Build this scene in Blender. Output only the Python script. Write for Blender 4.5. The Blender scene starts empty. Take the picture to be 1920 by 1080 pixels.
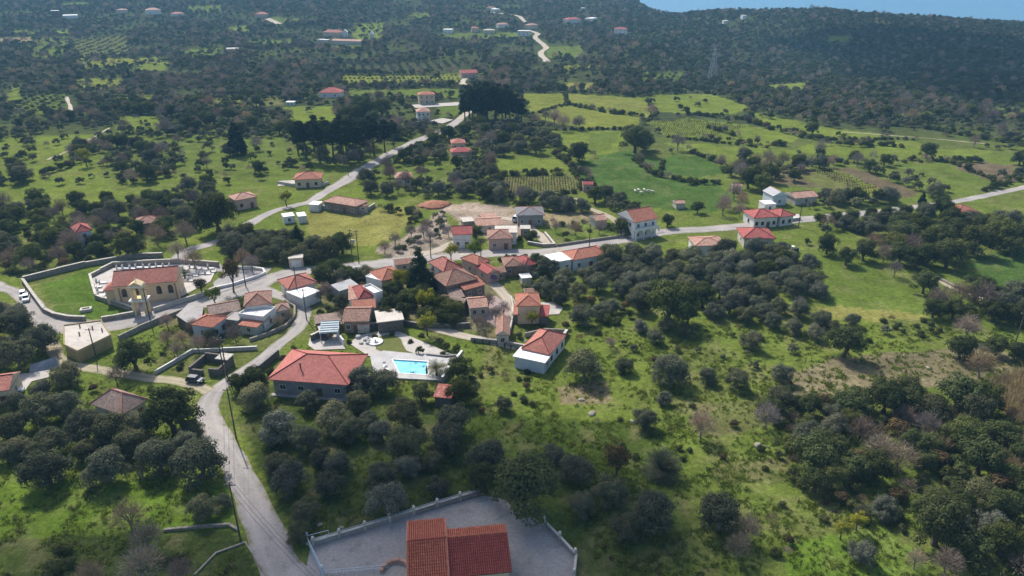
import bpy, bmesh, math, random
import numpy as np
from mathutils import Vector, Matrix

# ------------------------------------------------------------------ camera, sky, sun, exposure
CAM_H, PITCH, FOC = 85.0, math.radians(24.0), 1350.0
SUN_AZ = math.radians(-30.0)        # bearing of the sun, measured from +Y towards +X
SUN_EL = math.radians(46.0)
scene = bpy.context.scene
cam_data = bpy.data.cameras.new('camera'); cam = bpy.data.objects.new('camera', cam_data)
scene.collection.objects.link(cam); scene.camera = cam
cam.location = (0, 0, CAM_H); cam.rotation_euler = (math.radians(90) - PITCH, 0, 0)
cam_data.sensor_width = 36; cam_data.lens = 36 * FOC / 1920
cam_data.clip_start = 1; cam_data.clip_end = 120000

world = bpy.data.worlds.new('World'); scene.world = world; world.use_nodes = True
wn = world.node_tree; bgn = wn.nodes['Background']
sky = wn.nodes.new('ShaderNodeTexSky'); sky.sky_type = 'NISHITA'; sky.sun_disc = False
sky.sun_elevation = SUN_EL; sky.sun_rotation = SUN_AZ
sky.air_density = 1.0; sky.dust_density = 2.2; sky.ozone_density = 1.0
wn.links.new(sky.outputs[0], bgn.inputs[0]); bgn.inputs[1].default_value = 0.125

sun_data = bpy.data.lights.new('sun', 'SUN'); sun_data.energy = 3.9; sun_data.angle = math.radians(0.53)
sun_data.color = (1.0, 0.95, 0.87)
sun = bpy.data.objects.new('sun', sun_data); scene.collection.objects.link(sun)
SUN_DIR = Vector((math.sin(SUN_AZ) * math.cos(SUN_EL), math.cos(SUN_AZ) * math.cos(SUN_EL), math.sin(SUN_EL)))
sun.rotation_euler = SUN_DIR.to_track_quat('Z', 'Y').to_euler(); sun.location = SUN_DIR * 300

vs = scene.view_settings
vs.view_transform = 'Standard'; vs.look = 'None'; vs.exposure = 0.5; vs.gamma = 1.0; vs.use_curve_mapping = False
scene.cycles.use_denoising = True
scene.cycles.max_bounces = 5; scene.cycles.diffuse_bounces = 2; scene.cycles.glossy_bounces = 2
scene.cycles.transmission_bounces = 3; scene.cycles.volume_bounces = 0; scene.cycles.transparent_max_bounces = 4
scene.cycles.caustics_reflective = False; scene.cycles.caustics_refractive = False

# ------------------------------------------------------------------ place maths
FWD = Vector((0, math.cos(PITCH), -math.sin(PITCH))); UPV = Vector((0, math.sin(PITCH), math.cos(PITCH)))
def ray(px, py):
    return FWD + Vector((1, 0, 0)) * ((px - 960) / FOC) + UPV * ((540 - py) / FOC)
def to_px(x, y, z=0.0):
    d = Vector((x, y, z - CAM_H)); w = d.dot(FWD)
    return 960 + FOC * d.x / w, 540 - FOC * d.dot(UPV) / w
def ss(a, b, v):
    t = np.clip((v - a) / (b - a), 0, 1); return t * t * (3 - 2 * t)
def ridge_table(pts, R):
    us, zs = [], []
    for px, py in pts:
        d = ray(px, py); k = R / d.y
        us.append(d.x * k / R); zs.append(CAM_H + d.z * k)
    return np.array(us), np.array(zs)
UL, ZL = ridge_table([(-900,-60),(-300,-30),(500,-22),(1000,-16),(1200,-8),(1245,2),(1275,9),(1310,17),(1400,28),(1900,60),(2600,80)], 1700)
UR, ZR = ridge_table([(1000,30),(1250,30),(1300,24),(1400,22),(1480,22),(1550,20),(1620,28),(1760,37),(1920,47),(2100,52),(2600,70)], 1300)
def hgt(x, y):
    x = np.asarray(x, float); y = np.asarray(y, float)
    yy = np.maximum(y, 200.0); u = x / yy
    zl = np.interp(u, UL, ZL); zr = np.interp(u, UR, ZR)
    hl = zl * ss(850, 1700, y) - 330 * ss(1720, 2600, y)
    hr = zr * ss(800, 1300, y) - 16 * ss(430, 800, y) * (1 - ss(850, 1250, y)) - 330 * ss(1310, 2100, y)
    w = ss(0.14, 0.27, u)
    rel = 3.0 * np.sin(x / 61 + 1.3) * np.sin(y / 83) + 2.0 * np.sin(x / 37 + y / 51)
    rel = rel * ss(460, 800, y) * (1 - ss(1100, 1400, y))
    return (1 - w) * hl + w * hr + rel
def hz(x, y): return float(hgt(x, y))
def at(px, py, up=0.0):
    """the point of the ground (or of the level `up` metres above it) that lies on a line of sight"""
    d = ray(px, py); o = Vector((0, 0, CAM_H))
    if d.z < 0:
        t = (CAM_H - up) / -d.z; p = o + d * t
        if p.y < 440: return Vector((p.x, p.y, up))
    t = 300.0; prev = t
    while t < 6000:
        p = o + d * t
        if p.z < hz(p.x, p.y) + up: break
        prev = t; t *= 1.02
    lo, hi = prev, t
    for _ in range(14):
        m = (lo + hi) / 2; p = o + d * m
        if p.z < hz(p.x, p.y) + up: hi = m
        else: lo = m
    return o + d * hi
def depth_of(p): return (Vector(p) - Vector((0, 0, CAM_H))).dot(FWD)
def ground(p): return Vector((p.x, p.y, hz(p.x, p.y)))

RNG = np.random.default_rng(7); random.seed(11)
def vnoise(x, y, seed=0):
    x = np.asarray(x, float); y = np.asarray(y, float)
    xi = np.floor(x).astype(np.int64); yi = np.floor(y).astype(np.int64); fx = x - xi; fy = y - yi
    fx = fx * fx * (3 - 2 * fx); fy = fy * fy * (3 - 2 * fy)
    def hsh(a, b):
        n = (a * 374761393 + b * 668265263 + seed * 1442695041) & 0xFFFFFFFF
        n = ((n ^ (n >> 13)) * 1274126177) & 0xFFFFFFFF
        return ((n ^ (n >> 16)) & 0xFFFF) / 65535.0
    return ((hsh(xi, yi) * (1 - fx) + hsh(xi + 1, yi) * fx) * (1 - fy) + (hsh(xi, yi + 1) * (1 - fx) + hsh(xi + 1, yi + 1) * fx) * fy)
def fbm(x, y, seed=0, o=3):
    s = 0; a = 0.5; t = 0
    for i in range(o):
        s = s + a * vnoise(x * 2 ** i, y * 2 ** i, seed + i); t += a; a *= 0.55
    return s / t
def inside(poly, x, y):
    x = np.asarray(x, float); y = np.asarray(y, float); r = np.zeros(x.shape, bool); n = len(poly)
    for i in range(n):
        x1, y1 = poly[i][0], poly[i][1]; x2, y2 = poly[(i + 1) % n][0], poly[(i + 1) % n][1]
        if y1 == y2: continue
        c = ((y1 > y) != (y2 > y)) & (x < (x2 - x1) * (y - y1) / (y2 - y1) + x1)
        r ^= c
    return r
def wpoly(pts): return [tuple(at(*p)[:2]) for p in pts]

# ------------------------------------------------------------------ object helpers
COL = scene.collection
def tag(o, label=None, cat=None, group=None, kind=None):
    if label: o['label'] = label
    if cat: o['category'] = cat
    if group: o['group'] = group
    if kind: o['kind'] = kind
    return o
def empty(name, loc, rz=0.0):
    o = bpy.data.objects.new(name, None); COL.objects.link(o); o.location = loc; o.rotation_euler = (0, 0, rz)
    o.empty_display_size = 0.5
    return o
class MB:
    def __init__(s): s.v = []; s.f = []; s.m = []; s.uv = []
    def face(s, pts, uv=None, mi=0):
        b = len(s.v); s.v += [tuple(p) for p in pts]; s.f.append(tuple(range(b, b + len(pts)))); s.m.append(mi)
        s.uv += list(uv) if uv else [(0, 0)] * len(pts)
        return s
    def box(s, x0, x1, y0, y1, z0, z1, mi=0):
        p = [(x0,y0,z0),(x1,y0,z0),(x1,y1,z0),(x0,y1,z0),(x0,y0,z1),(x1,y0,z1),(x1,y1,z1),(x0,y1,z1)]
        for q in ((0,3,2,1),(4,5,6,7),(0,1,5,4),(1,2,6,5),(2,3,7,6),(3,0,4,7)): s.face([p[i] for i in q], mi=mi)
        return s
    def prism(s, poly, z0, z1, mi=0, top=True):
        n = len(poly)
        a = sum(poly[i][0]*poly[(i+1)%n][1]-poly[(i+1)%n][0]*poly[i][1] for i in range(n))
        if a < 0: poly = poly[::-1]
        for i in range(n):
            p, q = poly[i], poly[(i+1) % n]
            s.face([(p[0],p[1],z0),(q[0],q[1],z0),(q[0],q[1],z1),(p[0],p[1],z1)], mi=mi)
        if top: s.face([(p[0],p[1],z1) for p in poly], mi=mi)
        return s
    def tube(s, pts, rad, n=6, mi=0, caps=True):
        pts = [Vector(p) for p in pts]; rings = []
        for i, p in enumerate(pts):
            d = (pts[min(i+1, len(pts)-1)] - pts[max(i-1, 0)]).normalized()
            a = d.cross(Vector((0, 0, 1)) if abs(d.z) < .95 else Vector((1, 0, 0))).normalized(); b = d.cross(a)
            r = rad[i] if isinstance(rad, (list, tuple)) else rad
            rings.append([p + a * (r*math.cos(2*math.pi*k/n)) + b * (r*math.sin(2*math.pi*k/n)) for k in range(n)])
        for i in range(len(rings) - 1):
            for k in range(n):
                s.face([rings[i][k], rings[i+1][k], rings[i+1][(k+1)%n], rings[i][(k+1)%n]], mi=mi)
        if caps: s.face(rings[0], mi=mi); s.face(rings[-1][::-1], mi=mi)
        return s
    def ball(s, c, r, nu=8, nv=5, sz=1.0, mi=0):
        c = Vector(c); g = [[c + Vector((r*math.sin(math.pi*j/nv)*math.cos(2*math.pi*i/nu), r*math.sin(math.pi*j/nv)*math.sin(2*math.pi*i/nu), r*sz*math.cos(math.pi*j/nv))) for i in range(nu)] for j in range(nv+1)]
        for j in range(nv):
            for i in range(nu):
                s.face([g[j][i], g[j+1][i], g[j+1][(i+1)%nu], g[j][(i+1)%nu]], mi=mi)
        return s
    def mesh(s, name, mats):
        me = bpy.data.meshes.new(name); me.from_pydata(s.v, [], s.f)
        if not isinstance(mats, (list, tuple)): mats = [mats]
        for m in mats: me.materials.append(m)
        if len(mats) > 1: me.polygons.foreach_set('material_index', s.m)
        l = me.uv_layers.new(name='UVMap'); l.data.foreach_set('uv', np.array(s.uv, float).ravel())
        me.update(); return me
    def build(s, name, mats, parent=None, weld=False, smooth=False):
        me = s.mesh(name, mats)
        if weld:
            b = bmesh.new(); b.from_mesh(me); bmesh.ops.remove_doubles(b, verts=b.verts, dist=1e-4); b.to_mesh(me); b.free()
        if smooth: me.polygons.foreach_set('use_smooth', [True]*len(me.polygons))
        o = bpy.data.objects.new(name, me); COL.objects.link(o); o.parent = parent
        return o
def put(name, me, parent=None):
    o = bpy.data.objects.new(name, me); COL.objects.link(o); o.parent = parent; return o

# ------------------------------------------------------------------ materials
MATS = {}
def _new(name):
    m = bpy.data.materials.new(name); m.use_nodes = True; nt = m.node_tree; nt.nodes.clear()
    out = nt.nodes.new('ShaderNodeOutputMaterial'); MATS[name] = m
    return m, nt, out
def N(nt, t, **kw):
    n = nt.nodes.new(t)
    for k, v in kw.items():
        if k.startswith('i_'): n.inputs[k[2:].replace('_', ' ')].default_value = v
        else: setattr(n, k, v)
    return n
def noise(nt, scale, detail=3, vec=None, rough=0.6):
    n = N(nt, 'ShaderNodeTexNoise'); n.inputs['Scale'].default_value = scale; n.inputs['Detail'].default_value = detail
    n.inputs['Roughness'].default_value = rough
    if vec is not None: nt.links.new(vec, n.inputs['Vector'])
    return n.outputs['Fac']
def mixc(nt, fac, a, b, mode='MIX'):
    n = N(nt, 'ShaderNodeMix', data_type='RGBA', blend_type=mode)
    for s, v in ((0, fac), (6, a), (7, b)):
        if hasattr(v, 'is_linked'): nt.links.new(v, n.inputs[s])
        else: n.inputs[s].default_value = v if s == 0 else (*v, 1)
    return n.outputs[2]
def mapr(nt, v, a, b, c, d):
    n = N(nt, 'ShaderNodeMapRange'); nt.links.new(v, n.inputs[0])
    for i, k in enumerate((a, b, c, d)): n.inputs[i + 1].default_value = k
    return n.outputs[0]
def surface(name, c1, c2, scale=1.0, rough=0.9, c3=None, bump=0.0, spec=0.2, fine=12.0, var=0.12, coords='Object', stain=None):
    """two-tone weathered surface: large blotches of c2 over c1, fine grain, a little per-object shift"""
    m, nt, out = _new(name)
    tc = N(nt, 'ShaderNodeTexCoord'); v = tc.outputs[coords]
    f = mapr(nt, noise(nt, scale, 4, v), 0.38, 0.64, 0, 1)
    c = mixc(nt, f, c1, c2)
    if c3: c = mixc(nt, mapr(nt, noise(nt, scale * 2.7, 3, v), 0.56, 0.72, 0, 1), c, c3)
    g = mapr(nt, noise(nt, fine, 3, v), 0.3, 0.7, 1 - var * 1.6, 1 + var)
    mul = N(nt, 'ShaderNodeVectorMath', operation='SCALE'); nt.links.new(c, mul.inputs[0]); nt.links.new(g, mul.inputs['Scale'])
    oi = N(nt, 'ShaderNodeObjectInfo'); r = mapr(nt, oi.outputs['Random'], 0, 1, 0.9, 1.08)
    mul2 = N(nt, 'ShaderNodeVectorMath', operation='SCALE'); nt.links.new(mul.outputs[0], mul2.inputs[0]); nt.links.new(r, mul2.inputs['Scale'])
    b = N(nt, 'ShaderNodeBsdfPrincipled'); nt.links.new(mul2.outputs[0], b.inputs['Base Color'])
    b.inputs['Roughness'].default_value = rough; b.inputs['Specular IOR Level'].default_value = spec
    if bump:
        bm = N(nt, 'ShaderNodeBump'); bm.inputs['Strength'].default_value = bump; bm.inputs['Distance'].default_value = 0.1
        nt.links.new(noise(nt, fine * 0.6, 4, v), bm.inputs['Height']); nt.links.new(bm.outputs[0], b.inputs['Normal'])
    nt.links.new(b.outputs[0], out.inputs[0]); return m
def rooftile(name, c1, c2, c3, pitch=0.26, row=0.42, rough=0.85, bump=0.6, stain=.55):
    """clay tiles: barrel rows along the slope (UV in metres, u along the eave, v up the slope)"""
    m, nt, out = _new(name)
    tc = N(nt, 'ShaderNodeTexCoord'); uv = tc.outputs['UV']; ob = tc.outputs['Object']
    c = mixc(nt, mapr(nt, noise(nt, 0.5, 4, ob), 0.38, 0.62, 0, 1), c1, c2)
    mp = N(nt, 'ShaderNodeMapping'); mp.inputs['Scale'].default_value = (1 / pitch, 1 / row, 1); nt.links.new(uv, mp.inputs[0])
    wh = N(nt, 'ShaderNodeTexWhiteNoise', noise_dimensions='2D')
    fl = N(nt, 'ShaderNodeVectorMath', operation='FLOOR'); nt.links.new(mp.outputs[0], fl.inputs[0]); nt.links.new(fl.outputs[0], wh.inputs['Vector'])
    c = mixc(nt, mapr(nt, wh.outputs['Value'], 0.55, 1, 0, 0.8), c, c3)
    c = mixc(nt, mapr(nt, noise(nt, 0.9, 5, ob, .7), .52, .70, 0, stain), c, (.17,.125,.10))
    c = mixc(nt, mapr(nt, noise(nt, 1.7, 4, ob, .7), .58, .72, 0, stain*.8), c, (.42,.33,.27))
    g = mapr(nt, noise(nt, 2.2, 4, ob), 0.3, 0.7, 0.72, 1.14)
    mul = N(nt, 'ShaderNodeVectorMath', operation='SCALE'); nt.links.new(c, mul.inputs[0]); nt.links.new(g, mul.inputs['Scale'])
    oi = N(nt, 'ShaderNodeObjectInfo'); r = mapr(nt, oi.outputs['Random'], 0, 1, 0.88, 1.1)
    mul2 = N(nt, 'ShaderNodeVectorMath', operation='SCALE'); nt.links.new(mul.outputs[0], mul2.inputs[0]); nt.links.new(r, mul2.inputs['Scale'])
    b = N(nt, 'ShaderNodeBsdfPrincipled'); nt.links.new(mul2.outputs[0], b.inputs['Base Color'])
    b.inputs['Roughness'].default_value = rough; b.inputs['Specular IOR Level'].default_value = 0.25
    w1 = N(nt, 'ShaderNodeTexWave', bands_direction='X', wave_profile='SIN'); w1.inputs['Scale'].default_value = 2 * math.pi / pitch / 20
    w2 = N(nt, 'ShaderNodeTexWave', bands_direction='Y', wave_profile='SAW'); w2.inputs['Scale'].default_value = 2 * math.pi / row / 20
    nt.links.new(uv, w1.inputs[0]); nt.links.new(uv, w2.inputs[0])
    ad = N(nt, 'ShaderNodeMath', operation='MULTIPLY_ADD'); nt.links.new(w2.outputs['Fac'], ad.inputs[0]); ad.inputs[1].default_value = 0.5; nt.links.new(w1.outputs['Fac'], ad.inputs[2])
    bm = N(nt, 'ShaderNodeBump'); bm.inputs['Strength'].default_value = bump; bm.inputs['Distance'].default_value = 0.06
    nt.links.new(ad.outputs[0], bm.inputs['Height']); nt.links.new(bm.outputs[0], b.inputs['Normal'])
    nt.links.new(b.outputs[0], out.inputs[0]); return m
def leafmat(name, c1, c2, trans=0.28, c3=None):
    m, nt, out = _new(name)
    tc = N(nt, 'ShaderNodeTexCoord'); ge = N(nt, 'ShaderNodeNewGeometry'); oi = N(nt, 'ShaderNodeObjectInfo')
    f = mapr(nt, noise(nt, 0.8, 2, tc.outputs['Object']), 0.3, 0.7, 0, 1)
    c = mixc(nt, f, c1, c2)
    c = mixc(nt, mapr(nt, ge.outputs['Random Per Island'], 0.6, 1, 0, 0.7), c, c3 or tuple(min(1, k * 1.5) for k in c2))
    wn_ = N(nt, 'ShaderNodeTexWhiteNoise', noise_dimensions='1D'); nt.links.new(oi.outputs['Random'], wn_.inputs['W'])
    warm = N(nt, 'ShaderNodeVectorMath', operation='MULTIPLY'); nt.links.new(c, warm.inputs[0]); warm.inputs[1].default_value = (1.32, 1.22, .85)
    c = mixc(nt, mapr(nt, wn_.outputs['Value'], .45, 1, 0, .85), c, warm.outputs[0])
    r = mapr(nt, oi.outputs['Random'], 0, 1, 0.72, 1.42)
    mul = N(nt, 'ShaderNodeVectorMath', operation='SCALE'); nt.links.new(c, mul.inputs[0]); nt.links.new(r, mul.inputs['Scale'])
    d = N(nt, 'ShaderNodeBsdfDiffuse'); t = N(nt, 'ShaderNodeBsdfTranslucent'); mx = N(nt, 'ShaderNodeMixShader')
    mx.inputs[0].default_value = trans
    nt.links.new(mul.outputs[0], d.inputs[0]); nt.links.new(mul.outputs[0], t.inputs[0])
    nt.links.new(d.outputs[0], mx.inputs[1]); nt.links.new(t.outputs[0], mx.inputs[2]); nt.links.new(mx.outputs[0], out.inputs[0]); return m
def plain(name, c, rough=0.6, metal=0.0, spec=0.4, var=0.08):
    return surface(name, c, tuple(k * (1 - var) for k in c), 0.7, rough, spec=spec, var=var)
def gloss(name, c, rough=0.15, metal=0.0):
    m, nt, out = _new(name); b = N(nt, 'ShaderNodeBsdfPrincipled')
    b.inputs['Base Color'].default_value = (*c, 1); b.inputs['Roughness'].default_value = rough; b.inputs['Metallic'].default_value = metal
    nt.links.new(b.outputs[0], out.inputs[0]); return m

M = {}
def roadmat(name, c1, c2, edge, tracks):
    m, nt, out = _new(name); tc = N(nt, 'ShaderNodeTexCoord'); ob = tc.outputs['Object']; sp = N(nt, 'ShaderNodeSeparateXYZ'); nt.links.new(tc.outputs['UV'], sp.inputs[0])
    c = mixc(nt, mapr(nt, noise(nt, .11, 5, ob, .65), .38, .62, 0, 1), c1, c2)
    c = mixc(nt, mapr(nt, noise(nt, .5, 5, ob, .7), .58, .66, 0, .5), c, tuple(k*.72 for k in c2))
    a = N(nt, 'ShaderNodeMath', operation='ABSOLUTE'); nt.links.new(sp.outputs[0], a.inputs[0])
    w = N(nt, 'ShaderNodeMath', operation='SUBTRACT'); nt.links.new(a.outputs[0], w.inputs[0]); w.inputs[1].default_value = .45
    w2 = N(nt, 'ShaderNodeMath', operation='ABSOLUTE'); nt.links.new(w.outputs[0], w2.inputs[0])
    c = mixc(nt, mapr(nt, w2.outputs[0], 0, .22, tracks, 0), c, tuple(min(1, k*1.22) for k in c1))
    ns = mapr(nt, noise(nt, .55, 5, ob, .7), .3, .7, -.28, .28)
    e = N(nt, 'ShaderNodeMath', operation='ADD'); nt.links.new(a.outputs[0], e.inputs[0]); nt.links.new(ns, e.inputs[1])
    c = mixc(nt, mapr(nt, e.outputs[0], .78, 1.02, 0, .9), c, edge)
    g = mapr(nt, noise(nt, 3.0, 4, ob, .7), .3, .7, .84, 1.12); s_ = N(nt, 'ShaderNodeVectorMath', operation='SCALE'); nt.links.new(c, s_.inputs[0]); nt.links.new(g, s_.inputs['Scale'])
    b = N(nt, 'ShaderNodeBsdfPrincipled'); nt.links.new(s_.outputs[0], b.inputs['Base Color']); b.inputs['Roughness'].default_value = .92; b.inputs['Specular IOR Level'].default_value = .15
    nt.links.new(b.outputs[0], out.inputs[0]); return m
M['asphalt'] = roadmat('road_asphalt', (.365,.335,.31), (.275,.255,.24), (.20,.185,.11), .35)
M['lane_gravel'] = roadmat('lane_gravel', (.44,.38,.31), (.35,.30,.24), (.20,.20,.09), .4)
M['lane_track'] = roadmat('lane_track', (.36,.31,.22), (.28,.25,.16), (.15,.17,.05), .7)
M['asphalt_plain'] = surface('asphalt', (.42,.375,.335), (.33,.295,.265), 0.10, c3=(.47,.42,.37), bump=.15, fine=2.5, coords='Object')
M['track'] = surface('track_earth', (.36,.31,.24), (.27,.23,.16), 0.2, c3=(.20,.22,.09), bump=.2, fine=3)
M['gravel_path'] = surface('gravel_path', (.42,.36,.29), (.33,.28,.21), 0.15, c3=(.22,.23,.10), bump=.2, fine=3)
M['concrete'] = surface('concrete', (.36,.34,.33), (.27,.255,.255), 0.13, c3=(.22,.20,.19), bump=.12, fine=3)
M['concrete_yard'] = surface('concrete_yard', (.33,.315,.305), (.255,.245,.24), 0.11, c3=(.21,.20,.195), bump=.1, fine=2.2)
M['paving'] = surface('pale_paving', (.50,.46,.42), (.41,.375,.34), 0.25, c3=(.34,.31,.28), fine=4)
M['white_deck'] = surface('white_deck', (.52,.505,.49), (.44,.425,.415), 0.3, c3=(.38,.365,.35), fine=5)
M['stone_wall'] = surface('stone_wall', (.33,.30,.25), (.22,.20,.17), 1.3, c3=(.42,.39,.34), bump=.5, fine=5, var=.25)
M['pale_wall'] = surface('pale_wall', (.55,.52,.46), (.42,.39,.34), 0.9, c3=(.32,.3,.26), bump=.2, fine=6, var=.15)
M['dark_stone'] = surface('dark_stone', (.17,.15,.13), (.11,.10,.09), 1.3, c3=(.26,.24,.21), bump=.5, fine=5, var=.25)
M['white'] = surface('white_render', (.74,.73,.70), (.66,.64,.60), 0.5, c3=(.55,.52,.48), fine=7, var=.06)
M['bluewhite'] = surface('bluewhite_render', (.58,.63,.68), (.50,.55,.60), 0.5, fine=7, var=.07)
M['cream'] = surface('cream_render', (.62,.52,.38), (.54,.44,.32), 0.5, c3=(.45,.37,.27), fine=7, var=.07)
M['peach'] = surface('peach_render', (.72,.50,.34), (.64,.44,.30), 0.5, fine=7, var=.06)
M['pink'] = surface('pink_render', (.58,.40,.33), (.50,.34,.28), 0.5, c3=(.42,.3,.25), fine=7, var=.07)
M['ochre'] = surface('ochre_render', (.40,.31,.15), (.33,.26,.12), 0.4, c3=(.25,.2,.11), fine=7, var=.1)
M['church'] = surface('church_render', (.74,.56,.37), (.68,.51,.33), 0.5, c3=(.60,.45,.30), fine=7, var=.06)
M['bellcream'] = surface('bell_cream', (.74,.60,.36), (.66,.52,.30), 0.6, fine=7, var=.06)
M['greyhouse'] = surface('grey_render', (.30,.30,.29), (.24,.24,.235), 0.5, fine=7, var=.08)
M['greenhouse_wall'] = surface('pale_green_render', (.42,.47,.40), (.36,.40,.34), 0.5, fine=7, var=.08)
M['brownhouse'] = surface('brown_render', (.30,.23,.18), (.23,.17,.13), 0.6, c3=(.36,.29,.23), fine=7, var=.12)
M['flatroof'] = surface('flat_roof', (.55,.50,.44), (.45,.41,.36), 0.25, c3=(.36,.33,.29), fine=5, var=.1)
M['flatroof_white'] = surface('flat_roof_white', (.80,.79,.77), (.72,.70,.68), 0.3, fine=5, var=.05)
M['flatroof_grey'] = surface('flat_roof_grey', (.36,.33,.32), (.28,.26,.25), 0.3, c3=(.42,.39,.36), fine=4, var=.12)
M['tile_red'] = rooftile('tile_red', (.42,.16,.12), (.35,.125,.095), (.48,.205,.155), stain=.35)
M['tile_villa'] = rooftile('tile_villa', (.42,.145,.12), (.37,.125,.10), (.46,.165,.135), bump=.4, stain=.2)
M['tile_bright'] = rooftile('tile_bright', (.40,.095,.085), (.33,.075,.07), (.46,.15,.13))
M['tile_orange'] = rooftile('tile_orange', (.42,.155,.10), (.35,.125,.08), (.50,.22,.15))
M['tile_pale'] = rooftile('tile_pale', (.46,.26,.19), (.37,.20,.15), (.55,.36,.28))
M['tile_old'] = rooftile('tile_old', (.30,.16,.115), (.22,.13,.10), (.40,.24,.18))
M['tile_brown'] = rooftile('tile_brown', (.29,.21,.17), (.22,.16,.13), (.40,.29,.24))
M['tile_grey'] = rooftile('tile_grey', (.22,.22,.235), (.18,.18,.19), (.27,.27,.28), pitch=.4)
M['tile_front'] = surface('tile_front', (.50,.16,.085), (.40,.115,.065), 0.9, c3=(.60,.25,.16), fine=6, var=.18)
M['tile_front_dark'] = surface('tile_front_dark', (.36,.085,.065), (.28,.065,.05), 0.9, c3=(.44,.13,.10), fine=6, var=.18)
M['ridge'] = surface('ridge_tiles', (.50,.20,.14), (.42,.16,.11), 1.0, fine=5)
M['ridge_dark'] = surface('ridge_tiles_dark', (.22,.05,.04), (.17,.04,.035), 1.0, fine=5)
M['rust'] = surface('rusty_sheet', (.36,.10,.07), (.26,.07,.05), 0.5, c3=(.50,.38,.36), fine=3, var=.2, rough=.7)
M['sheet_blue'] = surface('blue_grey_sheet', (.34,.44,.48), (.26,.35,.39), 0.4, fine=4, rough=.5)
M['sheet_grey'] = surface('grey_sheet', (.40,.40,.41), (.33,.33,.34), 0.4, fine=4, rough=.6)
M['glass'] = gloss('window_glass', (.02,.025,.03), .08)
M['frame'] = plain('window_frame', (.62,.60,.56)); M['frame_dark'] = plain('dark_frame', (.10,.07,.05))
M['shutter'] = plain('shutter_paint', (.12,.20,.17)); M['door'] = plain('door_wood', (.16,.09,.05)); M['door_white'] = plain('white_door', (.72,.72,.70))
M['bark'] = surface('bark', (.13,.105,.08), (.09,.075,.06), 2, fine=6, bump=.4, var=.25)
M['bark_grey'] = surface('bark_grey', (.21,.185,.17), (.15,.13,.12), 2, fine=6, bump=.3, var=.2)
M['twig_pink'] = leafmat('twigs_pinkish', (.27,.205,.165), (.21,.16,.135), .1, (.33,.25,.20))
M['twig_grey'] = leafmat('twigs_grey', (.215,.185,.165), (.17,.145,.13), .1, (.27,.235,.21))
M['olive'] = leafmat('olive_leaves', (.104,.113,.070), (.078,.087,.054), .27, (.175,.183,.125))
M['olive_silver'] = leafmat('olive_leaves_silver', (.132,.140,.102), (.100,.108,.078), .27, (.21,.215,.17))
M['broad'] = leafmat('evergreen_leaves', (.070,.087,.033), (.050,.065,.026), .27, (.122,.138,.055))
M['pine'] = leafmat('pine_needles', (.026,.037,.021), (.020,.030,.018), .15, (.042,.055,.03))
M['conifer'] = leafmat('conifer_needles', (.022,.036,.026), (.018,.028,.022), .15, (.04,.055,.035))
M['scrub'] = leafmat('scrub_leaves', (.085,.098,.038), (.062,.075,.032), .3, (.14,.15,.06))
M['scrub_dry'] = leafmat('scrub_dry', (.15,.115,.07), (.12,.095,.06), .2, (.20,.16,.10))
M['green'] = leafmat('fresh_green_leaves', (.13,.19,.03), (.09,.14,.025), .35, (.19,.24,.04))
M['yellowgreen'] = leafmat('yellow_green_leaves', (.20,.21,.03), (.14,.16,.03), .35, (.30,.27,.04))
M['reddish'] = leafmat('reddish_leaves', (.10,.075,.04), (.07,.065,.035), .25, (.16,.09,.06))
M['purple'] = leafmat('purple_blossom', (.26,.17,.30), (.20,.14,.22), .25, (.34,.24,.36))
M['palm'] = leafmat('palm_fronds', (.075,.085,.05), (.055,.065,.04), .2, (.16,.16,.11))
M['reed'] = leafmat('dry_reeds', (.30,.24,.14), (.24,.19,.11), .3, (.38,.31,.19))
M['grassblade'] = leafmat('grass_blades', (.125,.175,.03), (.10,.15,.025), .55, (.19,.21,.045))
M['metal'] = plain('galvanised_metal', (.45,.46,.47), .5); M['wood_pole'] = plain('pole_wood', (.10,.08,.065), .9)
M['railblue'] = plain('rail_blue_white', (.52,.60,.68), .5); M['wire'] = plain('wire', (.04,.04,.045), .7)
M['marble'] = surface('marble', (.62,.615,.60), (.50,.495,.48), .8, fine=5, var=.1, rough=.5)
M['carblue'] = gloss('car_paint_blue', (.012,.018,.045), .25); M['carwhite'] = gloss('car_paint_white', (.75,.75,.75), .3)
M['cardark'] = gloss('car_paint_dark', (.02,.025,.03), .3); M['tyre'] = plain('tyre', (.025,.025,.025), .9)
M['lamp'] = gloss('car_lamp', (.6,.6,.58), .1); M['lamp_red'] = gloss('car_lamp_red', (.4,.02,.02), .2)
M['poolwall'] = surface('pool_tiles', (.25,.62,.78), (.22,.57,.74), .5, fine=4, var=.05)
M['fleece'] = plain('fleece', (.62,.58,.50), .95)
M['tarp'] = surface('tarpaulin', (.26,.29,.33), (.20,.22,.26), .8, fine=3, rough=.5)
M['earth_red'] = surface('red_earth', (.34,.15,.09), (.28,.12,.075), .5, fine=3, var=.2)

# ------------------------------------------------------------------ ground
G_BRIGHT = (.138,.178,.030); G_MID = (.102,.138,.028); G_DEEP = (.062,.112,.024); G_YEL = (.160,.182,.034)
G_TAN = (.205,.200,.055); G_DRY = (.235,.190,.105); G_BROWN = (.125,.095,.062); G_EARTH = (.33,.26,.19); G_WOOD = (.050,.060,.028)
G_OLIVE = (.115,.125,.040); G_REED = (.27,.22,.13); G_DARK = (.055,.078,.020)
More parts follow.
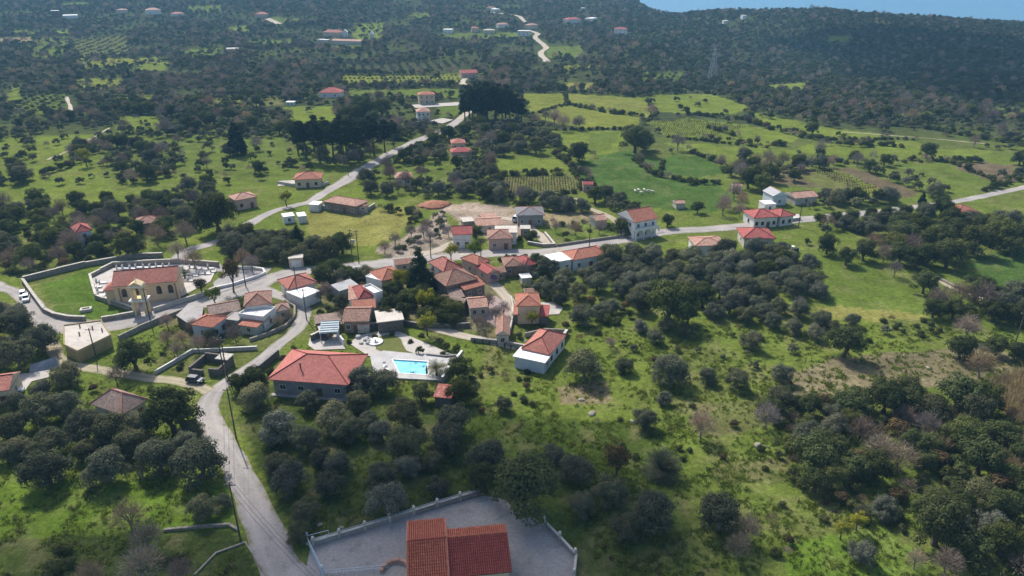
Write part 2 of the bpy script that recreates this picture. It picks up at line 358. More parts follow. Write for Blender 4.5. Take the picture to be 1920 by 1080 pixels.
# (outline as seen, colour, trees allowed 0..1, colour unevenness)
FIELDS = [
 ([(575,395),(572,440),(600,452),(700,463),(745,440),(787,402),(780,391),(712,388),(682,400),(640,398)], G_TAN, 0, .5),
 ([(918,297),(1040,297),(1066,318),(1060,328),(930,326)], G_BRIGHT, 0, .3),
 ([(928,330),(1062,326),(1100,348),(1070,362),(958,368)], G_OLIVE, 0, .7),
 ([(1065,308),(1180,282),(1195,300),(1235,332),(1345,340),(1378,372),(1340,402),(1230,392),(1120,372),(1092,345)], G_DEEP, 0, .4),  # deep green field; a faint cloud shade is put into this colour too
 ([(1192,300),(1322,290),(1362,328),(1240,333)], G_DEEP, 0, .3),  # neighbouring deep green, with the same cloud dimming painted in
 ([(975,175),(1060,175),(1210,185),(1232,208),(1185,240),(1100,242),(1000,222)], G_YEL, .0, .4),
 ([(1000,245),(1180,245),(1160,285),(1080,300),(1045,275)], G_BRIGHT, .0, .4),
 ([(1215,228),(1290,222),(1470,243),(1500,262),(1450,276),(1330,264),(1250,258)], G_BRIGHT, .0, .4),
 ([(1190,182),(1330,176),(1400,200),(1380,215),(1240,210)], G_BRIGHT, .05, .4),
 ([(1250,268),(1480,280),(1530,268),(1720,264),(1760,278),(1850,280),(1830,300),(1700,300),(1600,287),(1520,290),(1330,300)], G_BRIGHT, .0, .4),
 ([(1400,210),(1560,240),(1680,255),(1600,262),(1450,240)], G_BRIGHT, .1, .4),
 ([(1680,310),(1780,305),(1872,345),(1840,361),(1740,335)], G_MID, 0, .4),
 ([(1518,320),(1560,317),(1690,368),(1640,374)], G_YEL, 0, .4),
 ([(1556,314),(1610,318),(1730,362),(1694,368)], G_BROWN, 0, .4),
 ([(1760,300),(1900,310),(1920,340),(1880,345),(1800,318)], G_BROWN, .1, .5),
 ([(1450,312),(1520,318),(1560,350),(1480,350),(1440,335)], G_BROWN, .25, .6),
 ([(1450,448),(1560,470),(1720,530),(1820,558),(1720,592),(1560,582),(1530,500)], (.105,.148,.026), 0, .5),
 ([(1530,575),(1700,585),(1760,595),(1640,600),(1560,600)], G_TAN, .1, .6),
 ([(1800,482),(1930,468),(1930,562),(1860,556)], G_DEEP, .03, .6),
 ([(1280,450),(1330,470),(1440,540),(1400,547),(1300,500),(1250,468)], G_BRIGHT, .04, .4),
 ([(1000,440),(1030,420),(1150,415),(1160,440),(1070,458),(1030,458)], G_MID, .1, .8),
 ([(1000,400),(1120,395),(1130,410),(1030,425)], G_DRY, .15, .8),
 ([(-60,905),(430,900),(440,988),(-60,1012)], (.105,.165,.02), 0, .5),
 ([(75,535),(165,505),(180,560),(246,582),(190,597),(120,595),(90,585)], (.082,.135,.02), 0, .4),
 ([(165,500),(335,484),(345,492),(215,500)], G_MID, 0, .4),
 ([(-60,335),(150,300),(232,370),(130,402),(-60,385)], G_BRIGHT, .22, .5),
 ([(-60,262),(200,250),(130,292),(-60,312)], G_BRIGHT, .25, .5),
 ([(410,295),(560,285),(640,330),(560,350),(470,345),(400,320)], G_MID, .15, .4),
 ([(300,400),(380,395),(390,460),(330,460)], G_BRIGHT, .1, .4),
 ([(528,200),(630,198),(632,246),(560,240)], G_BRIGHT, .02, .4),
 ([(640,141),(862,138),(866,160),(640,160)], G_YEL, .1, .4),
 ([(650,170),(862,165),(862,182),(660,186)], G_MID, .03, .4),
 ([(820,200),(860,190),(860,215),(820,222)], G_MID, .1, .4),
 ([(680,300),(900,300),(920,345),(860,370),(700,360)], G_MID, .1, .5),
 ([(1432,160),(1512,155),(1512,166),(1450,172)], G_BRIGHT, 0, .3),
 ([(1550,68),(1600,66),(1590,80),(1545,80)], G_MID, .05, .3),
 ([(1020,88),(1085,86),(1100,104),(1030,108)], G_MID, .06, .5),
 ([(830,62),(1000,62),(1005,70),(840,72)], G_MID, .08, .5),
 ([(250,118),(320,116),(310,132),(255,132)], G_BRIGHT, .1, .4),
 ([(210,185),(290,178),(285,195),(215,198)], G_BRIGHT, .15, .4),
 ([(-10,72),(62,70),(66,80),(-10,82)], G_DRY, 0, .3),
 ([(620,85),(680,84),(670,92),(620,92)], G_MID, .1, .3),
 ([(120,5),(170,4),(165,12),(118,12)], G_MID, .05, .3),
 ([(500,34),(560,34),(560,42),(510,44)], G_MID, .1, .3),

 ([(135,72),(238,66),(245,104),(148,108)], G_OLIVE, 0, .4), ([(40,180),(120,176),(125,212),(30,216)], G_MID, 0, .4), ([(640,120),(860,112),(862,132),(640,138)], G_WOOD, 0, .3),
 ([(23,58),(80,57),(80,66),(20,66)], G_BRIGHT, .2, .4), ([(93,56),(130,55),(130,66),(92,66)], G_BRIGHT, .25, .4), ([(62,70),(125,70),(120,112),(66,110)], G_MID, .3, .4),
 ([(142,108),(300,106),(298,118),(145,128)], G_YEL, .3, .5), ([(337,92),(424,90),(420,108),(340,110)], G_MID, .25, .4), ([(350,11),(417,10),(415,22),(350,22)], G_MID, .2, .4),
 ([(427,48),(467,47),(467,60),(430,60)], G_BRIGHT, .25, .4), ([(463,74),(547,73),(545,86),(466,87)], G_MID, .3, .4), ([(147,148),(227,147),(225,166),(150,167)], G_YEL, .35, .4),
 ([(383,184),(533,182),(530,198),(386,199)], G_OLIVE, .4, .6), ([(220,218),(300,217),(300,246),(222,247)], G_BRIGHT, .25, .5), ([(333,262),(533,258),(530,300),(340,318)], G_MID, .12, .5),
 ([(200,255),(400,252),(330,275),(205,277)], G_MID, .35, .5), ([(660,44),(720,43),(718,72),(664,76)], G_BRIGHT, .25, .4), ([(760,24),(807,23),(806,36),(762,37)], G_MID, .25, .4),
 ([(1050,123),(1207,121),(1205,131),(1052,132)], G_YEL, .4, .5), ([(1053,156),(1113,155),(1112,167),(1055,168)], G_TAN, .15, .4), ([(1200,134),(1282,132),(1280,158),(1204,160)], G_MID, .3, .5),
 ([(1680,211),(1747,210),(1745,222),(1682,223)], G_BRIGHT, .1, .4), ([(1860,194),(1935,190),(1935,216),(1864,218)], G_MID, .3, .5), ([(20,160),(45,160),(40,185),(10,190)], G_BRIGHT, .2, .4),
 ([(1045,178),(1200,184),(1225,206),(1120,200)], (.165,.18,.04), .0, .4), ([(1110,250),(1165,248),(1150,280),(1090,290)], G_MID, .0, .3), ([(1500,330),(1560,322),(1620,350),(1560,362)], G_OLIVE, .05, .6),
 ([(1480,1012),(1650,988),(1745,1060),(1720,1100),(1480,1100)], (.10,.165,.02), .03, .5),
 ([(1470,705),(1560,672),(1700,660),(1880,640),(1915,705),(1800,728),(1640,735),(1475,745)], (.205,.172,.10), .0, 1.0),
 ([(1860,720),(1960,690),(1960,830),(1890,790)], G_REED, .03, .5),
 ([(1860,840),(1960,820),(1960,900),(1890,890)], G_REED, .06, .5),
 ([(1040,725),(1140,715),(1150,755),(1060,760)], G_DRY, .03, 1.0),
 ([(1290,760),(1450,745),(1460,800),(1300,820)], G_OLIVE, .05, 1.0),
 ([(1340,880),(1480,850),(1480,905),(1350,910)], G_OLIVE, .05, 1.0),
 ([(700,470),(760,440),(830,395),(850,440),(860,480),(740,490)], (.30,.245,.20), .05, .8),
 ([(790,385),(900,380),(960,385),(1000,420),(1000,440),(940,450),(880,440),(840,400)], (.29,.23,.18), .03, .9),
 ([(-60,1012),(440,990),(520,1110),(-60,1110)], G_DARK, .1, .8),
 ([(310,560),(420,540),(560,570),(555,610),(520,645),(300,655)], G_OLIVE, .05, .9),
 ([(300,660),(480,655),(440,705),(350,712),(290,702)], G_OLIVE, .05, 1.0),
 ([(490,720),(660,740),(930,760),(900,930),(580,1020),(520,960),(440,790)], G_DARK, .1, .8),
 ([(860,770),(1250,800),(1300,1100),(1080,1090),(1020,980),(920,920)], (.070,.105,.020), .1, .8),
 ([(640,490),(900,500),(960,560),(950,650),(880,620),(760,600),(640,600),(560,560)], (.165,.15,.085), .05, 1.0),
 ([(30,540),(60,535),(110,600),(100,640),(60,600)], (.16,.17,.06), .0, 1.0),
]
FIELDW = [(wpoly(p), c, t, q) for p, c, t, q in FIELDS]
def spaced(lo, hi, d0, k):
    r = [0.0]
    while r[-1] < max(abs(lo), abs(hi)): r.append(r[-1] + max(d0, k * r[-1]))
    a = np.array(r); return np.unique(np.concatenate([-a[(a <= -lo) & (a > 0)][::-1] if lo < 0 else a[:0], a[(a >= max(lo, 0)) & (a <= hi)]]))
gx = spaced(-3600, 3600, 1.1, 0.013)
gy = np.concatenate([np.array([-1500, -900, -500, -250, -120, -60, -20, 10, 30]), 40 + np.cumsum(np.maximum(0.9, 0.0115 * (40 + np.arange(420) * 0)))[:0]])
r = [40.0]
while r[-1] < 2750: r.append(r[-1] + max(1.0, 0.0085 * r[-1]))
gy = np.concatenate([gy, np.array(r)])
GX, GY = np.meshgrid(gx, gy); nx, ny = len(gx), len(gy)
px_, py_ = GX.ravel(), GY.ravel(); pz_ = hgt(px_, py_)
base = np.empty((len(px_), 3))
n1 = fbm(px_ / 42, py_ / 42, 3)[:, None]; n2 = fbm(px_ / 15, py_ / 15, 9)[:, None]; n3 = fbm(px_ / 5, py_ / 5, 21)[:, None]
near = np.array(G_BRIGHT) * (1 - n1) + np.array(G_MID) * n1
t = np.clip((n2 - .52) * 5, 0, 1); near = near * (1 - .55 * t) + np.array(G_OLIVE) * .55 * t
t = np.clip((n3 - .60) * 6, 0, 1); near = near * (1 - .35 * t) + np.array(G_DRY) * .35 * t
wood = np.array(G_WOOD) * (.8 + .5 * n2) + np.clip((n1 - .5) * 4, 0, 1) * (np.array(G_MID) - np.array(G_WOOD)) * .4
wf = ss(320, 450, py_)[:, None]
base = near * (1 - wf) + wood * wf
jx = px_ + (fbm(px_ / 9, py_ / 9, 51) - .5) * np.clip(py_ / 60, 0, 6); jy = py_ + (fbm(px_ / 9, py_ / 9, 77) - .5) * np.clip(py_ / 40, 0, 9)
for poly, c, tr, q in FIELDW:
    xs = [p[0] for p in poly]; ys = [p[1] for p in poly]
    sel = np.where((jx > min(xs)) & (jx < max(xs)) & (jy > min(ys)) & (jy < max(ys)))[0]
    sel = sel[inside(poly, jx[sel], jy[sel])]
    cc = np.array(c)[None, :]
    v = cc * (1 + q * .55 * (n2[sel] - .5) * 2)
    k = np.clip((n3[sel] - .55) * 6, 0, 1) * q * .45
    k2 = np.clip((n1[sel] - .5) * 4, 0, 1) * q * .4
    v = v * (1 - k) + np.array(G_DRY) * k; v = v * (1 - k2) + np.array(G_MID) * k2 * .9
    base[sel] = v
idx = np.arange(nx * ny).reshape(ny, nx)
quads = np.stack([idx[:-1, :-1], idx[:-1, 1:], idx[1:, 1:], idx[1:, :-1]], -1).reshape(-1, 4)
def np_mesh(name, verts, quads):
    me = bpy.data.meshes.new(name); me.vertices.add(len(verts)); me.vertices.foreach_set('co', np.asarray(verts, np.float32).ravel())
    me.loops.add(quads.size); me.loops.foreach_set('vertex_index', quads.ravel().astype(np.int32))
    me.polygons.add(len(quads)); me.polygons.foreach_set('loop_start', np.arange(0, quads.size, quads.shape[1], dtype=np.int32))
    me.polygons.foreach_set('loop_total', np.full(len(quads), quads.shape[1], np.int32))
    me.update(calc_edges=True); return me
gme = np_mesh('ground', np.stack([px_, py_, pz_], 1), quads)
ca = gme.color_attributes.new('cover', 'FLOAT_COLOR', 'POINT')
ca.data.foreach_set('color', np.concatenate([np.clip(base, 0, 1), np.ones((len(base), 1))], 1).astype(np.float32).ravel())
gme.polygons.foreach_set('use_smooth', np.ones(len(quads), bool))
def ground_mat():
    m, nt, out = _new('meadow_ground')
    at_ = N(nt, 'ShaderNodeAttribute', attribute_name='cover'); tc = N(nt, 'ShaderNodeTexCoord'); v = tc.outputs['Object']
    a = mapr(nt, noise(nt, 0.9, 5, v, .7), 0.3, 0.7, .60, 1.38); b = mapr(nt, noise(nt, 0.16, 4, v), 0.32, 0.68, .80, 1.2)
    ml0 = N(nt, 'ShaderNodeMath', operation='MULTIPLY'); nt.links.new(a, ml0.inputs[0]); nt.links.new(b, ml0.inputs[1])
    fg = mapr(nt, noise(nt, 3.2, 3, v, .7), .3, .7, .72, 1.26); ml = N(nt, 'ShaderNodeMath', operation='MULTIPLY'); nt.links.new(ml0.outputs[0], ml.inputs[0]); nt.links.new(fg, ml.inputs[1])
    c = N(nt, 'ShaderNodeVectorMath', operation='SCALE'); nt.links.new(at_.outputs['Color'], c.inputs[0]); nt.links.new(ml.outputs[0], c.inputs['Scale'])
    dry = mixc(nt, mapr(nt, noise(nt, 0.38, 5, v, .7), .56, .72, 0, .45), c.outputs[0], (.19,.155,.075))
    dk = mixc(nt, mapr(nt, noise(nt, 0.55, 4, v, .65), .55, .70, 0, .5), dry, (.04,.062,.016))
    bs = N(nt, 'ShaderNodeBsdfDiffuse'); nt.links.new(dk, bs.inputs[0])
    bm = N(nt, 'ShaderNodeBump'); bm.inputs['Strength'].default_value = .75; bm.inputs['Distance'].default_value = .55
    nt.links.new(noise(nt, 0.8, 6, v, .7), bm.inputs['Height']); nt.links.new(bm.outputs[0], bs.inputs['Normal'])
    nt.links.new(bs.outputs[0], out.inputs[0]); return m
gme.materials.append(ground_mat())
tag(put('ground', gme), kind='structure')

# sea beyond the ridge
def sea_mat():
    m, nt, out = _new('sea_water'); tc = N(nt, 'ShaderNodeTexCoord')
    b = N(nt, 'ShaderNodeBsdfPrincipled'); b.inputs['Base Color'].default_value = (.010,.10,.19,1); b.inputs['Roughness'].default_value = .18
    bm = N(nt, 'ShaderNodeBump'); bm.inputs['Strength'].default_value = .6; bm.inputs['Distance'].default_value = 1.5
    nt.links.new(noise(nt, 0.03, 5, tc.outputs['Object']), bm.inputs['Height']); nt.links.new(bm.outputs[0], b.inputs['Normal'])
    nt.links.new(b.outputs[0], out.inputs[0]); return m
SEA_Z = -230.0
sea = MB().face([(-45000,-1400,SEA_Z),(45000,-1400,SEA_Z),(45000,50000,SEA_Z),(-45000,50000,SEA_Z)]).build('sea', sea_mat())
tag(sea, kind='structure')

# ------------------------------------------------------------------ roads, yards
BLOCK = []      # (polyline, half width) and footprints kept free of trees
FOOT = []
def smooth_line(pts, step=2.0):
    P = [Vector((p[0], p[1])) for p in pts]; P = [P[0] * 2 - P[1]] + P + [P[-1] * 2 - P[-2]]; out = []
    for i in range(1, len(P) - 2):
        n = max(2, int((P[i+1] - P[i]).length / step))
        for k in range(n):
            t = k / n; a, b, c, d = P[i-1], P[i], P[i+1], P[i+2]
            out.append(0.5 * ((2*b) + (c - a) * t + (2*a - 5*b + 4*c - d) * t*t + (3*b - a - 3*c + d) * t**3))
    out.append(P[-2]); return out
_lev = [0]
def level():
    _lev[0] += 1; return 0.03 + 0.006 * _lev[0]
def road(name, pix, width, mat, widths=None):
    pts = [at(*p) for p in pix]; line = smooth_line(pts, 2.0 if pts[0].y < 400 else 6.0); off = level()
    m = MB(); L = []; R = []; n = len(line)
    for i, p in enumerate(line):
        d = (line[min(i+1, n-1)] - line[max(i-1, 0)]).normalized(); nrm = Vector((-d.y, d.x))
        w = width if not widths else np.interp(i / (n-1), np.linspace(0, 1, len(widths)), widths)
        j = (float(vnoise(i*.45, 3.1, 5)) - .5) * 1.1; k = (float(vnoise(i*.45, 9.7, 8)) - .5) * 1.1
        a = p + nrm * (w/2 + j); b = p - nrm * (w/2 + k); e = off + max(0, p.y - 420) * .0012
        L.append(Vector((a.x, a.y, hz(a.x, a.y) + e))); R.append(Vector((b.x, b.y, hz(b.x, b.y) + e)))
    c = [Vector((p.x, p.y, hz(p.x, p.y) + off + .03 + max(0, p.y - 420) * .0012)) for p in line]
    for i in range(n - 1): m.face([R[i], R[i+1], c[i+1], c[i]], [(1,i),(1,i+1),(0,i+1),(0,i)]); m.face([c[i], c[i+1], L[i+1], L[i]], [(0,i),(0,i+1),(1,i+1),(1,i)])
    BLOCK.append((line, width / 2 + .6))
    return tag(m.build(name, mat, weld=True), kind='structure')
def patch(name, pix, mat, dz=0.0, kind='structure', pts=None):
    P = pts or [at(*p) for p in pix]; off = level() + dz; m = MB()
    poly = [(p[0], p[1]) for p in P]; n = len(poly)
    a = sum(poly[i][0]*poly[(i+1)%n][1]-poly[(i+1)%n][0]*poly[i][1] for i in range(n))
    if a < 0: poly = poly[::-1]
    m.face([(x, y, hz(x, y) + off) for x, y in poly])
    FOOT.append(poly)
    o = m.build(name, mat)
    b = bmesh.new(); b.from_mesh(o.data); bmesh.ops.triangulate(b, faces=b.faces); b.to_mesh(o.data); b.free()
    return tag(o, kind=kind)
road('road', [(585,1180),(530,1080),(487,975),(458,905),(425,845),(398,805),(390,768),(402,736),(440,706),(480,680),(512,655),(548,627),(563,608),(570,588),(558,568),(530,557),(488,541)], 4.6, M['asphalt'], [7.5,7.2,6.4,5.6,5.2,5.0,5.2,5.0,4.2,3.8,3.8,3.6,3.6,3.6,3.8,4,4.5])
road('road', [(-30,528),(40,552),(72,588),(105,607),(160,612),(225,606),(275,593),(340,577),(410,558),(470,540),(512,520),(560,508),(620,505),(700,496),(790,487),(873,479),(940,474),(1010,474),(1070,465),(1150,452),(1250,435),(1335,429),(1420,421),(1510,411),(1600,402),(1700,390),(1800,376),(1880,360),(1960,342)], 6.2, M['asphalt'], [4,4.4,5.5,8,8.5,8,7.5,7,7,8,8,7,6.5,6.5,6.5,6,6,6.5,6.5,6,5.5,5,4.6,4.4,4.2,4.2,4.2,4.2])
road('road', [(505,508),(455,506),(410,503),(365,495),(335,486),(352,470),(388,459),(420,448),(473,417),(510,397),(550,386),(582,378),(618,355),(645,341),(672,323),(722,294),(780,265),(832,244),(862,224)], 6.2, M['asphalt'], [6,6,5,5,5,4.5,4.5,5,6.5,7,7,7,6.5,6.5,6.5,6,6,6,6])
road('lane', [(872,476),(888,492),(905,512),(925,532),(945,552),(957,573),(956,592),(948,612)], 3.4, M['lane_gravel'])
road('lane', [(873,479),(868,462),(850,455),(820,470),(780,478)], 4, M['lane_gravel'])
road('lane', [(96,640),(99,655),(127,680),(187,693),(267,707),(353,719),(392,735)], 3.2, M['lane_track'])
road('lane', [(800,614),(845,624),(884,632),(925,640),(970,651)], 3.4, M['lane_gravel'])
road('lane', [(1030,462),(1018,447),(1000,432),(985,420),(965,412),(930,408)], 3.6, M['lane_gravel'])
road('lane', [(1075,372),(1100,388),(1140,405),(1160,420)], 3, M['lane_track'])
road('lane', [(862,224),(885,205),(900,190),(880,165),(866,155),(874,145),(868,136)], 5, M['lane_gravel'])
road('lane', [(1026,117),(1014,100),(1024,90),(1004,72),(1008,64),(990,58)], 7, M['lane_gravel'])
road('lane', [(985,45),(978,36),(965,30),(900,22),(890,20)], 7, M['lane_gravel'])
road('lane', [(135,212),(131,200),(124,182)], 2.6, M['lane_gravel'])
road('lane', [(525,46),(510,40),(502,36)], 9, M['lane_gravel'])
road('lane', [(90,300),(150,272),(205,240)], 2, M['lane_track'])
road('lane', [(1580,248),(1720,258),(1850,270)], 1.8, M['lane_track'])
road('lane', [(1740,515),(1800,545),(1850,560)], 3, M['lane_track'])

patch('yard', [(583,1022),(905,930),(938,935),(1022,985),(1080,1046),(1082,1140),(560,1140)], M['concrete_yard'])
patch('courtyard', [(178,560),(172,522),(212,502),(340,495),(408,500),(395,528),(330,562),(262,590),(246,584)], M['paving'])
patch('plaza', [(400,530),(425,512),(500,508),(500,520),(455,535),(405,552)], M['concrete'])
patch('courtyard', [(583,628),(640,628),(648,655),(590,657),(578,648)], M['paving'])
patch('gravel_garden', [(655,645),(672,630),(735,617),(862,671),(835,690),(690,668)], M['paving'])
patch('lawn', [(703,640),(712,632),(725,629),(742,631),(752,637),(756,648),(762,658),(782,666),(760,667),(725,664),(705,656)], surface('lawn_grass', (.135,.145,.035), (.105,.125,.03), .6, fine=4, var=.2), dz=.03)
patch('patio', [(-60,712),(0,704),(62,700),(95,690),(92,708),(60,716),(48,732),(-60,742)], M['paving'])
patch('patio', [(1014,568),(1036,567),(1056,578),(1048,590),(1012,592)], M['paving'])
patch('patio', [(655,603),(640,610),(590,612),(590,600),(640,590)], M['gravel_path'])
patch('patio', [(878,562),(930,556),(952,572),(956,592),(948,618),(932,616),(884,585)], surface('pink_paving', (.42,.32,.30), (.34,.26,.25), .4, fine=4))
patch('forecourt', [(1030,500),(1015,490),(1040,478),(1075,470),(1050,466),(1012,478)], M['gravel_path'])
patch('forecourt', [(1160,440),(1178,432),(1240,430),(1246,436),(1180,448)], M['concrete'])
patch('forecourt', [(1395,395),(1408,418),(1500,410),(1498,402),(1414,408)], M['paving'])
patch('forecourt', [(570,345),(520,350),(525,340),(560,338)], M['paving'])
patch('forecourt', [(800,228),(830,232),(850,225),(830,222)], M['paving'])
patch('forecourt', [(770,197),(860,192),(862,198),(780,203)], M['paving'])

# ------------------------------------------------------------------ boundary walls
def wall(name, label, pix, h, t, mat, cap=None, cat='wall', group=None, closed=False):
    pts = [at(*p) for p in pix]; line = [(p.x, p.y) for p in pts]
    o0 = Vector((line[0][0], line[0][1], hz(*line[0]))); root = empty(name, o0)
    m = MB(); c = MB(); n = len(line)
    for i in range(n - 1):
        a = Vector(line[i]); b = Vector(line[i+1]); d = (b - a).normalized(); q = Vector((-d.y, d.x)) * t / 2
        z0 = hz(*a) - .4 - o0.z; h1 = h * (1 + .08 * math.sin(i * 2.3)); ex = d * (t * .35) * (1 if i % 2 else .98)
        a2 = a - ex - o0.xy; b2 = b + ex - o0.xy
        m.prism([(a2 + q)[:], (b2 + q)[:], (b2 - q)[:], (a2 - q)[:]], z0, z0 + .4 + h1 + .003 * i)
        if cap: 
            q2 = q * 1.35; c.prism([(a2 + q2)[:], (b2 + q2)[:], (b2 - q2)[:], (a2 - q2)[:]], z0 + .4 + h1 + .004 * i + .004, z0 + .5 + h1 + .004 * i)
    m.build('wall_body', mat, root)
    if cap: c.build('coping', cap, root)
    BLOCK.append(([Vector(p) for p in line], t))
    return tag(root, label, cat, group)
wall('field_wall', 'long low stone wall along the back of the green beside the church', [(46,528),(110,512),(160,500),(235,487),(275,484),(305,483)], 1.6, .55, M['stone_wall'], M['pale_wall'])
wall('field_wall', 'curved stone wall along the lane around the green beside the church', [(44,529),(62,555),(84,585),(105,595),(130,600),(160,601)], 1.2, .55, M['stone_wall'], M['pale_wall'])
wall('churchyard_wall', 'stone wall with pale top between the green and the church', [(262,588),(240,580),(198,566),(181,560),(175,540),(170,521),(190,511),(210,501)], 1.3, .5, M['stone_wall'], M['pale_wall'])
wall('churchyard_wall', 'straight wall behind the white graves of the churchyard', [(212,500),(270,497),(338,494),(372,497),(410,500)], 1.5, .5, M['stone_wall'], M['pale_wall'])
wall('churchyard_wall', 'roadside wall in front of the church left of the bell gate', [(193,602),(225,597),(260,591)], 1.2, .5, M['stone_wall'], M['pale_wall'])
wall('churchyard_wall', 'roadside wall running right from the bell gate to the square', [(290,585),(330,572),(372,559),(400,546)], 1.2, .5, M['pale_wall'], M['paving'])
wall('churchyard_wall', 'white kerb wall around the small square with the pole', [(400,544),(440,535),(480,522),(497,515),(494,508),(470,504),(445,504)], .9, .6, M['white'])
wall('garden_wall', 'thin white wall turning a corner around the ruined foundation', [(292,702),(330,680),(362,661),(420,659),(482,656)], .9, .3, M['pale_wall'], M['white'])
wall('retaining_wall', 'grey retaining wall beside the lane above the red roofed villa', [(452,718),(490,695),(522,668)], 1.7, .5, M['dark_stone'], M['concrete'])
wall('garden_wall', 'low stone wall bordering the curved lane at the village bend', [(470,640),(505,628),(535,615),(553,595),(553,578),(535,567)], .9, .5, M['stone_wall'])
wall('garden_wall', 'stone wall below the church road above the rough garden', [(225,638),(262,620),(310,600),(345,586)], 1.4, .5, M['stone_wall'])
wall('garden_wall', 'white wall on the right of the blue carport courtyard', [(636,618),(633,635),(645,648)], 1.6, .4, M['white'])
wall('garden_wall', 'stone terrace wall at the head of the carport courtyard', [(585,640),(602,632),(597,618)], 1.8, .5, M['dark_stone'], M['pale_wall'])
wall('garden_wall', 'dark stone wall behind the gravel garden of the pool', [(668,620),(700,617),(736,613)], 1.6, .4, M['dark_stone'], M['pale_wall'])
wall('garden_wall', 'white side wall of the pool terrace sloping down to the rusty shed', [(866,668),(848,692),(830,718)], 1.5, .4, M['concrete'], M['white'])
wall('garden_wall', 'low grey wall between the pool terrace and the gravel garden', [(800,668),(835,672),(862,670)], .8, .35, M['concrete'])
wall('garden_wall', 'dark wall below the shrubs along the driveway to the white house', [(742,606),(790,615),(835,616),(880,613)], 1.3, .5, M['dark_stone'], M['stone_wall'])
wall('garden_wall', 'stone wall along the near side of the driveway with small cypresses', [(884,640),(930,645),(985,655)], 1.1, .4, M['stone_wall'], M['paving'])
wall('garden_wall', 'pillared stone wall on the right of the white and red house', [(1062,628),(1044,655),(1028,684)], 1.4, .5, M['stone_wall'], M['pale_wall'])
wall('garden_wall', 'low stone wall behind the white and red house', [(985,632),(1020,624),(1064,626)], 1.2, .4, M['stone_wall'])
wall('garden_wall', 'stone wall along the right side of the sunny lane', [(958,562),(962,580),(960,605),(955,630)], 1.2, .4, M['pale_wall'])
wall('garden_wall', 'long roadside wall in front of the long low tiled house', [(595,392),(640,397),(680,402),(703,388)], 1.6, .4, M['stone_wall'], M['pale_wall'])
wall('garden_wall', 'enclosure wall in front of the orange hipped house by the north road', [(522,345),(550,350),(600,350),(617,345)], 1.3, .4, M['pale_wall'])
wall('roadside_wall', 'low roadside wall below the square drive of the grey roofed house', [(990,458),(1020,463),(1040,462),(1022,440)], 1.0, .5, M['stone_wall'], M['pale_wall'])
wall('roadside_wall', 'long low stone wall on the far side of the village road', [(1045,462),(1100,454),(1160,446)], .9, .5, M['stone_wall'])
wall('roadside_wall', 'pale wall with pillars in front of the white house with red gables', [(1400,400),(1418,420),(1460,418),(1500,412)], 1.1, .4, M['pale_wall'], M['white'])
wall('field_wall', 'rough field wall dividing the shaded lower corner from the meadow', [(310,996),(370,990),(430,986),(446,995)], .5, .45, M['stone_wall'])
wall('field_wall', 'low pale concrete edge of the bottom plot by the road', [(366,1078),(405,1038),(460,1018),(520,1110)], .25, .25, M['stone_wall'])
wall('field_wall', 'dark stone wall climbing behind the rose coloured dry field', [(1742,515),(1790,540),(1840,556)], .8, .5, M['stone_wall'])

# ------------------------------------------------------------------ houses
WINC = {}
def window_meshes(w, h, fm, arch=False):
    k = (round(w, 2), round(h, 2), fm, arch)
    if k in WINC: return WINC[k]
    t = .09; f = MB()                       # plane of the wall is y = 0, outside is -y
    f.box(-w/2, -w/2+t, -.07, .03, 0, h); f.box(w/2-t, w/2, -.07, .03, 0, h)
    f.box(-w/2+t, w/2-t, -.068, .03, h-t, h); f.box(-w/2+t, w/2-t, -.068, .03, 0, t); f.box(-.03, .03, -.06, .02, t, h-t)
    if arch:
        n = 8; r = w/2
        for i in range(n):
            a0, a1 = math.pi*i/n, math.pi*(i+1)/n
            q = [(r*math.cos(a0), h + r*math.sin(a0)), (r*math.cos(a1), h + r*math.sin(a1)), ((r-t)*math.cos(a1), h + (r-t)*math.sin(a1)), ((r-t)*math.cos(a0), h + (r-t)*math.sin(a0))]
            f.face([(x, -.07, z) for x, z in q][::-1]); f.face([(q[0][0], -.07, q[0][1]), (q[1][0], -.07, q[1][1]), (q[1][0], .03, q[1][1]), (q[0][0], .03, q[0][1])])
    g = MB(); g.box(-w/2+t, -.03, -.03, .02, t, h-t); g.box(.03, w/2-t, -.03, .02, t, h-t)
    if arch: g.face([((w/2-t)*math.cos(math.pi*i/8), -.03, h + (w/2-t)*math.sin(math.pi*i/8)) for i in range(9)][::-1])
    s = MB(); s.box(-w/2-.12, w/2+.12, -.16, .02, -.1, -.004)
    WINC[k] = (f.mesh('window', M[fm]), g.mesh('pane', M['glass']), s.mesh('sill', M['pale_wall'])); return WINC[k]
def add_window(root, x, y, z, rz, w=1.1, h=1.3, fm='frame', fine=True, arch=False):
    a, b, c = window_meshes(w, h, fm, arch)
    o = put('window', a, root); o.location = (x, y, z); o.rotation_euler = (0, 0, rz)
    put('pane', b, o)
    if fine: put('sill', c, o)
    return o
DOORC = {}
def add_door(root, x, y, z, rz, w=1.1, h=2.1, mat='door'):
    k = (w, h, mat)
    if k not in DOORC:
        m = MB(); m.box(-w/2, w/2, -.06, .03, 0, h); m.box(-w/2-.08, -w/2-.002, -.1, .03, 0, h+.08); m.box(w/2+.002, w/2+.08, -.1, .03, 0, h+.08); m.box(-w/2, w/2, -.1, .03, h+.002, h+.08)
        hd = MB(); hd.box(w/2-.2, w/2-.12, -.12, -.062, h*.45, h*.5)
        DOORC[k] = (m.mesh('door', M[mat]), hd.mesh('handle', M['metal']))
    o = put('door', DOORC[k][0], root); o.location = (x, y, z); o.rotation_euler = (0, 0, rz); put('handle', DOORC[k][1], o); return o
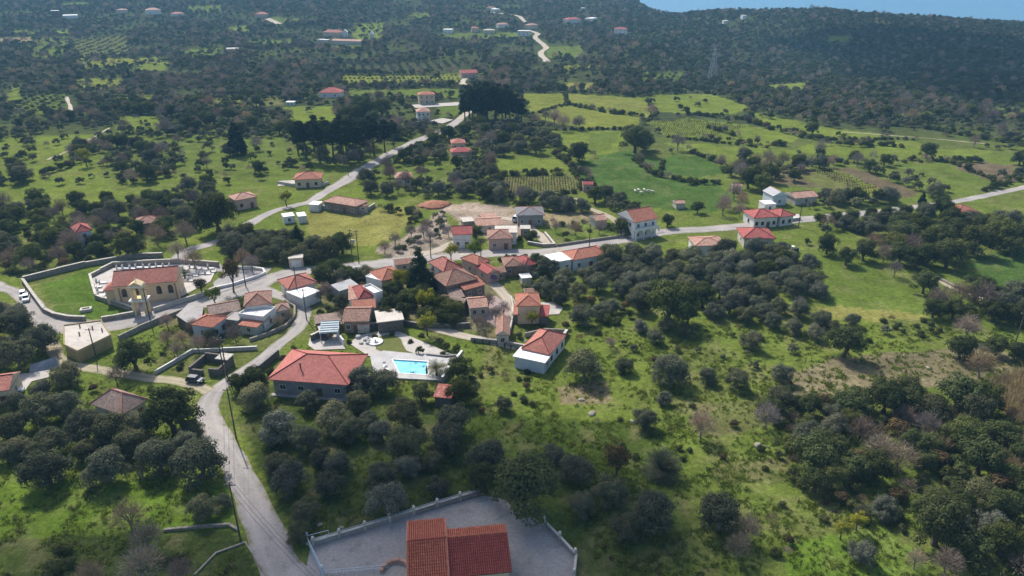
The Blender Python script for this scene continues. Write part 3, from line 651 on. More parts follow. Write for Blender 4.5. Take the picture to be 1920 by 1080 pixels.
def slope(m, pts, mi=0):
    p = [Vector(q) for q in pts]; e = (p[1] - p[0]).normalized(); nrm = (p[1]-p[0]).cross(p[2]-p[0]).normalized(); v = nrm.cross(e)
    m.face(p, [((q - p[0]).dot(e), (q - p[0]).dot(v)) for q in p], mi)
def roof_parts(w, d, z, rise, kind, th=.2):
    m = MB(); x, y = w/2, d/2; caps = []
    c = [(-x,-y,z),(x,-y,z),(x,y,z),(-x,y,z)]; l = [(p[0], p[1], z-th) for p in c]
    if kind == 'hip':
        if w >= d: r0, r1 = (-(w-d)/2 - .001, 0, z+rise), ((w-d)/2 + .001, 0, z+rise); F = [(c[0],c[1],r1,r0),(c[1],c[2],r1),(c[2],c[3],r0,r1),(c[3],c[0],r0)]; caps = [(r0,r1),(c[0],r0),(c[3],r0),(c[1],r1),(c[2],r1)]
        else: r0, r1 = (0, -(d-w)/2, z+rise), (0, (d-w)/2, z+rise); F = [(c[0],c[1],r0),(c[1],c[2],r1,r0),(c[2],c[3],r1),(c[3],c[0],r0,r1)]; caps = [(r0,r1),(c[0],r0),(c[1],r0),(c[2],r1),(c[3],r1)]
        for f in F: slope(m, f)
    elif kind == 'gable':
        r0, r1 = (-x, 0, z+rise), (x, 0, z+rise); slope(m, (c[0],c[1],r1,r0)); slope(m, (c[2],c[3],r0,r1)); caps = [(r0, r1)]
        m.face([c[1], c[2], r1], mi=1); m.face([c[3], c[0], r0], mi=1)
    elif kind == 'gable_y':
        r0, r1 = (0, -y, z+rise), (0, y, z+rise); slope(m, (c[1],c[2],r1,r0)); slope(m, (c[3],c[0],r0,r1)); caps = [(r0, r1)]
        m.face([c[0], c[1], r0], mi=1); m.face([c[2], c[3], r1], mi=1)
    elif kind == 'shed':
        b2, b3 = (x, y, z+rise), (-x, y, z+rise); slope(m, (c[0],c[1],b2,b3)); m.face([c[1], c[2], b2], mi=1); m.face([c[3], c[0], b3], mi=1); m.face([c[2], c[3], b3, b2], mi=1)
    for i in range(4): m.face([l[i], l[(i+1)%4], c[(i+1)%4], c[i]])
    m.face(l[::-1]); return m, caps
HOUSES = []
def frame_of(FL, FR, depth, eave):
    a = at(*FL, up=eave); b = at(*FR, up=eave); u = (b - a).xy; w = u.length; rz = math.atan2(u.y, u.x); n = Vector((-u.y, u.x)).normalized()
    c = a.xy + u/2 + n*depth/2; g = hz(c.x, c.y)
    return Vector((c.x, c.y, g)), w, rz, u.normalized(), n
def house(name, label, FL, FR, depth, eave, kind, rise, wm, rm, over=.45, win=(2,1,1), door='front', chim=0, storeys=1, fm='frame', fine=True, cat='house', short=None, caps=True, doormat='door', wsize=(1.1,1.3), arch=False, wz=1.0):
    c, w, rz, u, n = frame_of(FL, FR, depth, eave); root = empty(name, c, rz); d = depth
    ww, dd = w/2 - over, d/2 - over
    k = .02 if kind == 'flat' else .1
    wl = MB(); wl.box(-ww, ww, -dd, dd, -.6, eave - k)
    wl.build('wall', M[wm], root)
    if kind == 'flat':
        m = MB(); m.box(-w/2, w/2, -d/2, d/2, eave-.018, eave+.2)
        r = m.build('roof', M[rm], root)
        if rise:
            t = .18; p = MB(); e = eave + .204
            p.box(-w/2+.02, w/2-.02, -d/2+.02, -d/2+t, e, e+rise); p.box(-w/2+.02, w/2-.02, d/2-t, d/2-.02, e, e+rise)
            p.box(-w/2+.02, -w/2+t, -d/2+t+.002, d/2-t-.002, e, e+rise-.004); p.box(w/2-t, w/2-.02, -d/2+t+.002, d/2-t-.002, e, e+rise-.004); p.build('parapet', M[wm], r)
    else:
        m, cl = roof_parts(w, d, eave, rise, kind); r = m.build('roof', [M[rm], M[wm]], root)
        if caps and cl:
            cm = MB()
            for p, q in cl: cm.tube([Vector(p) + Vector((0,0,.03)), Vector(q) + Vector((0,0,.03))], .12, 5)
            cm.build('ridge_cap', M['ridge_dark' if rm in ('tile_villa','tile_red','tile_bright') else 'ridge'], r)
    if chim:
        m = MB(); cx, cy = w*.18, -d*.16; m.box(cx-.3, cx+.3, cy-.3, cy+.3, eave, eave+rise+.75); m.box(cx-.38, cx+.38, cy-.38, cy+.38, eave+rise+.752, eave+rise+.86); m.build('chimney', M['pale_wall'], r)
    hs = (eave - .2) / storeys; ws, wh = wsize
    for s in range(storeys):
        z = s*hs + min(wz, hs*.34)
        hh = min(wh, hs*.5)
        for side, cnt in zip('flr', win):
            L = 2*ww if side == 'f' else 2*dd
            for i in range(cnt):
                p = -L/2 + L*(i+.5)/cnt
                if side == 'f' and door == 'front' and s == 0 and cnt > 1 and i == cnt//2: continue
                if side == 'f': add_window(root, p, -dd, z, 0, ws, hh, fm, fine, arch)
                elif side == 'l': add_window(root, -ww, -p, z, -math.pi/2, ws, hh, fm, fine, arch)
                else: add_window(root, ww, p, z, math.pi/2, ws, hh, fm, fine, arch)
    if door == 'front':
        cnt = max(1, win[0]); add_door(root, -ww + 2*ww*((cnt//2)+.5)/cnt if cnt > 1 else ww*.3, -dd, 0, 0, mat=doormat, h=min(2.1, eave*.72))
    poly = [(c.xy + u*sx*w/2 + n*sy*d/2)[:] for sx, sy in ((-1,-1),(1,-1),(1,1),(-1,1))]; FOOT.append(poly)
    HOUSES.append((c, short or label)); root['dims'] = (w, d, eave)
    return tag(root, label, cat)

house('villa', 'large villa with a red hipped roof and dark grey walls above the olive grove', (500,711), (653,722), 13.5, 4.2, 'hip', 3.0, 'greyhouse', 'tile_villa', .9, (4,2,2), 'front', 0, short='the red roofed villa', wsize=(1.4,1.2), wz=1.9)
V = bpy.data.objects['villa']; m = MB(); m.tube([(-2.6,-3.6,4.6),(-2.6,-3.6,6.7)], .16, 8); m.tube([(-2.6,-3.6,6.7),(-2.6,-3.6,6.95)], .26, 8)
m.build('flue', M['frame_dark'], V)
m = MB(); w_, d_, e_ = V['dims']; m.box(-w_/2+.3, w_/2-.3, -d_/2-.1, -d_/2+.85, -.5, .25); m.build('plinth', M['concrete'], V)
house('church', 'long cream village church with a red tiled gable roof', (208,538), (331,527), 10, 6.0, 'gable', 2.6, 'church', 'tile_red', .35, (0,0,2), None, 0, cat='church', short='the cream church')
CH = bpy.data.objects['church']; w_, d_, e_ = CH['dims']
for fx in (-.33, -.16, .20, .38): add_window(CH, fx*w_, -d_/2+.35, 2.6, 0, 1.3, 1.7, 'frame_dark', True, True)
for fx in (-.40, .46):
    MB().box(fx*w_-.12, fx*w_+.12, -d_/2+.12, -d_/2+.345, 0, 5.7).build('drainpipe', M['tile_old'], CH)
MB().box(-w_/2+.36, w_/2-.36, -d_/2+.2, -d_/2+.347, 0, .9).build('plinth', M['cream'], CH)
MB().box(-w_/2-.02, w_/2+.02, -d_/2-.06, -d_/2+.3, 5.55, 5.795).build('cornice', M['bellcream'], CH)
m, _ = roof_parts(3.2, 5.5, 4.4, 1.0, 'hip'); nr = m.build('porch_roof', [M['tile_red'], M['church']], CH); nr.location = (-w_/2-1.2, -.6, 0)
MB().box(-w_/2-2.4, -w_/2+.3, -2.9, 1.7, -.4, 4.22).build('porch', M['church'], CH)
# two-storey open bell gate in front of the church
g = at(268, 588); BT = empty('bell_gate', ground(g), math.radians(8))
for sx in (-1, 1):
    for sy in (-1, 1): MB().box(sx*1.45-.38, sx*1.45+.38, sy*1.0-.35, sy*1.0+.35, -.4, 4.1).build('pillar', M['bellcream'], BT)
MB().box(-2.3, 2.3, -1.7, 1.7, 4.104, 4.55).build('ledge', M['white'], BT)
m = MB(); m.box(-1.75, 1.75, -1.2, 1.2, 4.554, 4.8); m.build('storey_base', M['bellcream'], BT)
for sx in (-1, 1):
    for sy in (-1, 1): MB().box(sx*1.25-.3, sx*1.25+.3, sy*.85-.3, sy*.85+.3, 4.804, 6.9).build('pillar', M['bellcream'], BT)
def arch_wall(w, z0, z1, y0, y1, r):
    m = MB(); n = 10; pts = [(-w, z0), (-r, z0)] + [(-r*math.cos(math.pi*i/n), z0 + r*math.sin(math.pi*i/n)) for i in range(1, n)] + [(r, z0), (w, z0), (w, z1), (-w, z1)]
    for i in range(len(pts)):
        a, b = pts[i], pts[(i+1) % len(pts)]; m.face([(a[0], y0, a[1]), (b[0], y0, b[1]), (b[0], y1, b[1]), (a[0], y1, a[1])])
    for i in range(1, n+1):
        a, b = pts[i], pts[i+1]; m.face([(a[0], y0, a[1]), (b[0], y0, b[1]), (b[0], y0, z1), (a[0], y0, z1)]); m.face([(b[0], y1, b[1]), (a[0], y1, a[1]), (a[0], y1, z1), (b[0], y1, z1)])
    for s in (-1, 1):
        x0, x1 = sorted((s*r, s*w)); m.face([(x0, y0, z0), (x1, y0, z0), (x1, y0, z1), (x0, y0, z1)]); m.face([(x1, y1, z0), (x0, y1, z0), (x0, y1, z1), (x1, y1, z1)])
    return m
arch_wall(1.55, 6.904, 8.2, -1.15, -.6, .95).build('arch', M['bellcream'], BT); arch_wall(1.55, 6.906, 8.198, .6, 1.15, .95).build('arch', M['bellcream'], BT)
m = MB(); m.box(-1.75, 1.75, -1.35, 1.35, 8.204, 8.45); 
for y in (-1.3, 1.3): pass
m.build('cornice', M['white'], BT)
m, _ = roof_parts(3.3, 2.6, 8.66, 1.0, 'gable_y', .2); m.build('pediment', [M['bellcream'], M['bellcream']], BT)
m = MB(); m.tube([(0,0,6.1),(0,0,6.2),(0,0,6.5),(0,0,6.75),(0,0,6.9)], [.42,.40,.26,.2,.06], 10); m.tube([(-1,0,6.95),(1,0,6.95)], .06, 5); m.build('bell', M['frame_dark'], BT)
m = MB(); m.box(-.05, .05, -.05, .05, 9.6, 10.5); m.box(-.28, .28, -.045, .045, 10.1, 10.2); m.build('cross', M['white'], BT)
tag(BT, 'cream two storey bell gate with arches standing on the church wall', 'bell tower'); FOOT.append([(g.x-2,g.y-2),(g.x+2,g.y-2),(g.x+2,g.y+2),(g.x-2,g.y+2)])

def flat_block(name, label, pix, h, wm, rm, par=.3, cat='building', short=None):
    P = [at(*p, up=h) for p in pix]; c = sum((p for p in P), Vector()) / len(P); root = empty(name, Vector((c.x, c.y, hz(c.x, c.y))))
    poly = [((p - c).x, (p - c).y) for p in P]
    MB().prism(poly, -.6, h - .02).build('wall', M[wm], root)
    big = [(x*1.03, y*1.03) for x, y in poly]; r = MB().prism(big, h - .018, h + .18).build('roof', M[rm], root)
    m = MB()
    for i in range(len(poly)):
        a = Vector(poly[i]); b = Vector(poly[(i+1) % len(poly)]); d = (b-a).normalized(); q = Vector((-d.y, d.x))*.12
        m.prism([(a+q)[:], (b+q)[:], (b-q)[:], (a-q)[:]], h + .184, h + .184 + par + .004*i)
    if par: m.build('parapet', M[wm], r)
    FOOT.append([(p.x, p.y) for p in P]); HOUSES.append((c, short or label)); return tag(root, label, cat)
FB = flat_block('flat_roofed_hall', 'ochre flat roofed building with a pale roof terrace below the church green', [(121,648),(146,660),(208,630),(190,603),(120,612)], 2.9, 'ochre', 'flatroof', .25, short='the ochre flat roofed building')
for q in ((-3.2,4.2),(0.5,3.2),(3.5,2.0),(-1.0,0)): MB().box(q[0]-.12, q[0]+.12, q[1]-.12, q[1]+.12, 3.09, 4.0).build('roof_post', M['brownhouse'], FB)
house('cottage', 'tall white cottage with a red pyramid roof in the scrub behind the church green', (141,437), (173,431), 8.2, 6.2, 'hip', 1.7, 'bluewhite', 'tile_bright', .4, (1,2,1), None, storeys=2, fm='shutter', short='the tall white cottage')
house('cottage', 'low old cottage with a dull red roof among bare trees behind the church', (248,421), (298,417), 8, 3.2, 'hip', 1.5, 'pink', 'tile_old', .45, (2,1,1), short='the old cottage behind the church')
house('house', 'pink house with an orange hipped roof left of the north road', (440,376), (483,368), 8, 4.2, 'hip', 1.5, 'pink', 'tile_pale', .4, (2,1,1), fm='frame_dark', short='the pink house')
house('house', 'cream bungalow with an orange hipped roof in a walled plot by the north road', (549,337), (602,335), 10, 3.8, 'hip', 1.9, 'cream', 'tile_orange', .6, (3,1,1), fm='frame_dark', short='the cream bungalow')
house('house', 'long low house with pale tiles and a stone forecourt beside the yellow field', (604,377), (668,387), 8, 3.6, 'hip', 1.5, 'brownhouse', 'tile_pale', .5, (4,1,1), fm='frame', short='the long low house')
house('annex', 'small tiled annex at the right end of the long low house', (670,388), (690,386), 5, 2.8, 'hip', .8, 'cream', 'tile_pale', .3, (1,0,0), None, short='the tiled annex')
house('shed', 'small white flat roofed shed at the road bend by the long low house', (578,384), (597,385), 4.5, 2.6, 'flat', 0, 'white', 'flatroof_white', .1, (0,0,0), 'front', doormat='door_white', cat='shed')
house('shed', 'white flat roofed shed left of a dark bush by the yellow field', (531,408), (553,405), 4.5, 2.5, 'flat', 0, 'white', 'flatroof_white', .1, (1,0,0), None, cat='shed')
house('shed', 'white flat roofed shed at the left corner of the yellow field', (559,407), (575,405), 5, 2.5, 'flat', 0, 'white', 'flatroof_white', .1, (0,0,0), None, cat='shed')
house('garage', 'small beige garage with a white door beside the village road', (540,486), (568,484), 4.5, 3.0, 'flat', 0, 'cream', 'flatroof', .12, (0,0,0), None, cat='garage', short='the beige garage')
G = bpy.data.objects['garage']; w_, d_, e_ = G['dims']; m = MB(); m.box(-w_*.32, w_*.32, -d_/2+.04, -d_/2+.115, 0, 2.3)
gd = m.build('garage_door', M['door_white'], G)
for i in range(4): MB().box(-w_*.31, w_*.31, -d_/2+.02, -d_/2+.038, .1+i*.56, .56+i*.56).build('panel', M['door_white'], gd)
house('house', 'house with a wide red hipped roof at the road fork near the square', (540,543), (596,529), 8.5, 3.6, 'hip', 2.0, 'white', 'tile_red', .7, (2,1,1), short='the red roofed house at the fork')
flat_block('terrace_roof', 'bright white flat roof terrace attached below the red roof at the fork', [(537,548),(566,560),(600,546),(572,538)], 3.0, 'white', 'flatroof_white', 0, 'terrace')
house('cottage', 'pale blue cottage with an orange pyramid roof above the rough garden', (355,608), (398,614), 6.2, 3.8, 'hip', 1.5, 'bluewhite', 'tile_orange', .4, (1,0,2), 'front', fm='shutter', doormat='door_white', short='the pale blue cottage')
house('house', 'white house with a dull red hipped roof behind the pale blue cottage', (456,575), (509,569), 8.5, 5.0, 'hip', 1.8, 'white', 'tile_old', .45, (2,1,2), short='the dull red roofed white house')
house('annex', 'white flat roofed annex with parapets in front of the dull red roof', (447,592), (494,598), 6, 3.6, 'flat', .5, 'white', 'flatroof_white', .1, (3,1,1), 'front', short='the white parapet annex')
house('outbuilding', 'low outbuilding with an orange lean-to roof beside the pale blue cottage', (446,609), (482,614), 6, 2.6, 'shed', .7, 'greenhouse_wall', 'tile_orange', .3, (1,0,1), None, short='the orange lean-to')
house('barn', 'old barn with a weathered grey brown tile roof behind the blue cottage', (392,591), (452,580), 7, 3.0, 'gable', 1.2, 'brownhouse', 'tile_brown', .3, (2,0,0), None, cat='barn', short='the old grey tiled barn')
flat_block('old_shed', 'grey concrete roofed shed on the bend beside the church road', [(331,592),(352,574),(381,576),(378,597),(352,606)], 2.6, 'dark_stone', 'flatroof_grey', 0, 'shed', short='the grey concrete shed')
house('house', 'house with an orange pyramid roof between the road and the conifer', (716,527), (760,516), 8.5, 4.0, 'hip', 1.8, 'cream', 'tile_orange', .5, (2,1,1), short='the orange roofed house by the conifer')
flat_block('terrace_roof', 'white flat roof with a parapet left of the orange pyramid roof', [(686,520),(716,528),(726,521),(700,512)], 3.6, 'white', 'flatroof_white', .2, 'terrace')
house('house', 'small grey house with a vivid red pyramid roof and white terrace', (673,560), (701,555), 8, 4.2, 'hip', 1.4, 'greyhouse', 'tile_bright', .3, (1,0,1), 'front', short='the vivid red roofed house')
house('annex', 'annex with faded pink tiles left of the vivid red roof', (653,562), (672,560.5), 8, 3.6, 'shed', .8, 'white', 'tile_pale', .2, (1,0,0), None)
house('annex', 'white flat roofed block right of the vivid red roof', (702,554), (718,549), 6.5, 4.6, 'flat', .5, 'white', 'flatroof_white', .1, (1,0,1), None)
house('lean_to', 'grey sheet roofed lean-to behind the vivid red roofed house', (636,546), (673,534), 4.5, 3.2, 'shed', .5, 'greyhouse', 'sheet_grey', .2, (0,0,0), None, cat='shed', caps=False)
house('cottage', 'old stone cottage with a broad pink brown tile roof by the pool garden', (641,603), (692,602), 9, 3.4, 'gable', 1.5, 'brownhouse', 'tile_old', .35, (3,0,1), short='the old pink brown cottage')
house('lean_to', 'pink tiled lean-to in front of the old stone cottage', (668,609), (693,608), 3, 2.5, 'shed', .6, 'pale_wall', 'tile_pale', .2, (0,0,0), None, cat='shed', caps=False)
house('outbuilding', 'narrow outbuilding with orange tiles behind the old stone cottage', (660,581), (705,577), 4, 3.4, 'shed', .9, 'pale_wall', 'tile_orange', .2, (1,0,0), None, cat='shed', caps=False)
house('outbuilding', 'flat roofed building with a beige slab above the gravel garden', (707,606), (758,600), 7, 3.3, 'flat', 0, 'dark_stone', 'flatroof', .3, (0,0,0), None, short='the beige slab building')
house('house', 'white house with a red hipped roof facing the village junction', (832,510), (868,501), 9.5, 5.4, 'hip', 2.0, 'white', 'tile_red', .35, (2,2,1), storeys=2, short='the white house at the junction')
house('house', 'large house with a worn brown red hipped roof beside the sunny lane', (836,537), (897,522), 9.5, 4.6, 'hip', 2.4, 'brownhouse', 'tile_old', .5, (3,1,1), short='the worn brown roofed house')
house('annex', 'long annex with a brown orange lean-to roof along the sunny lane', (870,544), (911,533), 5, 3.4, 'shed', 1.1, 'dark_stone', 'tile_orange', .3, (2,0,0), None)
house('house', 'small house with a bright orange hipped roof right of the lane head', (896,497), (921,488), 8, 4.0, 'hip', 1.4, 'pink', 'tile_orange', .35, (1,1,1), short='the orange house at the lane head')
house('annex', 'narrow annex with a crimson roof and purple blossom on the lane', (914,514), (938,508), 7, 3.2, 'gable_y', 1.1, 'pink', 'tile_bright', .3, (1,1,0), None, short='the crimson roofed annex')
house('house', 'white house with a red gable roof behind the roadside trees', (847,440), (886,439), 7.5, 5.0, 'gable', 1.7, 'white', 'tile_bright', .4, (2,1,1), storeys=1, short='the red gabled white house')
house('house', 'old house with brown hipped tiles right of the red gabled white house', (914,448), (962,447), 9, 4.0, 'hip', 1.6, 'pink', 'tile_old', .4, (2,1,1), short='the brown hipped house')
house('outbuilding', 'pale flat roof behind the brown hipped tiles by the square drive', (927,437), (970,437), 7, 4.2, 'flat', 0, 'white', 'flatroof', .3, (2,0,0), None)
house('barn', 'low old barn with a pale pink roof behind the brown hipped house', (893,424), (944,421), 9, 2.8, 'gable', 1.1, 'pale_wall', 'tile_pale', .3, (1,0,0), None, cat='barn', short='the pale pink barn')
house('house', 'dark walled house with a grey hipped roof at the end of the square drive', (968,404), (1022,403), 10, 4.2, 'hip', 1.6, 'greyhouse', 'tile_grey', .6, (3,1,1), short='the grey roofed house')
house('cottage', 'brown cottage with an old tile roof below the village road', (945,500), (983,498), 7.5, 3.4, 'hip', 1.3, 'brownhouse', 'tile_old', .35, (2,1,0), short='the brown cottage below the road')
house('annex', 'annex with a dark red hipped roof right of the brown cottage', (984,499), (1009,494), 7.5, 3.4, 'hip', 1.3, 'brownhouse', 'tile_bright', .35, (1,0,1), None)
house('house', 'long house with an orange red hipped roof on the near side of the road', (1074,488), (1145,475), 8, 3.8, 'hip', 1.7, 'white', 'tile_orange', .45, (3,1,1), short='the long orange roofed house')
house('annex', 'white flat roofed annex left of the long orange roof', (1038,494), (1073,488), 7.5, 3.6, 'flat', .15, 'white', 'flatroof_white', .2, (2,0,0), None)
house('house', 'two storey white house with an orange roof and ground floor arches', (1190,417), (1235,409), 10.5, 6.4, 'gable', 2.8, 'white', 'tile_orange', .4, (3,2,1), None, storeys=2, short='the two storey arched house')
AH = [o for o in bpy.data.objects if o.name.startswith('house') and 'arches' in o.get('label', '')][0]; w_, d_, e_ = AH['dims']
MB().box(-w_/2+.2, w_/2-.2, -d_/2-1.2, -d_/2+.39, 3.35, 3.55).build('balcony', M['white'], AH)
for i in range(3):
    a = arch_wall(w_/6-.05, 2.2, 3.34, -d_/2-1.15, -d_/2-.85, w_/6-.4); a.box(-w_/6+.06, -w_/6+.4, -d_/2-1.15, -d_/2-.85, -.4, 2.196); o = a.build('arch', M['white'], AH); o.location.x = (i-1)*(w_/3-.1)
m = MB(); m.box(-w_/2+.25, w_/2-.25, -d_/2-1.18, -d_/2-1.12, 3.554, 4.4); m.build('balustrade', M['white'], AH)
house('house', 'white house with a low pale beige hipped roof behind grey olives', (1303,461), (1363,460), 9, 3.8, 'hip', 1.0, 'white', 'tile_pale', .5, (3,1,1), short='the pale beige roofed house')
house('house', 'house with a broad red hipped roof on the near side of the road end', (1394,446), (1456,447), 10, 3.8, 'hip', 2.0, 'pale_wall', 'tile_bright', .6, (2,1,1), short='the broad red roofed house')
house('house', 'white villa with red hipped roofs and dark windows at the road end', (1414,409), (1462,406), 9, 4.0, 'hip', 1.8, 'white', 'tile_bright', .5, (4,1,0), fm='frame_dark', short='the white villa at the road end')
house('annex', 'right wing with a red hipped roof on the white villa at the road end', (1464,407), (1492,403), 8, 3.8, 'hip', 1.5, 'white', 'tile_bright', .5, (2,0,1), None, fm='frame_dark')
house('barn', 'grey white gabled barn behind the white villa at the road end', (1450,368), (1478,366), 8, 4, 'gable_y', 1.6, 'bluewhite', 'sheet_grey', .3, (1,0,0), None, cat='barn', fine=False)
house('barn', 'barn with a long pale pink roof right of the grey white barn', (1492,372), (1535,368), 8, 3, 'gable', 1.3, 'pale_wall', 'tile_pale', .3, (1,0,0), None, cat='barn', fine=False)
house('shed', 'white flat shed behind the red roofs of the white villa', (1434,384), (1456,383), 5, 3, 'flat', 0, 'white', 'flatroof_white', .1, (1,0,0), None, cat='shed', fine=False)
house('shed', 'tiny pink roofed hut beside two dark trees in the green field', (1375,349), (1393,349), 3.5, 3, 'gable', .6, 'white', 'tile_pale', .2, (0,0,0), 'front', cat='shed', fine=False, short='the tiny pink hut')
house('shed', 'small field hut with a red roof at the edge of the deep green field', (1093,346), (1113,346), 4, 3.2, 'gable', 1.0, 'pink', 'tile_bright', .2, (1,0,0), None, cat='shed', fine=False, short='the red field hut')
house('shed', 'small low hut with pale tiles alone below the sheep', (1268,382), (1286,381), 4, 2.2, 'gable', .8, 'pale_wall', 'tile_pale', .2, (0,0,0), None, cat='shed', fine=False)
house('house', 'house with an orange hipped roof among dark trees by the far right road', (1797,399), (1837,397), 8, 3.6, 'hip', 1.6, 'white', 'tile_orange', .4, (2,1,1), fine=False, short='the orange house at far right')
house('shed', 'white shed below the orange roofed house at the far right', (1790,413), (1812,413), 4, 2.6, 'flat', 0, 'white', 'flatroof_white', .1, (0,0,0), None, cat='shed', fine=False)
# white house with the red roof right of the pool
house('house', 'white house with a red hipped roof on the green slope right of the pool', (977,653), (1031,665), 11, 3.6, 'hip', 2.1, 'white', 'tile_red', .4, (0,1,3), None, short='the white house on the slope', fm='frame_dark')
house('terrace_roof', 'bright white flat terrace in front of the red roof on the slope', (961,669), (1022,682), 5.0, 3.0, 'flat', 0, 'bluewhite', 'flatroof_white', .35, (0,0,1), None, cat='terrace')
house('house', 'peach coloured house with an orange roof at the foot of the lane', (968,574), (1015,573), 8, 5.4, 'hip', 1.5, 'peach', 'tile_orange', .4, (0,1,1), None, short='the peach house')
house('annex', 'left lean-to of the peach house with red tiles', (963,590), (975,590), 5, 2.8, 'shed', .8, 'dark_stone', 'tile_red', .2, (0,0,0), None, caps=False)
house('annex', 'right porch of the peach house with a bright red roof', (1010,592), (1028,593), 5, 2.8, 'shed', .9, 'dark_stone', 'tile_bright', .2, (0,0,0), None, caps=False)
house('cottage', 'narrow cottage with pink brown tiles at the bottom end of the lane', (929,628), (956,628), 9, 3.2, 'gable_y', 1.1, 'pale_wall', 'tile_old', .3, (1,0,1), None, short='the narrow lane cottage')
house('cottage', 'old cottage with a patchy brown pyramid roof between olives on the left', (228,778), (279,748), 9.5, 3.4, 'hip', 2.6, 'pale_wall', 'tile_brown', .6, (2,1,1), short='the old cottage among the olives')
house('house', 'house with a red roof cut by the left edge of the picture', (-42,739), (17,731), 8, 3.6, 'gable', 1.6, 'cream', 'tile_red', .3, (2,0,1), short='the house at the left edge')
# carport and rusty shed
c, w, rz, u, n = frame_of((598,624), (633,622), 5.5, 2.9); CP = empty('carport', c, rz); m = MB(); slope(m, [(-w/2,-2.7,2.7),(w/2,-2.7,2.7),(w/2,2.7,3.4),(-w/2,2.7,3.4)]); m.face([(-w/2,2.7,3.34),(w/2,2.7,3.34),(w/2,-2.7,2.64),(-w/2,-2.7,2.64)]); m.build('roof', M['sheet_blue'], CP)
for x in (-w/2+.2, w/2-.2):
    for y, h_ in ((-2.5, 2.64), (2.5, 3.28)): MB().box(x-.08, x+.08, y-.08, y+.08, -.2, h_).build('post', M['metal'], CP)
for i in range(6): MB().box(-w/2+.1, w/2-.1, -2.5+i, -2.4+i, 2.66+i*.13+.1, 2.78+i*.13+.1).build('rib', M['sheet_grey'], CP)
tag(CP, 'open carport with a blue grey sheet roof above the villa courtyard', 'carport')
house('shed', 'small shed with a rusty red corrugated roof below the pool palm', (812,744), (846,747), 4.6, 2.6, 'shed', .5, 'dark_stone', 'rust', .3, (0,0,0), None, cat='shed', caps=False, short='the rusty shed')
# ruined foundation
c = at(402, 692); RU = empty('ruin', ground(c), math.radians(-12))
for x0, x1, y0, y1, h in ((-4.5,-4,-3,3.2,1.7),(-3.996,3.2,2.7,3.2,2.3),(2.7,3.2,-3,2.696,2.0),(-3.996,-1,-3,-2.5,1.2),(.6,2.696,-3,-2.5,1.9)): MB().box(x0, x1, y0, y1, -.3, h).build('wall', M['dark_stone'], RU)
MB().box(.2, 3.4, .5, 3.4, 2.32, 2.55).build('lintel_slab', M['pale_wall'], RU)
tag(RU, 'roofless stone ruin inside the thin white wall near the parked car', 'ruin'); HOUSES.append((c, 'the roofless ruin')); FOOT.append([(c.x-6,c.y-4),(c.x+5,c.y-4),(c.x+5,c.y+5),(c.x-6,c.y+5)])

EXTRA = [
 ('cottage','low house with a faded pink roof beside the bare trees of the lane patio',(880,578),(916,575),7,3.0,'gable',1.2,'pale_wall','tile_pale',(2,0,1)),
 ('outbuilding','small stone outbuilding with brown tiles below the worn brown roof',(845,560),(872,556),4.5,2.6,'shed',.8,'dark_stone','tile_brown',(1,0,0)),
 ('outbuilding','long grey brown tile roof running above the driveway shrubs',(822,563),(868,572),4,2.6,'gable',.9,'stone_wall','tile_brown',(1,0,0)),
 ('cottage','small house with brown tiles between the junction and the conifer',(806,505),(828,512),6,3.6,'hip',1.2,'white','tile_old',(1,1,0)),
 ('shed','small pale shed with a flat roof beside the conifer',(770,528),(790,526),4,2.6,'flat',0,'pale_wall','flatroof',(0,0,0)),
 ('outbuilding','low tiled store behind the orange roof by the conifer',(742,497),(775,493),5,2.8,'gable',.9,'pale_wall','tile_old',(1,0,0)),
 ('shed','grey sheet roofed shed by the roadside olives left of the orange roof',(660,512),(690,507),4,2.4,'shed',.5,'greyhouse','sheet_grey',(0,0,0)),
 ('outbuilding','small tiled store below the brown cottage by the road',(930,512),(950,510),4.5,2.6,'gable',.8,'brownhouse','tile_old',(1,0,0)),
 ('outbuilding','white flat slab shed in the garden below the dark red annex',(978,523),(998,521),3.5,2.2,'flat',0,'pale_wall','flatroof_white',(0,0,0)),
 ('outbuilding','tumbledown store with pink tiles beside the digging',(905,412),(935,409),5,2.4,'shed',.7,'stone_wall','tile_pale',(0,0,0)),
 ('outbuilding','roofed stone store with a pale slab beside the pale pink barn',(868,417),(890,415),5,2.6,'flat',0,'stone_wall','flatroof',(0,0,0)),
 ('outbuilding','grey concrete store next to the white parapet annex',(418,600),(446,604),5,2.8,'flat',.2,'pale_wall','flatroof_grey',(1,0,0)),
 ('cottage','little house with brown tiles behind the curved lane wall',(516,585),(545,580),5,2.8,'hip',1.0,'pale_wall','tile_brown',(1,0,0)),
 ('shed','open timber shed with a brown sheet roof above the carport',(590,607),(640,600),4,2.6,'shed',.5,'brownhouse','tile_brown',(0,0,0)),
 ('shed','small tiled shed behind the peach house',(985,552),(1003,551),4,2.6,'gable',.8,'pale_wall','tile_old',(0,0,0)),
 ('cottage','low house with old pale tiles half hidden behind the two storey arched house',(1118,414),(1140,411),6,3.0,'gable',1.2,'pale_wall','tile_pale',(1,0,0)),
 ('outbuilding','flat roofed store with dark openings right of the square drive',(975,430),(995,430),4,2.6,'flat',0,'brownhouse','flatroof',(1,0,0)),
]
for nm, lb, fl, fr, d, e, k, r, wm, rm, wn_ in EXTRA: house(nm, lb, fl, fr, d, e, k, r, wm, rm, .25, wn_, None, cat='house' if nm == 'cottage' else 'shed', caps=(nm == 'cottage'))
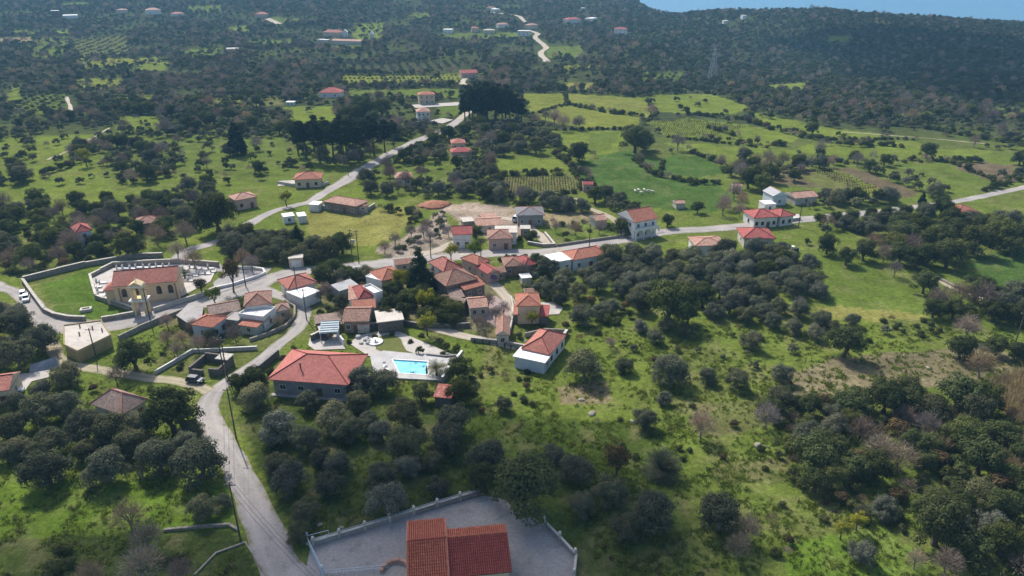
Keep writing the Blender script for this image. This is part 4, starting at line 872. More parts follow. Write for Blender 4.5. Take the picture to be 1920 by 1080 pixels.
c = at(871,556); DM = empty('domed_oven', ground(c)); MB().ball((0,0,1.2), 2.3, 14, 8, .8).build('dome', M['white'], DM, weld=True, smooth=True); MB().tube([(0,0,-.3),(0,0,1.3)], 2.3, 14).build('base', M['pale_wall'], DM); tag(DM, 'white domed oven on the patio beside the bare trees', 'oven')
# far houses
FAR = [
 ('two storey house with an orange roof and white annex near the tall pines', (784,178),(816,177),9,6.5,'hip',1.6,'cream','tile_orange',2),
 ('two storey house with a tan pyramid roof in front of the orange one', (781,210),(807,209),8.5,6.5,'hip',2,'white','tile_pale',2),
 ('low house with a wide crimson hipped roof left of the far fields', (597,174),(638,174),12,3.5,'hip',3,'white','tile_bright',1),
 ('house with a magenta red roof beside the white bend of the far lane', (865,138),(896,136),10,4,'gable',2.2,'pink','tile_bright',1),
 ('small house with a pink hipped roof beside the north road', (846,269),(874,268),8,3.6,'hip',1.6,'cream','tile_red',1),
 ('house with a red roof in front of the small pink roofed house', (846,286),(886,284),7,3.6,'hip',1.6,'pink','tile_bright',1),
 ('old house with pale orange roofs hidden by bare trees below the pines', (740,334),(775,332),8,3.6,'hip',1.7,'white','tile_pale',1),
 ('long low building with a pink roof in the far hamlet', (621,78),(676,77),11,4,'gable',1.6,'pale_wall','tile_pale',1),
 ('cluster house with a red roof behind the long low pink building', (604,62),(637,61),12,4,'hip',3,'cream','tile_red',1),
 ('white shed left of the long low pink building', (594,75),(612,75),7,3.5,'flat',0,'white','flatroof_white',1),
 ('white gabled barn right of the far red roof cluster', (641,61),(652,60),8,6,'gable_y',3,'white','flatroof_white',1),
 ('tiny white chapel beside a round tree on the far green strip', (692,64),(699,64),6,5,'gable_y',3,'white','flatroof_white',1),
 ('white walled house with a pink roof on the centre of the far ridge', (934,47),(955,46),12,4,'hip',2,'white','tile_pale',1),
 ('large pale house in the middle of the far hill village', (970,59),(993,59),12,6,'flat',0,'white','flatroof_white',2),
 ('house with a pink roof right of the winding lane top', (994,48),(1010,47),12,5,'hip',2,'cream','tile_pale',1),
 ('house with an orange roof left of the far hill village', (884,54),(898,53),10,5,'hip',2,'cream','tile_orange',1),
 ('pale villa with low walls below the orange roof of the hill village', (906,58),(928,57),10,4,'hip',1.5,'cream','flatroof',1),
 ('white roofed house at the left end of the hill village', (830,56),(847,56),12,5,'flat',0,'white','flatroof_white',1),
 ('house with a brown roof high on the wooded hill', (912,15),(928,15),14,5,'hip',2,'cream','tile_old',1),
 ('white house high on the wooded hill beside the brown roof', (926,18),(938,17),12,4,'hip',1.5,'white','flatroof_white',1),
 ('white and red house on the hillside right of the village', (1064,38),(1090,36),14,5,'hip',2.5,'white','tile_bright',1),
 ('small pale house right of the white and red hillside house', (1110,36),(1120,33),12,4,'hip',1,'white','flatroof_white',1),
 ('large white house with a red roof alone below the ridge', (1151,55),(1176,55),14,7,'hip',2,'white','tile_bright',2),
 ('white house on the skyline ridge at the right', (1393,30),(1401,29),9,5,'flat',0,'white','flatroof_white',1),
 ('small white house below the skyline ridge', (1357,40),(1366,39),9,4,'flat',0,'white','flatroof_white',1),
 ('maroon walled block in the far upper left', (95,21),(111,21),14,9,'flat',0,'tile_m','flatroof_white',2),
 ('long white sheds right of the maroon block', (118,30),(146,29),12,4,'gable',1.2,'white','flatroof_white',1),
 ('pale house left of the pink roofs at the far upper left', (218,20),(238,19),14,5,'hip',2,'cream','tile_pale',1),
 ('large house with a pink roof in the far upper left', (273,20),(302,19),16,6,'hip',3,'white','tile_pale',1),
 ('low house with a pink roof right of the large pink one', (318,26),(342,26),14,4,'hip',2,'white','tile_red',1),
 ('house with a red pyramid roof at the far upper left lane', (477,28),(498,27),14,5,'hip',3,'cream','tile_red',1),
 ('long pale glasshouse roof in the far olive groves', (424,92),(448,91),10,3,'gable',1,'pale_wall','flatroof',1),
 ('tiny white hut on the green strip left of the crimson roof', (535,192),(551,192),5,2.4,'flat',0,'white','flatroof_white',1),
 ('tiny white hut on the far hill right of the village', (1092,15),(1098,15),8,4,'flat',0,'white','flatroof_white',1),
]
M['tile_m'] = surface('maroon_render', (.17,.06,.06), (.13,.05,.05), .5)
for lb, fl, fr, d, e, k, r, wm, rm, st in FAR:
    house('farmhouse' if 'barn' not in lb and 'shed' not in lb and 'hut' not in lb else 'shed', lb, fl, fr, d, e, k, r, wm, rm, .4, (3 if st == 2 else 2, 1, 1), None, storeys=st, fine=False, caps=False, cat='house' if 'shed' not in lb and 'hut' not in lb else 'shed')

# ------------------------------------------------------------------ the house in front, with real roof tiles
def tiles_on(m, o, u, v, wu, lv, pu=.31, pv=.5):
    """barrel tiles over the slope that starts at eave corner o, runs wu along u and lv up along v"""
    nrm = u.cross(v).normalized(); nu = int(wu / pu); nv = int(math.ceil(lv / pv)); pu = wu / nu; pv = lv / nv
    for j in range(nv):
        for i in range(nu):
            jz = random.uniform(-.008, .012); cx = (i + .5) * pu; r0, r1 = pu*.40, pu*.32
            a = o + u*cx + v*(j*pv - .05); b = o + u*cx + v*((j+1)*pv); P = []; Q = []
            for k in range(4):
                an = math.pi*k/3; P.append(a + u*(r0*math.cos(an)) + nrm*(.075 + jz + r0*1.0*math.sin(an))); Q.append(b + u*(r1*math.cos(an)) + nrm*(.005 + jz + r1*1.0*math.sin(an)))
            for k in range(3): m.face([P[k+1], P[k], Q[k], Q[k+1]])
            m.face(P)
def front_house():
    zr, ze = 6.6, 4.7
    r0, r1 = at(763,1015,zr), at(837,1008,zr); e0 = at(760,979,ze)
    u = (r1 - r0).normalized(); n = Vector((-u.y, u.x, 0)); hd = max(2.2, (e0 - r0).dot(n)); w = (r1 - r0).length
    c = (r0 + r1)/2; root = empty('roadside_house', Vector((c.x, c.y, 0)), math.atan2(u.y, u.x))
    zb = ze - (hd*1.0)*0; X = w/2; near = 6.2; zn = zr - (zr-ze)/hd*near
    L = Vector
    MB().box(-X+.4, X-.4, -near+.4, hd-.4, -.4, zn-.15).build('wall', M['cream'], root)
    m = MB(); m.face([(-X+.4,-near+.4,zn-.15),(-X+.4,hd-.4,zn-.15),(-X+.4,hd-.4,ze),(-X+.4,0,zr-.25),(-X+.4,-near+.4,zn+.1)]); m.face([(X-.4,hd-.4,zn-.15),(X-.4,-near+.4,zn-.15),(X-.4,-near+.4,zn+.1),(X-.4,0,zr-.25),(X-.4,hd-.4,ze)]); m.face([(X-.4,hd-.4,zn-.15),(X-.4,hd-.4,ze),(-X+.4,hd-.4,ze),(-X+.4,hd-.4,zn-.15)]); m.build('gable_wall', M['cream'], root)
    m = MB(); m.face([(-X,hd,ze),(-X,0,zr),(X,0,zr),(X,hd,ze)]); m.face([(-X,-near,zn),(X,-near,zn),(X,0,zr),(-X,0,zr)]); m.face([(-X,hd,ze-.15),(X,hd,ze-.15),(X,0,zr-.15),(-X,0,zr-.15)]); m.face([(-X,-near,zn-.15),(-X,0,zr-.15),(X,0,zr-.15),(X,-near,zn-.15)])
    for s in (-X, X): m.face([(s,hd,ze),(s,hd,ze-.15),(s,0,zr-.15),(s,0,zr)]); m.face([(s,-near,zn),(s,0,zr),(s,0,zr-.15),(s,-near,zn-.15)])
    m.face([(-X,hd,ze),(X,hd,ze),(X,hd,ze-.15),(-X,hd,ze-.15)]); rf = m.build('roof', M['ridge_dark'], root)
    t = MB(); v = Vector((0,-hd,zr-ze)).normalized(); tiles_on(t, Vector((X,hd,ze)), Vector((-1,0,0)), v, w, Vector((0,hd,zr-ze)).length)
    tag(t.build('roof_tiles', M['tile_front'], rf), kind='stuff')
    t = MB(); v = Vector((0,near,zr-zn)); tiles_on(t, Vector((-X,-near,zn)), Vector((1,0,0)), v.normalized(), w, v.length); tag(t.build('roof_tiles', M['tile_front'], rf), kind='stuff')
    t = MB()
    for i in range(int(w/.42)): x = -X + i*.42; t.tube([(x,0,zr+.04),(x+.46,0,zr+.07)], [.15,.17], 6)
    t.build('ridge_tiles', M['tile_front_dark'], rf)
    for s in (-X-.03, X+.03):
        t = MB(); t.tube([(s,hd,ze+.09),(s,0,zr+.09),(s,-near,zn+.09)], .11, 6); t.build('verge_tiles', M['ridge'], rf)
    # right wing
    q0, q1 = at(842,1008,zr-.3), at(951,998,zr-.3); en = at(958,1072,4.4)
    u2 = (q1-q0).normalized(); n2 = Vector((-u2.y,u2.x,0)); nd = max(3, -(en-q1).dot(n2)); zn2 = 4.4; zr2 = zr - .3; fd = 2.6; zf = zr2 - (zr2-zn2)/nd*fd; fd_s = fd
    inv = Matrix.Rotation(-root.rotation_euler.z, 4, 'Z'); o = Vector((c.x, c.y, 0))
    A = inv @ (q0 - o) ; B = inv @ (q1 - o); A.x = X + .06; du = (B - A).normalized(); dn = Vector((-du.y, du.x, 0)); ln = (B - A).length
    wing = MB(); a0 = A - dn*nd; a0.z = zn2; a1 = B - dn*nd; a1.z = zn2; f0 = A + dn*fd; f0.z = zf; f1 = B + dn*fd; f1.z = zf
    dz = Vector((0,0,.15))
    wing.face([a0,a1,B,A]); wing.face([f1,f0,A,B]); wing.face([a1-dz,a0-dz,A-dz,B-dz]); wing.face([f0-dz,f1-dz,B-dz,A-dz]); wing.face([a1,a1-dz,B-dz,B]); wing.face([B,B-dz,f1-dz,f1]); wing.face([a0-dz,a1-dz,a1,a0]); wing.face([f1,f1-dz,f0-dz,f0])
    wr = wing.build('wing_roof', M['ridge_dark'], root)
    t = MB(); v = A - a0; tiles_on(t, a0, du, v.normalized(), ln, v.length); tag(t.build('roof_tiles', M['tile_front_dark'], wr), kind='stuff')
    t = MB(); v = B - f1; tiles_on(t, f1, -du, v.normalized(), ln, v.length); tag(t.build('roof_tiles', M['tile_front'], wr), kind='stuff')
    t = MB(); k = int(ln/.42)
    for i in range(k): p = A + du*(i*.42); t.tube([p + Vector((0,0,.04)), p + du*.46 + Vector((0,0,.07))], [.15,.17], 6)
    t.build('ridge_tiles', M['tile_front'], wr)
    i0 = .4; p = [a0 + dn*i0, a1 + dn*i0 - du*i0, f1 - dn*i0 - du*i0, f0 - dn*i0]
    MB().prism([(x.x, x.y) for x in p], -.4, 4.2).build('wing_wall', M['cream'], root)
    tag(root, 'house with tiled red gable roofs at the bottom edge of the walled yard', 'house'); HOUSES.append((c, 'the house in the walled yard'))
    FOOT.append([(c.x-6,c.y-8),(c.x+16,c.y-8),(c.x+16,c.y+4),(c.x-6,c.y+4)])
front_house()
# its yard wall with posts, ball caps and rails
def yard_wall(label, pix, posts, h, rail):
    P = [at(*p) for p in pix]; o = P[0].copy(); root = empty('yard_wall', o)
    m = MB(); c = MB()
    for a, b in zip(P[:-1], P[1:]):
        d = (b-a).xy.normalized(); q = Vector((-d.y, d.x))*.14; a2 = (a-o).xy; b2 = (b-o).xy
        m.prism([(a2+q)[:], (b2+q)[:], (b2-q)[:], (a2-q)[:]], -.3, h); q *= 1.5; c.prism([(a2+q)[:], (b2+q)[:], (b2-q)[:], (a2-q)[:]], h+.004, h+.08)
    m.build('wall_body', M['concrete'], root); c.build('coping', M['pale_wall'], root)
    tot = [0]
    for a, b in zip(P[:-1], P[1:]): tot.append(tot[-1] + (b-a).length)
    def along(s):
        for i in range(len(P)-1):
            if s <= tot[i+1] + 1e-6: return P[i] + (P[i+1]-P[i])*((s-tot[i])/(tot[i+1]-tot[i])) - o
        return P[-1] - o
    pos = [along(tot[-1]*k/(posts-1)) for k in range(posts)]
    for p in pos:
        b = MB(); b.box(p.x-.2, p.x+.2, p.y-.2, p.y+.2, -.3, h+.55); b.box(p.x-.26, p.x+.26, p.y-.26, p.y+.26, h+.554, h+.64); po = b.build('post', M['pale_wall'], root)
        MB().ball((p.x, p.y, h+.85), .22).build('ball_cap', M['white'], po, weld=True, smooth=True)
    if rail:
        for a, b in zip(pos[:-1], pos[1:]):
            r = MB()
            for z in (.25, .5): r.tube([a+Vector((0,0,h+z)), b+Vector((0,0,h+z))], .035, 5)
            k = int((b-a).length/.5)
            for i in range(1, k): q = a + (b-a)*i/k; r.tube([q+Vector((0,0,h+.06)), q+Vector((0,0,h+.5))], .02, 4)
            r.build('railing', M['railblue'], root)
    BLOCK.append(([p.xy for p in P], .6)); tag(root, label, 'wall'); return root
yard_wall('long white capped wall with ball topped posts behind the concrete yard', [(588,1024),(700,990),(800,958),(905,926)], 8, 1.0, True)
yard_wall('short posted wall on the right side of the concrete yard', [(1020,984),(1050,1014),(1080,1047),(1076,1084)], 4, .9, False)
# gate of the yard
a, b = at(577,1020), at(606,1082); GT = empty('yard_gate', a); d = (b-a); L_ = d.length; e = d.normalized()
m = MB()
for z in (.3, 1.0, 1.7): m.tube([Vector((0,0,z)), d + Vector((0,0,z))], .05, 6)
m.build('rail', M['railblue'], GT)
for i in range(int(L_/.35)+1): p = e*(i*.35); MB().tube([p+Vector((0,0,.05)), p+Vector((0,0,1.75))], .03, 5).build('bar', M['railblue'], GT)
for p in (Vector((0,0,0)), d): po = MB().box(p.x-.2,p.x+.2,p.y-.2,p.y+.2,-.3,2.1).build('post', M['railblue'], GT); MB().ball((p.x,p.y,2.3), .22).build('ball_cap', M['white'], po, weld=True, smooth=True)
m = MB(); q = Vector((e.y, -e.x, 0)); q = q if q.x > 0 else -q
m.tube([Vector((0,0,1.7)), q*3.5+Vector((0,0,1.2))], .05, 6); m.tube([Vector((0,0,.4)), q*3.5+Vector((0,0,.3))], .05, 6); m.tube([q*3.5+Vector((0,0,.1)), q*3.5+Vector((0,0,1.3))], .05, 6); m.build('open_leaf', M['railblue'], GT)
tag(GT, 'pale blue metal gate fence between the yard and the road', 'gate')
# fence inside the yard and pink stone arch
a, b = at(612,1078), at(728,1068); YF = empty('yard_fence', a); d = b - a
m = MB()
for z in (.5, .95): m.tube([Vector((0,0,z)), d+Vector((0,0,z))], .04, 5)
m.build('rail', M['railblue'], YF)
for i in range(19): p = d*(i/18); MB().tube([p, p+Vector((0,0,1.0))], .03, 5).build('bar', M['railblue'], YF)
tag(YF, 'low pale blue railing inside the concrete yard left of the pink arch', 'fence')
c = at(742,1075); AR = empty('stone_arch', c, 0.3)
for i in range(9):
    a0, a1 = math.pi*(.08+.84*i/9), math.pi*(.08+.84*(i+1)/9)-.02; m = MB(); q = [(1.9*math.cos(a0),1.9*math.sin(a0)),(2.4*math.cos(a0),2.4*math.sin(a0)),(2.4*math.cos(a1),2.4*math.sin(a1)),(1.9*math.cos(a1),1.9*math.sin(a1))]
    m.prism(q, -.2, .75 + .05*(i % 2)); m.build('stone', M['tile_pale'], AR)
tag(AR, 'curved border of pink stones beside the tiled house in the yard', 'border')

# ------------------------------------------------------------------ plant prototypes
def rand_dirs(n, rng):
    v = rng.normal(size=(n, 3)); return v / np.linalg.norm(v, axis=1, keepdims=True)
def leaf_quads(P, Nn, size, rng, aspect=.62):
    n = len(P); r = rand_dirs(n, rng); t = np.cross(Nn, r); t /= np.linalg.norm(t, axis=1, keepdims=True) + 1e-9; b = np.cross(Nn, t)
    s = size * rng.uniform(.65, 1.35, (n, 1)); a = t * s * .5; c = b * s * .5 * aspect
    V = np.stack([P - a - c*.55, P + a*.25 - c, P + a + c*.4, P - a*.2 + c], 1).reshape(-1, 3)
    return V, np.arange(n * 4).reshape(-1, 4)
def clumps_mesh(name, cen, rad, per, size, mat, rng, flat=1.0, out=.78):
    P = []; Q = []
    for c, r in zip(cen, rad):
        k = max(6, int(per * (r ** 2)))
        d = rand_dirs(k, rng); d[:, 2] = np.where(d[:, 2] < -.55, -d[:, 2] * .6, d[:, 2]); d /= np.linalg.norm(d, axis=1, keepdims=True)
        rr = r * rng.uniform(.55, 1.06, (k, 1)) * np.array([1, 1, flat])
        P.append(np.array(c) + d * rr); q = d * out + rand_dirs(k, rng) * (1 - out) + np.array([0, 0, .15]); Q.append(q / np.linalg.norm(q, axis=1, keepdims=True))
    V, F = leaf_quads(np.concatenate(P), np.concatenate(Q), size, rng)
    me = np_mesh(name, V, F); me.materials.append(mat); return me
def blob_centres(n, rx, ry, rz, zc, rng, lo=.35, hi=.85, rmin=.8, rmax=1.5):
    d = rand_dirs(n, rng); d[:, 2] = np.where(d[:, 2] < -.5, -d[:, 2], d[:, 2]); r = rng.uniform(lo, hi, (n, 1))
    return d * r * np.array([rx, ry, rz]) + np.array([0, 0, zc]), rng.uniform(rmin, rmax, n)
def trunk_mesh(name, h, r, limbs, spread, top, mat, rng, stems=1):
    m = MB()
    for s in range(stems):
        a0 = rng.uniform(0, 6.3); ox = 0 if stems == 1 else .5*math.cos(a0); oy = 0 if stems == 1 else .5*math.sin(a0)
        bx, by = rng.uniform(-.3, .3, 2)
        m.tube([(ox, oy, -.3), (ox+bx*.4, oy+by*.3, h*.5), (ox+bx, oy+by, h)], [r*1.35, r, r*.8], 7)
        for i in range(limbs):
            a = a0 + 6.283*i/limbs + rng.uniform(-.4, .4); k = rng.uniform(.6, 1)
            e = (ox+bx + math.cos(a)*spread*k, oy+by + math.sin(a)*spread*k, top*rng.uniform(.75, 1))
            mid = (ox+bx + math.cos(a)*spread*k*.4, oy+by + math.sin(a)*spread*k*.4, h + (e[2]-h)*.55)
            m.tube([(ox+bx, oy+by, h-.1), mid, e], [r*.6, r*.38, r*.12], 5)
    return m.mesh(name, mat)
def bare_mesh(name, H, spread, mat, rng, ntw=1100, tw=.034):
    """fine leafless twigs fanning out from limb ends"""
    V = []; F = []
    for i in range(ntw):
        d = rand_dirs(1, rng)[0]; d[2] = abs(d[2]) * 1.1 - .15; c = np.array([0, 0, H*.42]); rr = rng.uniform(.35, 1.0)
        p = c + d * np.array([spread, spread, H*.55]) * rr; dirv = d * .8 + rng.normal(size=3) * .5 + np.array([0, 0, .35]); dirv /= np.linalg.norm(dirv)
        L = rng.uniform(.6, 1.5) * H/7.5; side = np.cross(dirv, rng.normal(size=3)); side /= np.linalg.norm(side) + 1e-9; w = tw * rng.uniform(.6, 1.4)
        b = len(V); V += [p - side*w, p + side*w, p + dirv*L + side*w*.3, p + dirv*L - side*w*.3]; F.append((b, b+1, b+2, b+3))
    me = np_mesh(name, np.array(V), np.array(F)); me.materials.append(mat); return me
def frond_mesh(name, n, L, mat, rng, z0, up=(.1, 1.2), leaflets=14, drop=.8):
    V = []; F = []
    for i in range(n):
        a = 6.283*i/n*1.618*2 + rng.uniform(-.2, .2); el = rng.uniform(*up); p = np.array([0, 0, z0]); d = np.array([math.cos(a)*math.cos(el), math.sin(a)*math.cos(el), math.sin(el)]); st = L/leaflets
        for k in range(leaflets):
            q = p + d*st; side = np.array([-math.sin(a), math.cos(a), 0]); b = len(V); V += [p-side*.03, p+side*.03, q+side*.03, q-side*.03]; F.append((b, b+1, b+2, b+3))
            ll = L*.2*math.sin(math.pi*min(1, (k+1.2)/(leaflets+1))) + .1
            for s in (-1, 1):
                e = p + side*s*ll + d*ll*.6 + np.array([0, 0, -.12*ll]); b = len(V); V += [p, p + d*.09*L/3, e + d*.05, e]; F.append((b, b+1, b+2, b+3))
            p = q; d = d + np.array([0, 0, -drop/leaflets*1.6]); d /= np.linalg.norm(d)
    me = np_mesh(name, np.array(V), np.array(F)); me.materials.append(mat); return me
PROTO = {}
def rg(i): return np.random.default_rng(1000 + i)
def add_proto(kind, crown, trunk, w, h, cz):
    co = np.empty(len(crown.vertices)*3, np.float32); crown.vertices.foreach_get('co', co); co = co.reshape(-1, 3)
    w = 2*float(np.percentile(np.hypot(co[:,0], co[:,1]), 99.3)); h = float(np.percentile(co[:,2], 99.5))
    PROTO.setdefault(kind, []).append((crown, trunk, w, h, cz))
for i in range(7):
    r_ = rg(i); c, rd = blob_centres(46, 3.4, 3.3, 2.9, 2.15, r_, .35, .86, .85, 1.35)
    ml = M['olive'] if i < 5 else M['olive_silver']
    add_proto('olive', clumps_mesh('crown', c, rd, 150, .28, ml, r_, .9), trunk_mesh('trunk', 1.0, .32, 5, 2.2, 3.6, M['bark_grey'], r_), 8.6, 5.4, 2.4)
for i in range(4):
    r_ = rg(20+i); c, rd = blob_centres(46, 3.7, 3.6, 3.5, 2.8, r_, .3, .86, .8, 1.5)
    add_proto('broad', clumps_mesh('crown', c, rd, 95, .36, M['broad'] if i != 2 else M['scrub'], r_, .9), trunk_mesh('trunk', 1.3, .38, 5, 2.4, 4.2, M['bark'], r_), 9.2, 7.8, 3.1)
for i in range(4):
    r_ = rg(40+i); mt = M['twig_pink'] if i % 2 == 0 else M['twig_grey']
    add_proto('bare', bare_mesh('crown', 7.2, 3.0, mt, r_), trunk_mesh('trunk', 1.6, .2, 8, 2.0, 6.0, M['bark_grey'], r_), 7.6, 7.4, 4.4)
for i in range(3):
    r_ = rg(60+i); c, rd = blob_centres(44, 2.8, 2.8, 5.6, 7.6, r_, .3, .95, .9, 1.5)
    add_proto('pine', clumps_mesh('crown', c, rd, 80, .42, M['pine'], r_, .7), trunk_mesh('trunk', 6.5, .30, 6, 2.2, 11, M['bark'], r_), 7.2, 14.0, 7.6)
for i in range(2):
    r_ = rg(70+i); c, rd = blob_centres(60, 2.8, 2.8, 7.2, 6.6, r_, .3, .95, .9, 1.5)
    add_proto('full_pine', clumps_mesh('crown', c, rd, 80, .42, M['pine'], r_, .8), trunk_mesh('trunk', 6.5, .30, 4, 1.6, 10, M['bark'], r_), 7, 14.2, 7)
for i in range(5):
    r_ = rg(80+i); c, rd = blob_centres(11, 1.1, 1.1, .75, .75, r_, .25, .85, .4, .75)
    add_proto('shrub', clumps_mesh('shrub', c, rd, 260, .24, M['scrub'] if i < 3 else (M['broad'] if i == 3 else M['reddish']), r_, .9), None, 3.2, 2.0, .8)
for i in range(2):
    r_ = rg(95+i); add_proto('dry_shrub', bare_mesh('shrub', 2.2, 1.3, M['scrub_dry'] if i == 0 else M['twig_pink'], r_, 420, .035), None, 3.2, 2.2, .9)
r_ = rg(100); cc = []; rr = []
for k in range(16):
    z = 1.2 + k*.62; R = 3.3*(1 - k/16.5)**.8
    for j in range(max(2, int(R*4))): a = r_.uniform(0, 6.28); q = R*r_.uniform(.55, .95); cc.append((math.cos(a)*q, math.sin(a)*q, z + r_.uniform(-.2, .2))); rr.append(.62 + .16*R)
add_proto('conifer', clumps_mesh('crown', cc, rr, 130, .32, M['conifer'], r_, .5), trunk_mesh('trunk', 10.5, .24, 0, 0, 0, M['bark'], r_), 6.4, 12, 5.5)
r_ = rg(101); cc = [(r_.uniform(-.3,.3), r_.uniform(-.3,.3), .8 + k*.5) for k in range(19)]; rr = [.95*math.sin(math.pi*min(.97, (k+2.5)/21))**.7 for k in range(19)]
add_proto('cypress', clumps_mesh('crown', cc, rr, 190, .26, M['conifer'], r_), trunk_mesh('trunk', 1.5, .16, 0, 0, 0, M['bark'], r_), 2.0, 10.4, 5)
r_ = rg(102); add_proto('palm', frond_mesh('crown', 44, 3.6, M['palm'], r_, 2.6), trunk_mesh('trunk', 2.7, .36, 0, 0, 0, M['bark'], r_), 6.2, 5.4, 2.9)
r_ = rg(103); add_proto('low_palm', frond_mesh('crown', 70, 4.2, M['palm'], r_, .9, (.05, 1.35), 14, .55), trunk_mesh('trunk', 1.0, .45, 0, 0, 0, M['bark'], r_), 7.4, 5.0, 2.4)
for i in range(2):
    r_ = rg(110+i); c, rd = blob_centres(22, 2.5, 2.5, 2.0, 3.6, r_, .3, .9, .6, 1.1)
    add_proto('green', clumps_mesh('crown', c, rd, 105, .33, M['green'] if i == 0 else M['yellowgreen'], r_), trunk_mesh('trunk', 1.6, .18, 5, 1.6, 4.4, M['bark'], r_), 6.2, 5.9, 3.4)
r_ = rg(115); c, rd = blob_centres(22, 2.5, 2.5, 2.0, 3.4, r_, .3, .9, .6, 1.1); add_proto('reddish', clumps_mesh('crown', c, rd, 105, .33, M['reddish'], r_), trunk_mesh('trunk', 1.6, .18, 5, 1.6, 4.4, M['bark'], r_), 6.2, 5.9, 3.4)
r_ = rg(116); c, rd = blob_centres(14, 1.6, 1.6, 1.0, 1.3, r_, .3, .9, .5, .8); add_proto('purple', clumps_mesh('shrub', c, rd, 200, .24, M['purple'], r_), None, 4.2, 2.6, 1.2)

# ------------------------------------------------------------------ where things grow
REC = []       # kind, x, y, scale, rz, variant, sz, label, group
def rec(kind, x, y, sc, label=None, group=None, var=None, sz=None, loose=False):
    v = var if var is not None else random.randrange(len(PROTO[kind]))
    REC.append([kind, x, y, sc, random.uniform(0, 6.283), v, sz or random.uniform(.88, 1.12), label, group])
def crown_at(kind, cx, cy, wpx, label=None, var=None, tall=1.0):
    wpx = wpx*.93 if kind in ('olive', 'broad') and cy > 560 else wpx
    v = var if var is not None else random.randrange(len(PROTO[kind])); _, _, w, h, cz = PROTO[kind][v]
    p = at(cx, cy)
    for _ in range(3): sc = wpx / FOC * depth_of(p) / w; p = at(cx, cy, up=cz*sc*tall)
    rec(kind, p.x, p.y, sc, label, None, v, tall)
def base_at(kind, bx, by, hpx, label=None, var=None, wide=1.0):
    v = var if var is not None else random.randrange(len(PROTO[kind])); _, _, w, h, cz = PROTO[kind][v]; p = at(bx, by)
    q0 = to_px(p.x, p.y, p.z); q1 = to_px(p.x, p.y, p.z + 10); sc = hpx / max(1e-3, q0[1] - q1[1]) * 10 / h
    rec(kind, p.x, p.y, sc * wide, label, None, v, 1 / wide)
OL = [(125,702,70),(80,728,48),(75,770,88),(22,800,74),(160,800,94),(212,812,92),(38,842,60),(92,832,78),(82,880,110),(195,875,97),(295,857,88),(372,866,106),(360,805,56),(118,760,80),(260,795,70),(245,830,70),(160,845,60),(10,850,60),(30,755,50),
 (480,742,72),(577,752,52),(675,717,78),(672,754,54),(517,802,84),(575,822,74),(622,785,80),(655,805,70),(715,808,56),(757,777,74),(762,830,88),(835,822,82),(848,787,80),(540,900,88),(620,908,68),(635,868,64),(717,892,64),(765,875,62),(722,938,92),(820,913,52),(903,862,76),(722,715,66),(520,870,60),(600,860,50),(690,790,50),(810,865,50),
 (915,855,84),(1035,855,56),(1082,883,80),(1090,945,60),(1147,922,82),(1227,962,96),(1172,988,74),(1350,967,104),(945,757,40),(560,1000,58),
 (1097,686,84),(1172,686,42),(1260,695,78),(1327,706,44),(1382,712,52),(1410,638,52),(1415,681,30),(1355,667,18),(1272,652,24),(1190,651,26),(1095,592,58),(1200,612,36),(1230,632,40),(1250,608,38),(1285,620,40),(1210,786,58),(1245,747,36),(1400,660,20),(1487,651,32),(1467,702,52),(1170,640,20),(1310,655,20),(1225,690,26),
 (33,590,62),(75,637,84),(8,648,50),(2,580,40),(380,952,72),(420,940,40),
 (255,462,40),(1140,500,44),(1120,530,48),(1165,540,44),(1180,495,40),(1210,490,42),(1240,500,44),(1270,505,46),(1300,515,48),(1150,470,36),(1185,468,36),(1225,470,38),(1265,480,40),(1340,488,50),(1370,484,48),(1400,490,50),(1432,488,44),(1360,500,44),(1400,503,46),(1470,500,46),(1500,515,48),(1520,495,44),(1490,540,46),(1450,525,40),
 (1060,520,44),(1085,545,44),(1030,545,40),(1050,560,36),(1020,525,32),(1100,515,40),(1010,540,34),(985,535,30),(1120,505,34),
 (1350,545,46),(1385,560,48),(1420,570,46),(1460,575,46),(1500,580,46),(1540,600,50),(1400,590,46),(1450,600,44),(1340,585,44),(1490,612,44),(1530,625,42),(1565,615,40),(1600,600,36)]
for q in OL: crown_at('olive', *q)
BR = [(320,772,118),(250,667,78),(405,400,92),(980,912,152),(905,895,70),(1252,568,112),(1320,555,60),(1290,590,50),(1735,530,52),(1552,458,44),(1588,481,42),(1622,470,50),(1700,440,62),(1762,452,72),(1722,485,56),(1690,475,50),(1780,430,60),(1830,450,70),(1880,440,70),(1860,420,50),(1900,460,50),(1515,451,20),(1587,642,84),(1805,652,66),(1752,578,48),(1790,582,52),(1865,585,54),(1905,590,54),(1870,650,50),(1910,660,50),(1405,335,48),(1432,344,46),(1192,262,60),(1185,250,40),(1210,265,40),(1085,286,46),(1740,282,36),(1660,300,28),(1768,388,44),(1538,411,28),(1568,409,30),(1600,405,32),(1634,401,30),(1664,399,32),(1700,396,32),(1732,391,30),(1165,424,40),(1252,414,30),(1178,436,24),
 (240,462,60),(790,737,52),(722,590,40),(755,585,46),(780,560,44),(735,545,40),(800,590,44),(830,595,40),(765,560,40),(810,560,36),(715,560,34),(848,600,36),(1205,462,0)]
for q in BR:
    if q[2]: crown_at('broad', *q)
